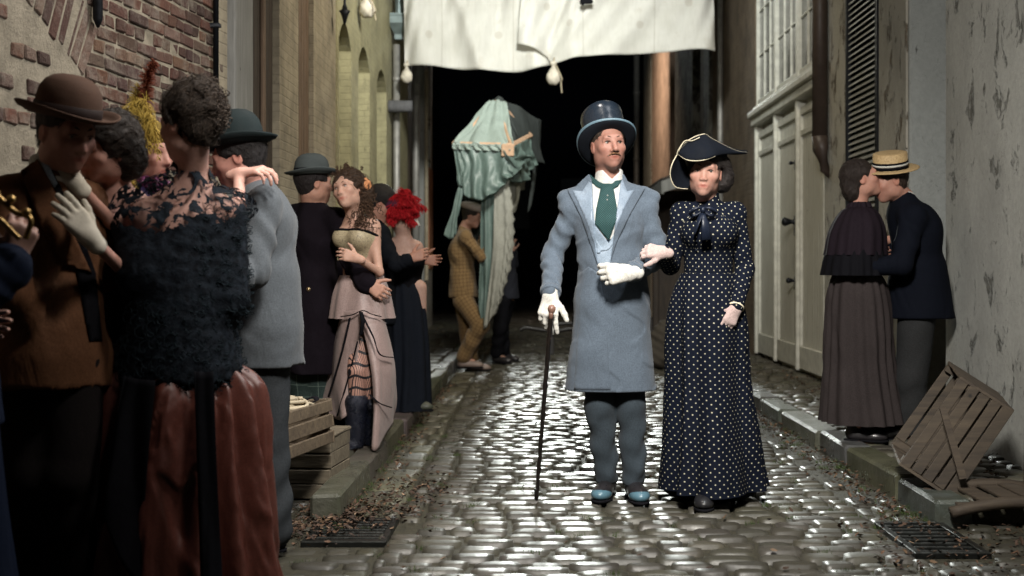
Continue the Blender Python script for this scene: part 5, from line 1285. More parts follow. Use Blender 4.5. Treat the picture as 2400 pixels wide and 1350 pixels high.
# hitched skirt: two drapes that leave one leg bare
def drape(name, top, bot, mat, parent, amp=.02, nf=7, n=70, m=30, ph=0.0, th=.004, sway=None):
    def ev(c, t):
        q = t*(len(c)-1); i = min(int(q), len(c)-2); q -= i; p = [c[max(i-1, 0)], c[i], c[i+1], c[min(i+2, len(c)-1)]]
        return p[1]+(p[2]-p[0])*(.5*q)+(p[0]*2-p[1]*5+p[2]*4-p[3])*(.5*q*q)+(p[1]*3-p[0]-p[2]*3+p[3])*(.5*q**3)
    def fn(u_, v):
        a, b = ev(top, u_), ev(bot, u_); p = a.lerp(b, v); tg = (ev(top, min(1, u_+.02))-ev(top, max(0, u_-.02))).normalized(); nr = tg.cross((b-a).normalized())
        w1 = math.sin(nf*6.283*(u_+.06*math.sin(5*u_+ph)+.05*math.sin(7*v+3*u_+ph))+ph+1.6*math.sin(2.3*v+ph)); w2 = math.sin(nf*3.1*u_-4*v+2*ph)*.8; k = amp*(.25+.75*v)*(w1*(.55+.45*math.sin(4*u_+3*v+ph))+w2)*.8; p = p+nr*k
        if sway: p = p+sway(u_, v)
        return p
    V_, Fc = grid_mesh(fn, n, m); o = mk(name, V_, Fc, mat, parent, True); md = o.modifiers.new('s', 'SOLIDIFY'); md.thickness = th; md.offset = 0; return o
front = lambda *pp: [at(*q) for q in pp]
skirt('skirt', [(K(848, 645, 7.14), .125, .12), (K(850, 690, 7.14), .165, .16), (K(852, 745, 7.14), .185, .185)], DPK, p7, 90, 9, (.003, .014), -20, 12, 14, .7)
d1 = drape('skirt_drape', front((842, 735, 6.95), (880, 735, 6.96), (895, 735, 7.1), (897, 735, 7.3)), front((870, 1052, 6.86), (885, 1052, 6.86), (920, 1000, 7.1), (918, 980, 7.35)), DPK, p7, .026, 2.5, ph=.4, sway=lambda u_, v: Vector((.045*math.sin(math.pi*v)*(1-.3*u_), -.03*math.sin(math.pi*v), 0)))
drape('skirt_drape', front((802, 730, 7.2), (805, 728, 7.02), (830, 728, 6.95), (850, 730, 6.93)), front((742, 960, 7.25), (765, 975, 7.1), (800, 985, 6.98), (822, 965, 6.92)), DPK, p7, .022, 2.5, ph=1.4)
drape('skirt_drape', front((800, 735, 7.35), (850, 735, 7.45), (897, 735, 7.3)), front((760, 1000, 7.3), (850, 1040, 7.4), (918, 980, 7.35)), BLK, p7, .02, 6)
g = MB()
for i in range(9):
    a = i/8; p = K(800+98*a, 733+9*math.sin(a*6.3), 6.93+.04*abs(a-.5)); g.v = g.v
def ribbon(pts, w_=.014):
    g = MB(); g.tube(smoothc([at(*q) for q in pts], 20), w_, 6, flat=.35); g.build('black_ribbon', BLK, d1, True)
ribbon([(800, 742, 6.96), (825, 738, 6.915), (850, 728, 6.90), (870, 736, 6.9), (893, 742, 6.93)], .009); ribbon([(846, 732, 6.9), (850, 752, 6.86), (846, 785, 6.88)], .012); ribbon([(852, 745, 6.88), (875, 790, 6.83), (890, 830, 6.84), (921, 838, 6.95)], .008)
ribbon([(820, 745, 6.9), (800, 830, 6.94), (770, 930, 7.0)], .009); ribbon([(838, 800, 6.9), (815, 890, 6.93), (790, 975, 6.97)], .008); ribbon([(866, 925, 6.86), (890, 945, 6.82), (917, 955, 6.9)], .009)
S = SDF(); add_legs(S, J, .002, feet=False, th=.072, kn=.055, an=.04); 
NET = NT('net_stocking'); c_ = NET.coord(); sx = NET.n('SeparateXYZ', {0: c_}).outputs
l1 = NET.math('LESS_THAN', NET.math('FRACT', NET.math('MULTIPLY', NET.math('ADD', sx[0], sx[1]), 70)), .3); l2 = NET.math('LESS_THAN', NET.math('FRACT', NET.math('MULTIPLY', NET.math('ADD', sx[2], NET.math('MULTIPLY', NET.math('SINE', NET.math('MULTIPLY', sx[0], 60)), .008)), 15)), .22)
NET = NET.out(Base_Color=NET.mix(NET.math('MAXIMUM', l1, l2), (.4, .22, .17), (.01, .01, .014)), Roughness=.6)
S.cut(Vector((0, 0, .3)), -Z, .003); S.obj('net_stocking', .006, NET, p7)
SEQ = plain('dark_blue_sequins', (.008, .01, .02), .25, var=.4, bump=1, bs=160, bd=.006, metal=.3)
for X in 'LR':
    S = SDF(); k0 = J['a'+X].lerp(J['k'+X], .55); S.cap(k0, J['a'+X], .07, .05, k=.01); S.cap(J['a'+X]-Z*.03, J['a'+X]+J['t'+X]*.12-Z*.05, .042, .03, k=.02); S.cut(Vector((0, 0, .101)), -Z); S.cut(Vector((0, 0, .42)), Z); S.obj('boot', .007, SEQ, p7)
S = SDF(); r, f, u = headM(J); M3 = [list(x) for x in Matrix((r, f, u)).transposed()]; hs = J['hs']; L = lambda x, y, z: J['hd']+(r*x+f*y+u*z)*hs
S.ell(L(0, -.03, .045), (.094, .1, .094), M3); S.ell(L(-.05, -.07, -.02), (.07, .06, .1), M3, .03); S.ell(L(0, .11, -.035), (.066, .085, .098), M3, .015, True); S.wob(lambda P: nz(P, 110, 6, .005), .005); strands(J, p7, S.obj('hair', .006, HAIRM((.035, .02, .012)), p7), HAIRM((.07, .038, .02)), 500, .08, 6, (-.5, -1, -.6), .0013, .008, .5)
curls('ringlets', J, p7, HAIRM((.065, .034, .018)), [(-.06, -.03, .04, .02, .7), (-.085, -.03, 0, .02, 1), (-.085, -.05, -.07, .022, 1.3), (-.09, -.03, -.13, .025, 1.6), (-.07, .0, -.19, .03, 1.4), (-.03, .02, .12, .025, .5), (.02, .0, .12, .03, .5), (-.03, -.06, .1, .03, .6)], 5, 330, .0095, .0026, .05)
S = SDF(); S.ell(L(-.1, -.05, .02), (.03, .03, .04), M3); S.wob(lambda P: .006*np.sin(P[:, 2]*140)*np.sin(P[:, 0]*150), .006); S.obj('hair_flower', .005, plain('orange_flower', (.5, .22, .1), .8), p7)
# ---------- dark suited man with the red feather hat woman
J = skel(-1.1, 8.8, .1, 1.74, 82)
A('hd', 893, 478, 8.8); setface(J, 95, -25, 0); A('nk', 878, 522, 8.8); A('ch', 880, 590, 8.8); A('wa', 886, 670, 8.8); A('pe', 888, 730, 8.8)
A('sR', 892, 550, 8.62); A('sL', 888, 550, 8.98); A('eR', 926, 622, 8.5); A('wR', 962, 606, 8.5); A('eL', 940, 620, 9.1); A('wL', 990, 610, 9.1)
for X, y in (('R', 8.75), ('L', 8.86)): A('h'+X, 888, 740, y); A('k'+X, 892, 850, y); A('a'+X, 888, 960, y)
p8 = person(J, 'black haired man in a dark suit bending into the neck of the red feathered woman', (.42, .22, .16), .007, dict(R=dict(f=(1, .1, .35), n=(0, .9, -.2), curl=[.4, .5, .6, .7]), L=dict(f=(1, 0, 0), n=(0, -1, 0))), eyes=False)
coat(J, p8, DKBLUE, hem=at(888, 760, 8.8), hr=.19, fold=.009); trousers(J, p8, DKBLUE); shoes(J, p8, SADDLE, 'LR', res=.009); hair_short(J, p8, (.012, .01, .01), .014, -.08, .007); collar(J, p8, WHITE, .06, .035)
J = skel(-.92, 8.85, .1, 1.66, 190, True)
A('hd', 938, 506, 8.86); setface(J, 230, -20, 0); A('nk', 946, 552, 8.88); A('ch', 948, 610, 8.88); A('wa', 946, 665, 8.88); A('pe', 948, 715, 8.88)
A('sR', 976, 580, 8.86); A('sL', 922, 575, 8.9); A('eR', 972, 640, 8.98); A('wR', 930, 640, 9.1); A('eL', 905, 640, 9.0); A('wL', 890, 600, 9.1)
p9 = person(J, 'bare shouldered woman in a black gown and red ostrich feather hat', (.48, .31, .25), .006, None, eyes=False)
S = SDF(); add_torso(S, J, .012, arms=''); 
for X in 'LR': S.cap(J['s'+X]-Z*.06, J['e'+X], .05, .045, k=.02)
S.cut(J['ch']+Z*.03, Z, .01); S.cut(J['pe'], -Z, .01); S.obj('gown_bodice', .008, BLK, p9, smooth_it=1)
BGN = C('black_gown_cloth', (.008, .01, .015), sheen=.06, fold=.5)
K = lambda px, py, Y=8.88: at(px, py, Y)
skirt('gown_skirt', [(K(946, 665), .11, .1), (K(948, 720), .15, .15), (K(952, 850), .17, .2), (K(948, 957), .19, .24)], BGN, p9, 120, 11, (.005, .022), 190, 15, 26, .7)
J['tR'] = yv(75); J['aR'] = at(955, 952, 8.75); shoes(J, p9, plain('olive_slipper', (.05, .055, .04), .5), 'R', res=.008, heel=0)
hb = SDF(); c = at(925, 482, 8.82); hb.ell(c, (.11, .1, .085)); hb.obj('felt_hat', .007, plain('purple_felt', (.07, .02, .04), .8), p9)
g = MB(); cx = at(940, 484, 8.8); rnd = random.Random(9)
for i in range(64):
    a = rnd.uniform(0, 6.283); b = rnd.uniform(-.6, 1.35); d = Vector((math.cos(a)*math.cos(b), math.sin(a)*math.cos(b)*.9, math.sin(b))); s0 = cx+Vector((rnd.gauss(.0, .025), -.03, rnd.uniform(-.05, .05))); p1 = s0+Vector((d.x*.075, d.y*.08, d.z*.085)); p2 = p1+Vector((d.x*.05+.012, d.y*.04, d.z*.02-.04)); plume(g, [s0, p1, p2], .06, 120, i, .0024, .45)
g.build('red_feathers', C('crimson_feather', (.42, .012, .018), rough=.7, var=.4, weave=90), p9)
g = MB(); rnd = random.Random(10); cx = at(905, 470, 8.82)
for i in range(8):
    a = rnd.uniform(0, 6.283); d = Vector((math.cos(a), math.sin(a), .6)).normalized(); plume(g, [cx, cx+d*.06, cx+d*.1-Z*.02], .035, 60, 40+i, .0016, .5)
g.build('purple_feathers', C('purple_feather', (.16, .03, .08), rough=.7, var=.4), p9)
M4 = Matrix.Translation(at(978, 520, 8.84)) @ Matrix.Rotation(R(62), 4, 'Y') @ Matrix.Rotation(R(10), 4, 'X'); g = MB(); g.lathe([(0, .004), (.03, .003), (.042, 0), (.03, -.003), (0, -.004)], 24, M4); g.build('hat_brim', WHITE, p9, True)
# ---------- bearers of the canopy
J = skel(at(1085, 850, 13.2).x, 13.2, 0, 1.76, 80)
A('hd', 1107, 506, 13.15); setface(J, 78, -14, 0); A('nk', 1088, 538, 13.2); A('ch', 1082, 590, 13.2); A('wa', 1084, 650, 13.2); A('pe', 1086, 690, 13.2)
A('sR', 1092, 556, 13.0); A('sL', 1092, 556, 13.4); A('eR', 1128, 604, 12.95); A('wR', 1128, 566, 13.1); A('eL', 1135, 600, 13.45); A('wL', 1150, 560, 13.4)
A('hR', 1086, 705, 13.1); A('kR', 1126, 762, 13.0); A('aR', 1086, 836, 13.05); A('hL', 1088, 705, 13.3); A('kL', 1098, 780, 13.3); A('aL', 1104, 850, 13.2); J['tR'] = yv(88); J['tL'] = yv(88)
p10 = person(J, 'boy in a flat cap and brown checked tweed suit striding along with the canopy', (.4, .22, .16), .008, dict(R=dict(f=(.3, .3, 1), n=(.5, .5, 0)), L=dict(f=(.3, .3, 1), n=(.5, .5, 0))), eyes=False)
TW = C('brown_tweed', (.17, .105, .045), sheen=.1, pattern=pat_check(26, .12, (.09, .05, .02), .6), fold=.5)
coat(J, p10, TW, hem=at(1088, 697, 13.2), hr=.185, g=.024, fold=.012, uv=True, wob=.005); trousers(J, p10, TW, uv=True, th=.095, kn=.085, an=.065); J['liftR'] = .04; shoes(J, p10, plain('tan_shoe', (.2, .15, .13), .5), res=.009, L_=1.1)
hair_short(J, p10, (.02, .014, .01), .012, -.07, .008)
S = SDF(); r, f, u = headM(J); M3 = [list(x) for x in Matrix((r, f, u)).transposed()]; L = lambda x, y, z: J['hd']+(r*x+f*y+u*z)
S.ell(L(0, -.015, .095), (.12, .145, .05), M3); S.ell(L(0, .03, .075), (.1, .1, .03), M3, .02); S.cut(L(0, 0, .055), -u, .01); cp = S.obj('flat_cap', .007, C('pale_tweed', (.3, .25, .22), sheen=.1), p10, smooth_it=1)
S = SDF(); S.ell(L(0, .105, .055), (.075, .055, .01), M3); S.obj('cap_peak', .006, C('pale_tweed2', (.22, .18, .16)), cp)
J = skel(at(1178, 835, 14.6).x, 14.3, 0, 1.76, 60)
A('hd', 1172, 520, 14.25); setface(J, 60); A('nk', 1176, 556, 14.3); A('ch', 1184, 600, 14.3); A('wa', 1184, 655, 14.3); A('pe', 1182, 690, 14.3); A('sR', 1172, 570, 14.1); A('sL', 1198, 570, 14.45)
A('eR', 1180, 620, 14.1); A('wR', 1165, 590, 13.9); A('eL', 1205, 620, 14.4); A('wL', 1200, 590, 14.2); A('hR', 1176, 705, 14.2); A('kR', 1172, 770, 14.15); A('aR', 1164, 828, 14.2); A('hL', 1188, 705, 14.35); A('kL', 1176, 765, 14.4); A('aL', 1182, 828, 14.5)
p11 = person(J, 'dark clothed bearer mostly hidden behind the hanging canopy curtains', (.3, .18, .14), .01, dict(R=dict(f=(0, 0, 1), n=(.5, .5, 0)), L=dict(f=(0, 0, 1), n=(.5, .5, 0))), eyes=False)
coat(J, p11, C('dusty_black_cloth', (.018, .019, .025)), hem=at(1184, 700, 14.3), hr=.19); trousers(J, p11, BLK); shoes(J, p11, SADDLE, res=.01); hair_short(J, p11, (.02, .02, .02), .012, -.07, .009)
# ================================================================= PEOPLE: the group nearest the camera, left
LEA = C('rust_brown_coat_wool', (.11, .048, .022), fold=.5)
J = skel(-1.6, 4.0, 0, 1.76, 48)
A('hd', 157, 312, 3.98); setface(J, 52, -16, 0); A('nk', 120, 405, 4.02); A('ch', 112, 560, 4.05); A('wa', 118, 720, 4.05); A('pe', 118, 830, 4.05)
A('sR', 22, 470, 3.92); A('sL', 190, 470, 4.18); A('eR', 20, 690, 3.85); A('wR', 100, 800, 4.0); A('eL', 250, 640, 4.3); A('wL', 330, 600, 4.35)
for X, px in (('R', 80), ('L', 160)): A('h'+X, px, 850, 4.05); A('k'+X, px, 1120, 4.0); J['a'+X] = Vector((at(px, 0, 4.05).x, 4.05, .09))
p1 = person(J, 'man in a brown bowler hat and rust brown coat, nearest person at the far left', (.42, .22, .17), .006, dict(R=dict(f=(.5, 0, -.6), n=(0, .9, .2), curl=.5), L=dict(f=(1, 0, 0), n=(0, -1, 0))), brow=(.04, .025, .02))
c1 = coat(J, p1, LEA, hem=at(115, 905, 4.05), hr=.21, g=.026, fl=1.2, fold=.012, wob=.006, sleeve=(.072, .066, .056)); collar(J, p1, WHITE, .066, .06)
Bc = bvh_of(c1)
patch('lapel', [(48, 400), (88, 372), (118, 425), (160, 520), (215, 640), (150, 620), (95, 530), (66, 450)], Bc, LEA, c1, .004, .008, 12)
patch('waistcoat', [(105, 395), (128, 410), (175, 500), (225, 640), (240, 800), (210, 800), (170, 590), (135, 480)], Bc, BLK, p1, .001, .004, 12)
patch('shirt_front', [(92, 365), (112, 380), (135, 430), (128, 440), (108, 415)], Bc, C('pale_blue_shirt', (.3, .36, .42)), p1, .006, .003, 8)
trousers(J, p1, C('dark_brown_trouser_cloth', (.012, .01, .01)), th=.1, kn=.085, an=.07); shoes(J, p1, SADDLE, res=.01); hair_short(J, p1, (.05, .035, .03), .008, -.07, .006)
bowler(J, p1, plain('brown_felt', (.085, .05, .036), .9, var=.2, bump=.3, bs=150, bd=.002), plain('brown_band', (.03, .02, .018), .7), hatM(J, 4, -2, .058, -.015), .1, .13, .055, .012, .01)
# woman behind, lace glove on his chest
J = skel(-1.42, 4.35, 0, 1.64, -48, True)
A('hd', 246, 352, 4.22); setface(J, -34, -8, -10); A('nk', 268, 425, 4.3); A('ch', 285, 530, 4.36); A('wa', 285, 660, 4.4); A('pe', 285, 760, 4.42)
A('sR', 250, 470, 4.42); A('sL', 318, 480, 4.3); A('eR', 262, 520, 4.14); A('wR', 178, 432, 4.0); A('eL', 300, 645, 4.12); A('wL', 214, 560, 3.9)
p2 = person(J, 'woman with a lace gloved hand on the chest of the brown bowler man', (.52, .29, .23), .005, dict(R=dict(f=(-.45, -.1, .8), n=(-.6, .3, 0), curl=.3, sc=.85), L=dict(f=(at(135, 462, 3.86)-at(214, 560, 3.9)), n=(-.5, .75, -.35), curl=[.12, .15, .2, .25], sc=.95, thumb=(.6, .8, .1))))
LACE = plain('cream_lace', (.5, .46, .38), .85, bump=1, bs=300, bd=.002)
gloves(J, p2, dict(R=dict(f=(-.45, -.1, .8), n=(-.6, .3, 0), curl=.3, sc=.85), L=dict(f=(at(135, 462, 3.86)-at(214, 560, 3.9)), n=(-.5, .75, -.35), curl=[.12, .15, .2, .25], sc=.95, thumb=(.6, .8, .1))), LACE, cuff=.045)
S = SDF(); add_torso(S, J, .012, arms=''); S.cut(J['ch']+Z*.05, Z, .01); S.obj('bodice', .008, BLK, p2)
K = lambda px, py, Y=4.45: at(px, py, Y)
skirt('pale_skirt', [(K(270, 690), .12, .12), (K(262, 800), .18, .18), (K(245, 1050), .21, .22), (K(230, 1330), .25, .26)], C('pale_grey_satin', (.3, .29, .25), rough=.5, fold=.5), p2, 120, 11, (.004, .022), -40, 31, 34, .7, crumple=.01)
S = SDF(); r, f, u = headM(J); M3 = [list(x) for x in Matrix((r, f, u)).transposed()]; L = lambda x, y, z: J['hd']+(r*x+f*y+u*z)*J['hs']
S.ell(L(0, -.03, .045), (.1, .105, .1), M3); S.ell(L(-.03, -.07, -.03), (.08, .06, .08), M3, .03); S.ell(L(0, .115, -.04), (.068, .088, .095), M3, .015, True); S.wob(lambda P: nz(P, 100, 9, .005), .005); strands(J, p2, S.obj('hair', .006, HAIRM((.02, .014, .01)), p2), HAIRM((.045, .032, .024)), 450, .07, 7, (0, -1, -.3), .001, .006, .5)
# feather hat woman between the couples
J = skel(-1.5, 4.8, 0, 1.66, 60, True)
A('hd', 352, 362, 4.72); setface(J, 58, -4, 0); A('nk', 352, 432, 4.76); A('ch', 348, 520, 4.8); A('wa', 350, 640, 4.8); A('pe', 350, 740, 4.8)
A('sR', 318, 475, 4.66); A('sL', 385, 475, 4.9); A('eR', 360, 560, 4.5); A('wR', 352, 492, 4.36); A('eL', 420, 580, 4.9); A('wL', 450, 540, 4.8)
p5 = person(J, 'woman in a purple dress under a tall ochre feather hat against the brick wall', (.36, .19, .15), .006, dict(R=dict(f=(-1, -.2, -.1), n=(-.1, .8, -.5), curl=[.5, .6, .7, .8], sc=.9), L=dict(f=(1, 0, 0), n=(0, -1, 0))))
PUR = C('purple_satin', (.022, .014, .05), rough=.45, fold=.6)
coat(J, p5, PUR, hem=at(350, 700, 4.8), hr=.17, g=.014); 
K = lambda px, py, Y=4.85: at(px, py, Y)
skirt('skirt', [(K(350, 690), .14, .14), (K(345, 900), .2, .2), (K(340, 1180), .25, .25)], PUR, p5, 90, 10, (.004, .02), 60, 33, 16, .7)
g = MB(); rnd = random.Random(3)
for i in range(26):
    a = rnd.uniform(0, 6.283); b = rnd.uniform(.02, .1); c = J['nk']+Vector((math.cos(a)*b, -.04+math.sin(a)*b*.7, rnd.uniform(-.04, .02))); pts = []; q0 = rnd.uniform(0, 6)
    for k in range(9): t = k/8; pts.append(c+Vector((.03*math.cos(q0+t*5), .02*math.sin(q0+t*5)-.02, .018*math.sin(2*t*5+q0))))
    g.tube(pts, .007, 5, flat=.35)
g.build('ruffle_collar', plain('purple_ruffle', (.13, .03, .09), .4, var=.5), p5, True)
hair_short(J, p5, (.03, .02, .015), .014, -.085, .007)
S = SDF(); S.ell(at(335, 318, 4.72), (.12, .12, .06)); S.wob(lambda P: .004*np.sin(P[:, 0]*90)*np.sin(P[:, 2]*80), .004); fh = S.obj('feather_hat', .007, plain('ochre_felt', (.12, .08, .02), .9, bump=.8), p5)
g = MB(); rnd = random.Random(12)
for i in range(26):
    s0 = at(rnd.uniform(315, 365), rnd.uniform(255, 320), 4.66); a = rnd.uniform(-1, 1); plume(g, [s0, s0+Vector((a*.06, -.05, .03)), s0+Vector((a*.1, -.07, -.03)), s0+Vector((a*.11, -.06, -.1-.03*rnd.random()))], .05, 70, 100+i, .0017, .6)
for i in range(9):
    s0 = at(300, 300, 4.7); plume(g, [s0, at(306+i*2, 270, 4.68), at(312+i*3, 230, 4.7), at(322+i*3, 195+i*3, 4.72)], .035, 60, 200+i, .0016, .2)
for i in range(14):
    s0 = at(rnd.uniform(300, 330), rnd.uniform(330, 380), 4.62); plume(g, [s0, s0+Vector((-.02, -.02, -.04)), s0+Vector((-.03, -.02, -.1)), s0+Vector((rnd.uniform(-.05, .02), -.02, -.17))], .035, 60, 300+i, .0017, .6)
g.build('ochre_feathers', C('ochre_feather', (.36, .25, .05), rough=.7, var=.4), fh)
g = MB()
for i in range(7): plume(g, [at(335, 260, 4.66), at(341, 215, 4.66), at(345, 175, 4.66), at(358+i*2, 138+i*2, 4.66)], .035, 130, 400+i, .0016, .15)
g.build('rust_plume', C('rust_feather', (.15, .04, .02), rough=.7, var=.4), fh)
# grey suit man, dark bowler
J = skel(-1.05, 4.92, 0, 1.74, -80)
A('hd', 558, 372, 4.86); setface(J, -88, -16, 0); A('nk', 600, 425, 4.92); A('ch', 616, 530, 4.92); A('wa', 620, 660, 4.92); A('pe', 622, 760, 4.92)
A('sL', 618, 480, 4.74); A('sR', 590, 480, 5.1); A('eL', 592, 640, 4.62); A('wL', 520, 660, 4.5); A('eR', 540, 560, 5.1); A('wR', 470, 540, 4.9)
for X, y in (('L', 4.88), ('R', 4.97)): A('h'+X, 622, 790, y); A('k'+X, 624, 1030, y); J['a'+X] = Vector((at(632, 0, y).x, y, .09))
J['tL'] = J['tR'] = yv(-80)
GREY = C('grey_herringbone', (.07, .08, .09), fold=.4, sheen=.1); GREY2 = C('dark_grey_trouser', (.035, .039, .043), fold=.4)
p4 = person(J, 'man in a light grey suit and black bowler embraced by the black lace woman', (.4, .2, .16), .006, dict(L=dict(f=(-1, .2, 0), n=(0, 1, 0)), R=dict(f=(-1, 0, 0), n=(0, -1, 0))), eyes=False)
c4 = coat(J, p4, GREY, hem=at(626, 856, 4.92), hr=.165, g=.016, fl=1.1, fold=.011, sleeve=(.07, .062, .052)); collar(J, p4, WHITE, .064, .05)
trousers(J, p4, GREY2, th=.09, kn=.075, an=.08); shoes(J, p4, SADDLE, res=.01); hair_short(J, p4, (.012, .01, .01), .012, -.07, .006)
bowler(J, p4, plain('black_felt', (.012, .018, .019), .8, var=.2, bump=.3, bs=150, bd=.002), BLK, hatM(J, 6, 0, .058, -.015), .094, .135, .045, .022)
# black lace woman in a rust skirt, back to the camera
J = skel(-1.2, 4.2, 0, 1.68, 168, True)
A('hd', 440, 296, 4.16); setface(J, -118, -4, 0); A('nk', 452, 405, 4.22); A('ch', 430, 540, 4.22); A('wa', 425, 690, 4.22); A('pe', 425, 790, 4.2)
A('sR', 520, 492, 4.24); A('sL', 335, 500, 4.2); A('eR', 560, 478, 4.5); A('wR', 548, 412, 4.66); A('eL', 330, 560, 4.46); A('wL', 400, 520, 4.6)
hR_ = dict(f=(.75, -.1, .12), n=(.15, .25, -.9), curl=[.5, .55, .6, .65], sc=.95, spread=1.2); A('wR', 560, 408, 4.62)
p3 = person(J, 'woman with her back turned, in a black lace top and rust satin skirt', (.56, .33, .27), .005, dict(R=hR_, L=dict(f=(1, 0, 0), n=(0, -1, 0))), eyes=False)
t = NT('black_lace'); co = t.n('SeparateXYZ', {0: t.coord()}).outputs; n1 = t.noise(14, 3, .55, None, 2.6); holes = t.math('GREATER_THAN', n1, .48); up2 = t.math('GREATER_THAN', t.math('ADD', co[2], t.math('MULTIPLY', t.noise(7, 4), .5)), 1.5)
t.b.inputs['Alpha'].default_value = 1; t.set(t.b, 'Alpha', t.math('SUBTRACT', 1.0, t.math('MULTIPLY', t.math('MULTIPLY', holes, up2), .85)))
LACEB = t.out(Base_Color=t.ramp(t.noise(40, 5), [(.35, (.002, .003, .005)), (.7, (.012, .017, .024))]), Roughness=.85, Specular_IOR_Level=.12, Normal=t.bump(t.noise(45, 5, .7), .8, .01))
S = SDF(); add_torso(S, J, .02, arms=''); 
for X in 'LR': S.cap(J['s'+X], J['e'+X], .07, .075, k=.03); S.cap(J['e'+X], J['e'+X].lerp(J['w'+X], .35), .07, .05, k=.02)
S.cap(at(420, 560, 4.2), at(425, 880, 4.15), .16, .205, k=.05, flat=(J['f'], 1.1)); S.cap(at(330, 520, 4.15), at(345, 640, 4.12), .085, .1, k=.06); S.cap(at(520, 520, 4.2), at(535, 700, 4.15), .075, .07, k=.06)
S.cap(at(440, 440, 4.2), at(325, 492, 4.17), .06, .07, k=.05); S.cap(J['nk'], J['nk']+Z*.035, .056, .055, k=.02); S.cut(J['nk']+Z*.02-yv(168)*.02, Z+yv(168)*.35, .004); S.cut(at(425, 892, 4.2), -Z+Vector((.03, 0, 0)), .01)
S.wob(lambda P: nz(P, 60, 7, .004)+nz(P*np.array([1, 1, .3], np.float32), 26, 8, .009), .014)
lt_ = S.obj('lace_top', .008, LACEB, p3)
g = MB(); rnd = random.Random(21); vs = [v.co+ORG[lt_.name] for v in lt_.data.vertices]; vs = [v for v in vs if (v.z < 1.02 or v.x > -1.12) and v.z < 1.33 and v.y < 4.3]
for i in range(750):
    p = Vector(rnd.choice(vs)); d = Vector((p.x+1.2, p.y-4.22, 0)).normalized(); q = rnd.uniform(0, 6); a = rnd.uniform(.006, .014); pts = [p+d*(.002+a*.6*math.sin(k*.6))+Vector((a*math.cos(q+k*.9), 0, a*math.sin(q+k*.9)-.004*k)) for k in range(6)]
    g.tube(pts, .0016, 3, False)
tag(g.build('lace_fringe', C('lace_thread', (.012, .018, .022), weave=50), lt_), kind='stuff')
RUST = C('rust_satin', (.09, .026, .018), rough=.45, fold=1.0, sheen=.0, wb=.04, fsc=5)
K = lambda px, py, Y=4.18: at(px, py, Y)
skirt('rust_skirt', [(K(428, 850), .16, .14), (K(435, 905), .24, .2), (K(432, 1050), .27, .24), (K(428, 1200), .3, .27), (K(430, 1400), .33, .3)], RUST, p3, 300, 13, (.02, .042), 168, 41, 70, 1.0, crumple=.012)
g = MB(); 
drape('black_sash', front((290, 880, 4.0), (325, 888, 3.97), (365, 892, 3.95)), front((235, 1180, 3.88), (290, 1320, 3.84), (325, 1380, 3.84)), BLK, p3, .02, 2)
drape('black_sash', front((455, 870, 3.9), (480, 872, 3.9), (500, 870, 3.9)), front((470, 1380, 3.8), (495, 1380, 3.8), (520, 1380, 3.82)), BLK, p3, .01, 2)
S = SDF(); r, f, u = headM(J); M3 = [list(x) for x in Matrix((r, f, u)).transposed()]; L = lambda x, y, z: J['hd']+(r*x+f*y+u*z)*J['hs']
S.ell(L(0, -.02, .055), (.092, .102, .1), M3); S.ell(L(0, -.075, .06), (.085, .07, .095), M3, .03); S.ell(L(0, -.06, -.01), (.07, .06, .07), M3, .03); S.ell(L(0, .115, -.035), (.07, .085, .11), M3, .015, True); S.ell(L(.085, .012, -.03), (.03, .03, .04), M3, .01, True); S.ell(L(-.085, .012, -.03), (.03, .03, .04), M3, .01, True)
S.wob(lambda P: nz(P, 95, 10, .007), .006); strands(J, p3, S.obj('hair', .006, HAIRM((.03, .022, .017)), p3), HAIRM((.07, .05, .036)), 900, .08, 8, (0, -.9, .6), .001, .007, .4)
curls('updo_curls', J, p3, HAIRM((.06, .042, .03)), [(0, -.1, .1, .025, .3), (0, -.125, .07, .02, .35), (.02, -.08, .13, .02, .25), (0, -.05, .14, .02, .25), (0, -.13, .02, .02, .4)], 8, 260, .011, .0026, .045, turns=1.6)
# person cut by the left edge, hand with a gilt ornament
J = skel(-1.62, 3.35, 0, 1.72, 60)
A('hd', -175, 330, 3.4); setface(J, 60); A('nk', -165, 420, 3.4); A('ch', -165, 560, 3.4); A('wa', -165, 720, 3.4); A('pe', -165, 850, 3.4)
A('sR', -230, 470, 3.25); A('sL', -110, 470, 3.6); A('eR', -90, 720, 3.15); A('wR', 30, 610, 3.25); A('eL', -60, 700, 3.5); A('wL', -80, 760, 3.5)
J['aR'] = Vector((-1.68, 3.3, .09)); J['aL'] = Vector((-1.68, 3.5, .09)); J['kR'] = Vector((-1.68, 3.3, .5)); J['kL'] = Vector((-1.68, 3.5, .5)); A('hR', -180, 880, 3.35); A('hL', -160, 880, 3.5)
hh = dict(f=(.25, .1, .9), n=(-.5, .8, .0), curl=[.8, .9, .9, 1.0], sc=.98)
p0 = person(J, 'person in dark blue cut off by the left edge, holding up a gilt ornament', (.4, .24, .19), .006, dict(R=hh, L=dict(f=(1, 0, 0), n=(0, -1, 0))), eyes=False)
NB = C('midnight_blue_cloth', (.008, .012, .025)); coat(J, p0, NB, hem=at(-160, 1000, 3.4), hr=.2, g=.02, sleeve=(.07, .07, .07)); hair_short(J, p0, (.02, .015, .012), .012)
K = lambda px, py, Y=3.4: at(px, py, Y)
skirt('long_skirt', [(K(-160, 950), .17, .17), (K(-160, 1250), .2, .2), (K(-155, 1530), .24, .24)], NB, p0, 80, 9, (.005, .02), 60, 51, 12, .6)
GILT = plain('gilt_metal', (.38, .24, .08), .35, .8, bump=.6, bs=60)
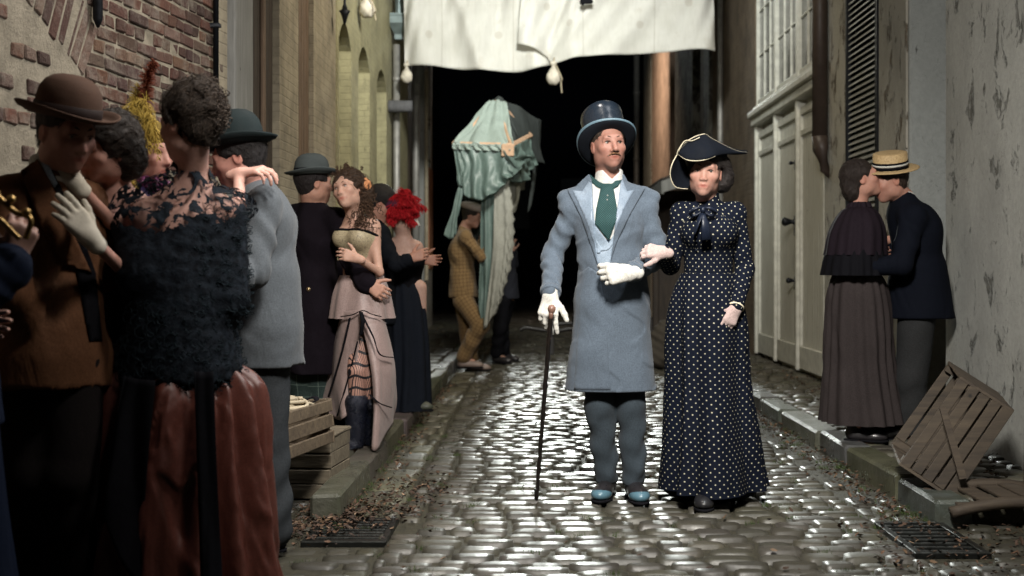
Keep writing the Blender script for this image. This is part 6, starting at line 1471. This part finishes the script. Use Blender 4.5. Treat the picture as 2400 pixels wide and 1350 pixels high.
g = MB(); c = at(42, 520, 3.2); pts = [at(*q) for q in ((-10, 455, 3.2), (15, 480, 3.2), (40, 500, 3.2), (62, 505, 3.2), (72, 520, 3.2), (60, 560, 3.2))]
g.tube(smoothc(pts), [.008]*25, 8); g.tube(smoothc([at(*q) for q in ((-30, 500, 3.2), (0, 515, 3.2), (25, 540, 3.2), (45, 560, 3.2))]), .007, 8)
for k in range(3): p = pts[0].lerp(pts[3], k/2); g.lathe([(0, .012), (.01, .008), (.013, 0), (.01, -.008), (0, -.012)], 8, Matrix.Translation(p+Vector((0, 0, -.006*k % .02))))
tag(g.build('gilt_ornament', GILT, smooth=True), 'gilt ornament held up in a hand at the left edge', 'ornament')
# ================================================================= THINGS IN THE ALLEY
def slat_crate(name, M4, lx, ly, h, ns, mat, label, group=None, lid=False, posts=True, th=.012, gapf=.2, bottom=True):
    """slatted box: x, y size, height, ns slats per side"""
    o = root(name, M4 @ Vector((lx/2, ly/2, 0)), label, 'crate', group); hs_ = h/ns; rnd = random.Random(len(label))
    for (sx0, sx1, sy0, sy1, nm) in ((0, lx, 0, th, 'a'), (0, lx, ly-th, ly, 'b'), (0, th, th+.001, ly-th-.001, 'c'), (lx-th, lx, th+.001, ly-th-.001, 'd')):
        for k in range(ns):
            g = MB(); e = rnd.uniform(-.006, .004)
            a = (sx0-(e if sy1-sy0 < .03 else 0), sx1+(e if sy1-sy0 < .03 else 0))
            g.bbox(a[0], a[1], sy0, sy1, k*hs_+hs_*gapf*.5, (k+1)*hs_-hs_*gapf*.5+rnd.uniform(-.003, .003), .003, M4, .0025); g.build('slat', mat, o)
    for (x, y) in ((th+.001, th+.001), (lx-th-.031, th+.001), (th+.001, ly-th-.031), (lx-th-.031, ly-th-.031)):
        g = MB(); g.bbox(x, x+.03, y, y+.03, .002, h-.004, .003, M4); g.build('corner_post', mat, o)
    g = MB(); n = 3
    for k in range(n): g.bbox(th+.001, lx-th-.001, ly*k/n+.004+th*(k == 0), ly*(k+1)/n-.004-th*(k == n-1), .003, .013, .002, M4)
    g.build('bottom', mat, o)
    if lid:
        for k in range(3): g = MB(); g.bbox(-.004, lx+.004, ly*k/3+.002, ly*(k+1)/3-.002, h+.001, h+.014, .003, M4, .002); g.build('lid_board', mat, o)
    return o
def place(p, rz, rx=0, ry=0): return Matrix.Translation(p) @ Matrix.Rotation(R(rz), 4, 'Z') @ Matrix.Rotation(R(ry), 4, 'Y') @ Matrix.Rotation(R(rx), 4, 'X')
# stack on the left: corner nearest the wall on the right-hand end
Acor = at(752, 938, 5.97); cp2 = Vector((Acor.x-.06, Acor.y-.05, 0))
slat_crate('wooden_crate', place(Vector((Acor.x-.5, 5.34, .005)), 8), .36, .55, .235, 3, MT['crate2'], 'dark slatted crate at the bottom of the stack beside the grey suit man', 'wooden crates on the left')
ucr = slat_crate('wooden_crate', place(Vector((Acor.x-.42, 5.34, .262)), -11, 0, -4), .40, .60, .22, 3, MT['crate'], 'open slatted crate with a coil of rope, on top of the stack', 'wooden crates on the left')
slat_crate('wooden_crate', place(Vector((at(781, 0, 6.04).x-.30, 6.0, .0)), -6), .30, .38, .295, 4, MT['crate3'], 'closed pale crate standing on the ground beside the two stacked crates', 'wooden crates on the left', lid=True, gapf=.08)
g = MB(); rnd = random.Random(2)
for i in range(7):
    c = at(668+rnd.uniform(-14, 10), 952+rnd.uniform(-6, 10), 5.6)+Vector((0, 0, -.01+i*.004)); ra = rnd.uniform(.07, .1); a0 = rnd.uniform(0, 6); tl = rnd.uniform(-.25, .25)
    g.tube([c+Vector((ra*math.cos(a), ra*.9*math.sin(a), ra*tl*math.cos(a+1)+.01)) for a in [a0+k*6.0/20 for k in range(21)]], .0085, 8)
g.tube(smoothc([at(*q) for q in ((690, 962, 5.6), (712, 945, 5.65), (735, 950, 5.75), (728, 962, 5.75))]), .0085, 8)
tag(g.build('rope_coil', MT['rope'], smooth=True), 'coil of pale rope heaped in the open top crate', 'rope')
g = MB(); g.tube(smoothc([at(*q) for q in ((705, 945, 5.8), (722, 935, 5.8), (738, 930, 5.8), (741, 938, 5.78), (728, 946, 5.78), (716, 955, 5.8))]), .014, 8, flat=.3)
g.build('strap', MT['dark'], smooth=True); tag(bpy.data.objects['strap'], 'dark looped strap sticking out of the open top crate', 'strap')
# tipped crate on the right
O = at(2111, 1083, 5.72); E1 = at(2248, 887, 5.86)-O; E2 = at(2240, 1168, 5.66)-O; E3 = at(2090, 1034, 6.12)-O
def TM(a, b, c): return O+E1*a+E2*b+E3*c
tc = root('wooden_crate', (float(O.x+.3), 5.9, .1), 'large brown slatted crate tipped on its corner against the white wall', 'crate')
def board(a0, a1, b0, b1, c0, c1, nm, mat, par=tc):
    g = MB(); rj = lambda: random.uniform(-.006, .006); g.add([TM(a+rj(), b+rj(), c) for c in (c0, c1) for b in (b0, b1) for a in (a0, a1)], [(0, 2, 3, 1), (4, 5, 7, 6), (0, 1, 5, 4), (2, 6, 7, 3), (0, 4, 6, 2), (1, 3, 7, 5)]); return g.build(nm, mat, par, bevel=.003)
W2 = wood('crate_wood_skew', (.075, .056, .036), (.022, .016, .011), 'X', scale=.8)
for k in range(5):
    b0, b1 = k*.2+.008, (k+1)*.2-.026+(.018 if k == 4 else 0)
    board(0, 1, b0, b1, 0, .035, 'slat', W2); board(0, 1, b0, b1, .965, 1, 'slat', W2)
for k in range(4): board(1.002, 1.03, 0, 1, k*.25+.005, (k+1)*.25-.008, 'end_board', MT['crate2']); board(-.03, -.002, 0, 1, k*.25+.005, (k+1)*.25-.008, 'end_board', MT['crate2'])
for k in range(3): board(.005, .995, .97, .998, .04+k*.31, .04+k*.31+.26, 'bottom_board', W2)
for a in (.002, .93):
    for c in (.04, .88): board(a, a+.065, .005, .965, c, c+.08, 'corner_post', W2)
g = MB(); a, b = at(2210, 956, 5.70), at(2258, 1122, 5.62); d = (b-a).normalized(); sd = d.cross(Vector((0, 1, 0))).normalized()*.014
g.add([a-sd, a+sd, b+sd*1.2, b-sd*1.2]+[q+Vector((0, .014, 0)) for q in (a-sd, a+sd, b+sd*1.2, b-sd*1.2)], [(0, 1, 2, 3), (7, 6, 5, 4), (0, 4, 5, 1), (1, 5, 6, 2), (2, 6, 7, 3), (3, 7, 4, 0)]); g.build('loose_lath', MT['crate2'], tc)
# curved slatted piece on the ground
cr = root('curved_rack', (2.05, 5.5, 0), 'low curved wooden rack with short slats lying at the foot of the tipped crate', 'rack')
for k, (y, zz) in enumerate(((5.36, .06), (5.72, .075))):
    g = MB(); pts = [Vector((1.80+.62*t, y, zz+.045*math.sin(math.pi*min(1, t*1.05)))) for t in [i/14 for i in range(15)]]; g.tube(pts, [.03]*15, 8, flat=.9); g.build('rail', MT['crate2'], cr, True)
for k in range(6): x = 1.84+k*.095; zz = .07+.045*math.sin(math.pi*min(1, (x-1.8)/.62)); g = MB(); g.bbox(x, x+.085, 5.37, 5.71, zz, zz+.014, .003); g.build('slat', MT['crate2'], cr)
g = MB(); g.bbox(2.18, 2.26, 5.60, 5.63, .1, .62, .004, None, .003); g.bbox(2.22, 2.30, 5.9, 5.93, .1, .55, .004, Matrix.Translation((.02, 0, 0)), .003)
g = MB(); g.bbox(2.255, 2.30, 5.68, 5.72, .1, .42, .004, None, .003); tag(g.build('wooden_board', MT['dboards'], org=(2.28, 5.7, .1)), 'dark board standing on end at the right edge of the frame', 'board')
# hand cart lying behind the couple
hc = root('hand_cart', (.9, 15.2, 0), 'black hand cart with curved handles standing behind the couple', 'cart')
bk_ = plain('tarred_wood', (.012, .01, .009), .5)
g = MB(); g.tube(smoothc([at(*q) for q in ((1218, 774, 15.5), (1232, 768, 15.5), (1262, 772, 15.5), (1300, 776, 15.5), (1340, 770, 15.5), (1400, 768, 15.5))]), .028, 10); g.build('handle', bk_, hc, True)
g = MB(); g.tube(smoothc([at(*q) for q in ((1300, 760, 16.2), (1330, 758, 16.2), (1400, 756, 16.2))]), .028, 10); g.build('handle', bk_, hc, True)
for (x, Y) in ((1292, 15.6), (1500, 15.6)): g = MB(); p = at(x, 772, Y); g.bbox(p.x-.035, p.x+.035, Y-.035, Y+.035, 0, p.z, .006); g.build('leg', bk_, hc)
g = MB(); a, b = at(1345, 748, 15.5), at(1530, 748, 15.5); g.bbox(a.x, b.x, 15.45, 16.3, a.z-.2, a.z+.02, .01); g.build('tray', bk_, hc)
S = SDF(); c = at(1550, 800, 13.6); S.ell(c, (.13, .14, .2)); S.ell(c+Vector((-.08, 0, -.12)), (.12, .15, .12), k=.06); S.ell(c+Vector((.06, 0, .12)), (.09, .1, .12), k=.06); S.ell(Vector((c.x, c.y, .1)), (.2, .18, .12), k=.05)
S.wob(lambda P: .012*np.sin(P[:, 0]*40+P[:, 2]*30)*np.sin(P[:, 2]*35), .012); S.cut(Vector((0, 0, .004)), -Z, .01)
tag(S.obj('cloth_bundle', .012, C('sack_cloth', (.06, .052, .042), fold=.8)), 'dull brown cloth bundle slumped on the ground between the couple', 'bundle')
# ---- hanging canvas
def canvas(name, top, bot, label, Yc, ph, mat, amp=.05, nf=3.2, fold2=None):
    def ev(c, t):
        q = t*(len(c)-1); i = min(int(q), len(c)-2); q -= i; p = [Vector(c[max(i-1, 0)]), Vector(c[i]), Vector(c[i+1]), Vector(c[min(i+2, len(c)-1)])]
        return p[1]+(p[2]-p[0])*(.5*q)+(p[0]*2-p[1]*5+p[2]*4-p[3])*(.5*q*q)+(p[1]*3-p[0]-p[2]*3+p[3])*(.5*q**3)
    def fn(u_, v):
        a, b = ev(top, u_), ev(bot, u_); p = a.lerp(b, v)
        k = amp*math.sin(nf*6.28*(u_-.12*v)+ph)*(.3+.7*v)+amp*.4*math.sin(9*6.28*(u_+.25*v)+ph*2)*(.2+.8*(1-v))+amp*.5*math.exp(-((u_-.25-.22*v)/.035)**2)+amp*.5*math.exp(-((u_-.8+.2*v)/.05)**2)
        return p+Vector((0, -k*1.5, 0))
    V_, Fc = grid_mesh(fn, 130, 50); o = mk(name, V_, Fc, mat, None, True, org=(float(V_[0].x+V_[-1].x)/2, Yc, float(V_[-1].z)))
    md = o.modifiers.new('s', 'SOLIDIFY'); md.thickness = .004; return tag(o, label, 'canvas sheet', 'canvas sheets hung across the alley')
t = NT('stained_canvas'); n_ = t.noise(2.2, 6, .6); vor = t.n('TexVoronoi', {'Vector': t.coord(), 'Scale': 2.6}).outputs[0]
sp = t.ramp(vor, [(.08, .0), (.11, .55), (.13, .0)]); base = t.ramp(n_, [(.3, (.66, .65, .6)), (.6, (.8, .79, .75))])
base = t.mix(t.ramp(vor, [(.06, .45), (.11, 0.0)]), base, (.45, .4, .33)); base = t.mix(sp, base, (.42, .36, .28)); base = t.mix(t.ramp(t.noise(1.3, 7, .7), [(.56, 0.0), (.62, .35)]), base, (.48, .43, .34))
sx_ = t.n('SeparateXYZ', {0: t.coord()}).outputs; seam = t.math('LESS_THAN', t.math('ABSOLUTE', t.math('SUBTRACT', t.math('FRACT', t.math('ADD', t.math('MULTIPLY', sx_[0], 1.15), t.math('MULTIPLY', t.noise(2, 2), .04))), .5)), .006); base = t.mix(t.math('MULTIPLY', seam, .5), base, (.35, .32, .26)); base = t.mix(t.ramp(t.noise(35, 3, .6, t.map(t.coord(), (1, 1, .12))), [(.45, 0.0), (.75, .3)]), base, (.5, .48, .42))
tr = t.n('BsdfTranslucent', {'Color': (.8, .78, .7)}); mx = t.n('MixShader', {0: .3, 1: t.b.outputs[0], 2: tr.outputs[0]}); t.t.links.new(mx.outputs[0], t.t.nodes['Material Output'].inputs[0])
CANV = t.out(Base_Color=base, Roughness=.85, Normal=t.bump(t.noise(300, 2), .15, .002))
fr = lambda Y, *pp: [at(a, b, Y) for a, b in pp]
canvas('canvas_sheet', fr(15, (945, -160), (1060, -160), (1180, -160), (1300, -160)), fr(15, (947, 152), (985, 154), (1050, 158), (1110, 164), (1170, 168), (1230, 166), (1275, 156), (1300, 146)), 'stained cream canvas sheet over the left half of the alley, bag at its corner', 15, .4, CANV)
canvas('canvas_sheet', fr(14.88, (1232, -160), (1380, -160), (1530, -160), (1672, -160)), fr(14.88, (1213, 105), (1250, 114), (1280, 130), (1298, 147), (1360, 136), (1450, 128), (1560, 120), (1630, 117), (1675, 121)), 'cream canvas sheet over the right half, one lower corner folded up', 14.88, 2.1, CANV, .06, 2.4)
BAGM = plain('bag_canvas', (.6, .55, .46), .85, bump=.5, bs=60)
def bag(px, py, Y, s_, label, hook=30, tail=None):
    c = at(px, py, Y); r_ = root('weight_bag', (c.x, c.y, c.z), label, 'weight', 'weight bags hanging on strings'); S = SDF(); S.ell(c, (.085*s_, .085*s_, .095*s_)); S.cap(c+Z*.05*s_, c+Z*.14*s_, .05*s_, .018*s_, k=.04*s_); S.ell(c+Z*.17*s_, (.045*s_, .04*s_, .028*s_), k=.02)
    S.wob(lambda P: .004*s_*np.sin(P[:, 0]*70/s_)*np.sin(P[:, 2]*60/s_), .004); S.obj('bag', .007, BAGM, r_)
    g = MB(); g.tube([c+Z*.15*s_, c+Z*(.15*s_+hook*Y/F*.5)+Vector((.01, 0, 0)), c+Z*(hook*Y/F+.02)], .01, 6)
    if tail: g.tube(smoothc([c+Z*.14*s_+Vector((.03, -.06, 0)), c+Vector((.1*s_, -.08, -.02)), c+Vector((.09*s_, -.05, -.05)), c+Vector((.1*s_, -.04, -tail))]), .008, 6)
    g.build('string', MT['rope'], r_, True)
bag(953, 180, 15, .85, 'small round weight bag tied at the lower left corner of the canvas', 26)
bag(1297, 182, 14.8, 1.0, 'pale knotted weight bag hanging where the two canvas sheets meet', 36, .19)
bag(860, 22, 12.4, .95, 'weight bag hanging high in front of the ochre wall', 45, .12)
g = MB(); p = at(1372, 6, 14.6); g.bbox(p.x-.06, p.x+.09, 14.6, 14.64, p.z-.01, p.z+.05, .006, None, .01); g.tube([p, p+Vector((-.03, 0, -.03)), p+Vector((-.05, 0, -.01))], .01, 6)
tag(g.build('clamp', MT['dark']), 'small dark clamp at the top edge, in front of the right canvas sheet', 'clamp')
# ---- canopy with curtains carried by the bearers
cn_ = root('carried_canopy', (-.45, 13.4, 0), 'wooden framed canopy hung with pale teal curtains, carried upright through the alley', 'canopy')
TEAL = C('pale_teal_satin', (.115, .165, .15), rough=.45, fold=.7, sheen=.0, fsc=8); PALE = C('mint_white_cloth', (.27, .33, .3), rough=.6, fold=.6); LACEC = C('ivory_lace', (.3, .3, .265), rough=.8, fold=.5, wb=.6, weave=120); GREYC = C('dark_grey_felt', (.04, .046, .045), fold=.6)
CW = plain('bare_pine', (.5, .33, .22), .7)
def bar(a, b, w_=.03, nm='frame_bar', m=CW):
    g = MB(); a, b = at(*a), at(*b); g.tube([a, b], w_, 6); return g.build(nm, m, cn_)
bar((1063, 338, 13.0), (1200, 341, 12.85)); bar((1200, 341, 12.85), (1243, 318, 13.9)); bar((1063, 338, 13.0), (1165, 238, 13.5), .025); bar((1200, 341, 12.85), (1165, 238, 13.5), .025); bar((1243, 318, 13.9), (1165, 238, 13.5), .025)
g = MB(); p = at(1190, 352, 12.8); g.bbox(p.x-.065, p.x+.065, 12.78, 12.84, p.z-.065, p.z+.065, .008); g.build('pine_block', CW, cn_)
D = lambda nm_, t_, b_, m, **k: drape(nm_, front(*t_), front(*b_), m, cn_, **k)
D('roof_cloth', ((1142, 238, 13.45), (1165, 234, 13.42), (1188, 240, 13.4)), ((1063, 336, 12.98), (1130, 340, 12.9), (1203, 340, 12.82)), PALE, amp=.035, nf=6, ph=.5)
D('roof_cover', ((1128, 270, 13.5), (1165, 228, 13.55), (1180, 232, 13.5)), ((1150, 262, 13.4), (1168, 250, 13.45), (1215, 318, 13.3)), GREYC, amp=.02, nf=3)
D('roof_cover', ((1165, 228, 13.5), (1215, 250, 13.8), (1262, 280, 14.1)), ((1200, 330, 13.2), (1240, 370, 13.7), (1272, 385, 14.2)), GREYC, amp=.04, nf=3)
D('roof_cover', ((1262, 278, 14.1), (1268, 282, 14.3)), ((1240, 500, 13.9), (1262, 385, 14.3)), GREYC, amp=.02, nf=2)
D('valance', ((1063, 340, 12.96), (1110, 344, 12.9), (1160, 346, 12.86), (1203, 346, 12.8)), ((1076, 438, 12.94), (1096, 462, 12.86), (1140, 464, 12.8), (1203, 412, 12.78)), TEAL, amp=.04, nf=9, ph=.8)
D('valance_frill', ((1062, 334, 12.94), (1130, 338, 12.87), (1202, 339, 12.8)), ((1060, 350, 12.93), (1130, 353, 12.86), (1202, 354, 12.79)), PALE, amp=.03, nf=16)
D('valance', ((1203, 344, 12.8), (1225, 332, 13.2), (1243, 322, 13.8)), ((1200, 425, 12.85), (1228, 425, 13.2), (1250, 385, 13.8)), TEAL, amp=.05, nf=6, ph=2)
D('valance', ((1178, 350, 12.76), (1205, 372, 12.74), (1222, 345, 12.9)), ((1205, 412, 12.8), (1220, 395, 12.85), (1240, 368, 13.1)), TEAL, amp=.04, nf=4, ph=1)
D('curtain_tail', ((1062, 345, 12.95), (1072, 345, 12.94), (1080, 350, 12.93)), ((1076, 434, 12.92), (1080, 436, 12.9), (1084, 438, 12.9)), TEAL, amp=.02, nf=3)
D('curtain_tail', ((1074, 440, 12.9), (1079, 441, 12.88), (1086, 442, 12.9)), ((1044, 552, 12.84), (1054, 560, 12.82), (1068, 548, 12.86)), TEAL, amp=.035, nf=3, ph=1)
D('curtain', ((1128, 455, 12.98), (1150, 452, 12.95), (1168, 440, 12.93)), ((1124, 720, 12.95), (1133, 765, 12.9), (1146, 700, 12.9)), TEAL, amp=.045, nf=4, ph=.4)
D('lace_curtain', ((1160, 438, 12.9), (1178, 425, 12.88), (1190, 415, 12.86)), ((1134, 772, 12.85), (1150, 752, 12.83), (1176, 700, 12.86)), LACEC, amp=.04, nf=4, ph=1.7, n=90, sway=lambda u_, v: Vector((.07*math.sin(math.pi*v)*(.3+u_)+.012*u_*math.sin(v*60), 0, 0)))
D('inner_curtain', ((1085, 450, 13.5), (1120, 450, 13.5), (1150, 450, 13.4)), ((1100, 640, 13.5), (1125, 640, 13.5), (1150, 640, 13.4)), GREYC, amp=.03, nf=5)
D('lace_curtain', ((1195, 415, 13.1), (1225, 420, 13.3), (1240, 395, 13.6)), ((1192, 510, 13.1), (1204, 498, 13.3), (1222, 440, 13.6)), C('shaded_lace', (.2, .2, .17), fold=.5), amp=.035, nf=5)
g = MB(); g.tube([at(1166, 245, 13.5), Vector((at(1172, 600, 13.6).x, 13.6, .9))], .025, 8); g.build('pole', MT['boards'], cn_)
# ---- dead leaves
g = MB(); rnd = random.Random(77)
def leaf(x, y, z, s_):
    a = rnd.uniform(0, 6.283); t1, t2 = rnd.gauss(0, .35), rnd.gauss(0, .35); c, s = math.cos(a), math.sin(a); q = []
    g.cc = tuple(k*rr_ for rr_ in [rnd.uniform(.5, 1.4)] for k in rnd.choice([(.07, .04, .025), (.05, .03, .02), (.1, .062, .035), (.035, .022, .016), (.09, .05, .03)] if rnd.random() > .05 else [(.25, .17, .11)]))
    for (u_, v) in ((-1, 0), (-.4, .5), (.35, .42), (1, 0), (.35, -.42), (-.4, -.5)):
        X, Y_ = u_*s_, v*s_; q.append((x+X*c-Y_*s, y+X*s+Y_*c, z+abs(X)*.25+X*t1+Y_*t2+abs(Y_)*.4+.004))
    q.append((x, y, z+.003)); k = len(g.v); g.v += q; g.c += [g.cc]*7; g.f += [(k+i, k+(i+1) % 6, k+6) for i in range(6)]
def scatter(n, fx, smin=.006, smax=.018):
    for _ in range(n):
        x, y, z = fx(); leaf(x, y, z, rnd.uniform(smin, smax))
G_ = rnd.gauss
scatter(520, lambda: (G_(-.85, .13), G_(5.62, .16), .002+abs(G_(0, .009)))); scatter(320, lambda: (G_(-1.0, .13), G_(5.3, .16), .002+abs(G_(0, .008))))
scatter(260, lambda: (G_(-.6, .1), G_(6.1, .35), .002)); scatter(420, lambda: (G_(-.82, .045), rnd.uniform(5.5, 12), .002)); scatter(200, lambda: (rnd.uniform(-.7, 1.5), rnd.uniform(4.2, 13), .004))
scatter(900, lambda: (G_(1.66, .07), rnd.uniform(5.3, 11), -.002+abs(G_(0, .006)))); scatter(500, lambda: (G_(2.3, .12), rnd.uniform(5.5, 12), .104)); scatter(400, lambda: (rnd.uniform(1.3, 2.3), rnd.uniform(4.3, 5.4), .002)); scatter(150, lambda: (rnd.uniform(-1.7, -1.05), rnd.uniform(6.5, 9), .104))
t = NT('dead_leaf'); LEAFM = t.out(Base_Color=attrcol(t), Roughness=.7, Specular_IOR_Level=.3)
tag(mk('dead_leaves', g.v, g.f, LEAFM, None, False, np.array(g.c), None, (0, 6, 0)), kind='stuff')
# moss and grass blades in the joints
g = MB(); rnd = random.Random(8)
for cl in range(260):
    side = rnd.random()
    cx, cy = (rnd.gauss(-.9, .05), rnd.uniform(5.3, 9)) if side < .3 else ((rnd.gauss(1.7, .06), rnd.uniform(5.4, 9)) if side < .5 else (rnd.uniform(-1.1, 1.5), rnd.uniform(4.2, 9)))
    for _ in range(16):
        x, y = cx+rnd.gauss(0, .02), cy+rnd.gauss(0, .012); h = rnd.uniform(.005, .014); dx, dy = rnd.gauss(0, .006), rnd.gauss(0, .006)
        k = len(g.v); g.v += [(x-.0015, y, -.012), (x+.0015, y, -.012), (x+dx, y+dy, h)]; g.c += [(0, 0, 0)]*3; g.f.append((k, k+1, k+2))
tag(mk('joint_grass', g.v, g.f, plain('grass_green', (.045, .07, .02), .7), None, False, None, None, (0, 6, 0)), kind='stuff')
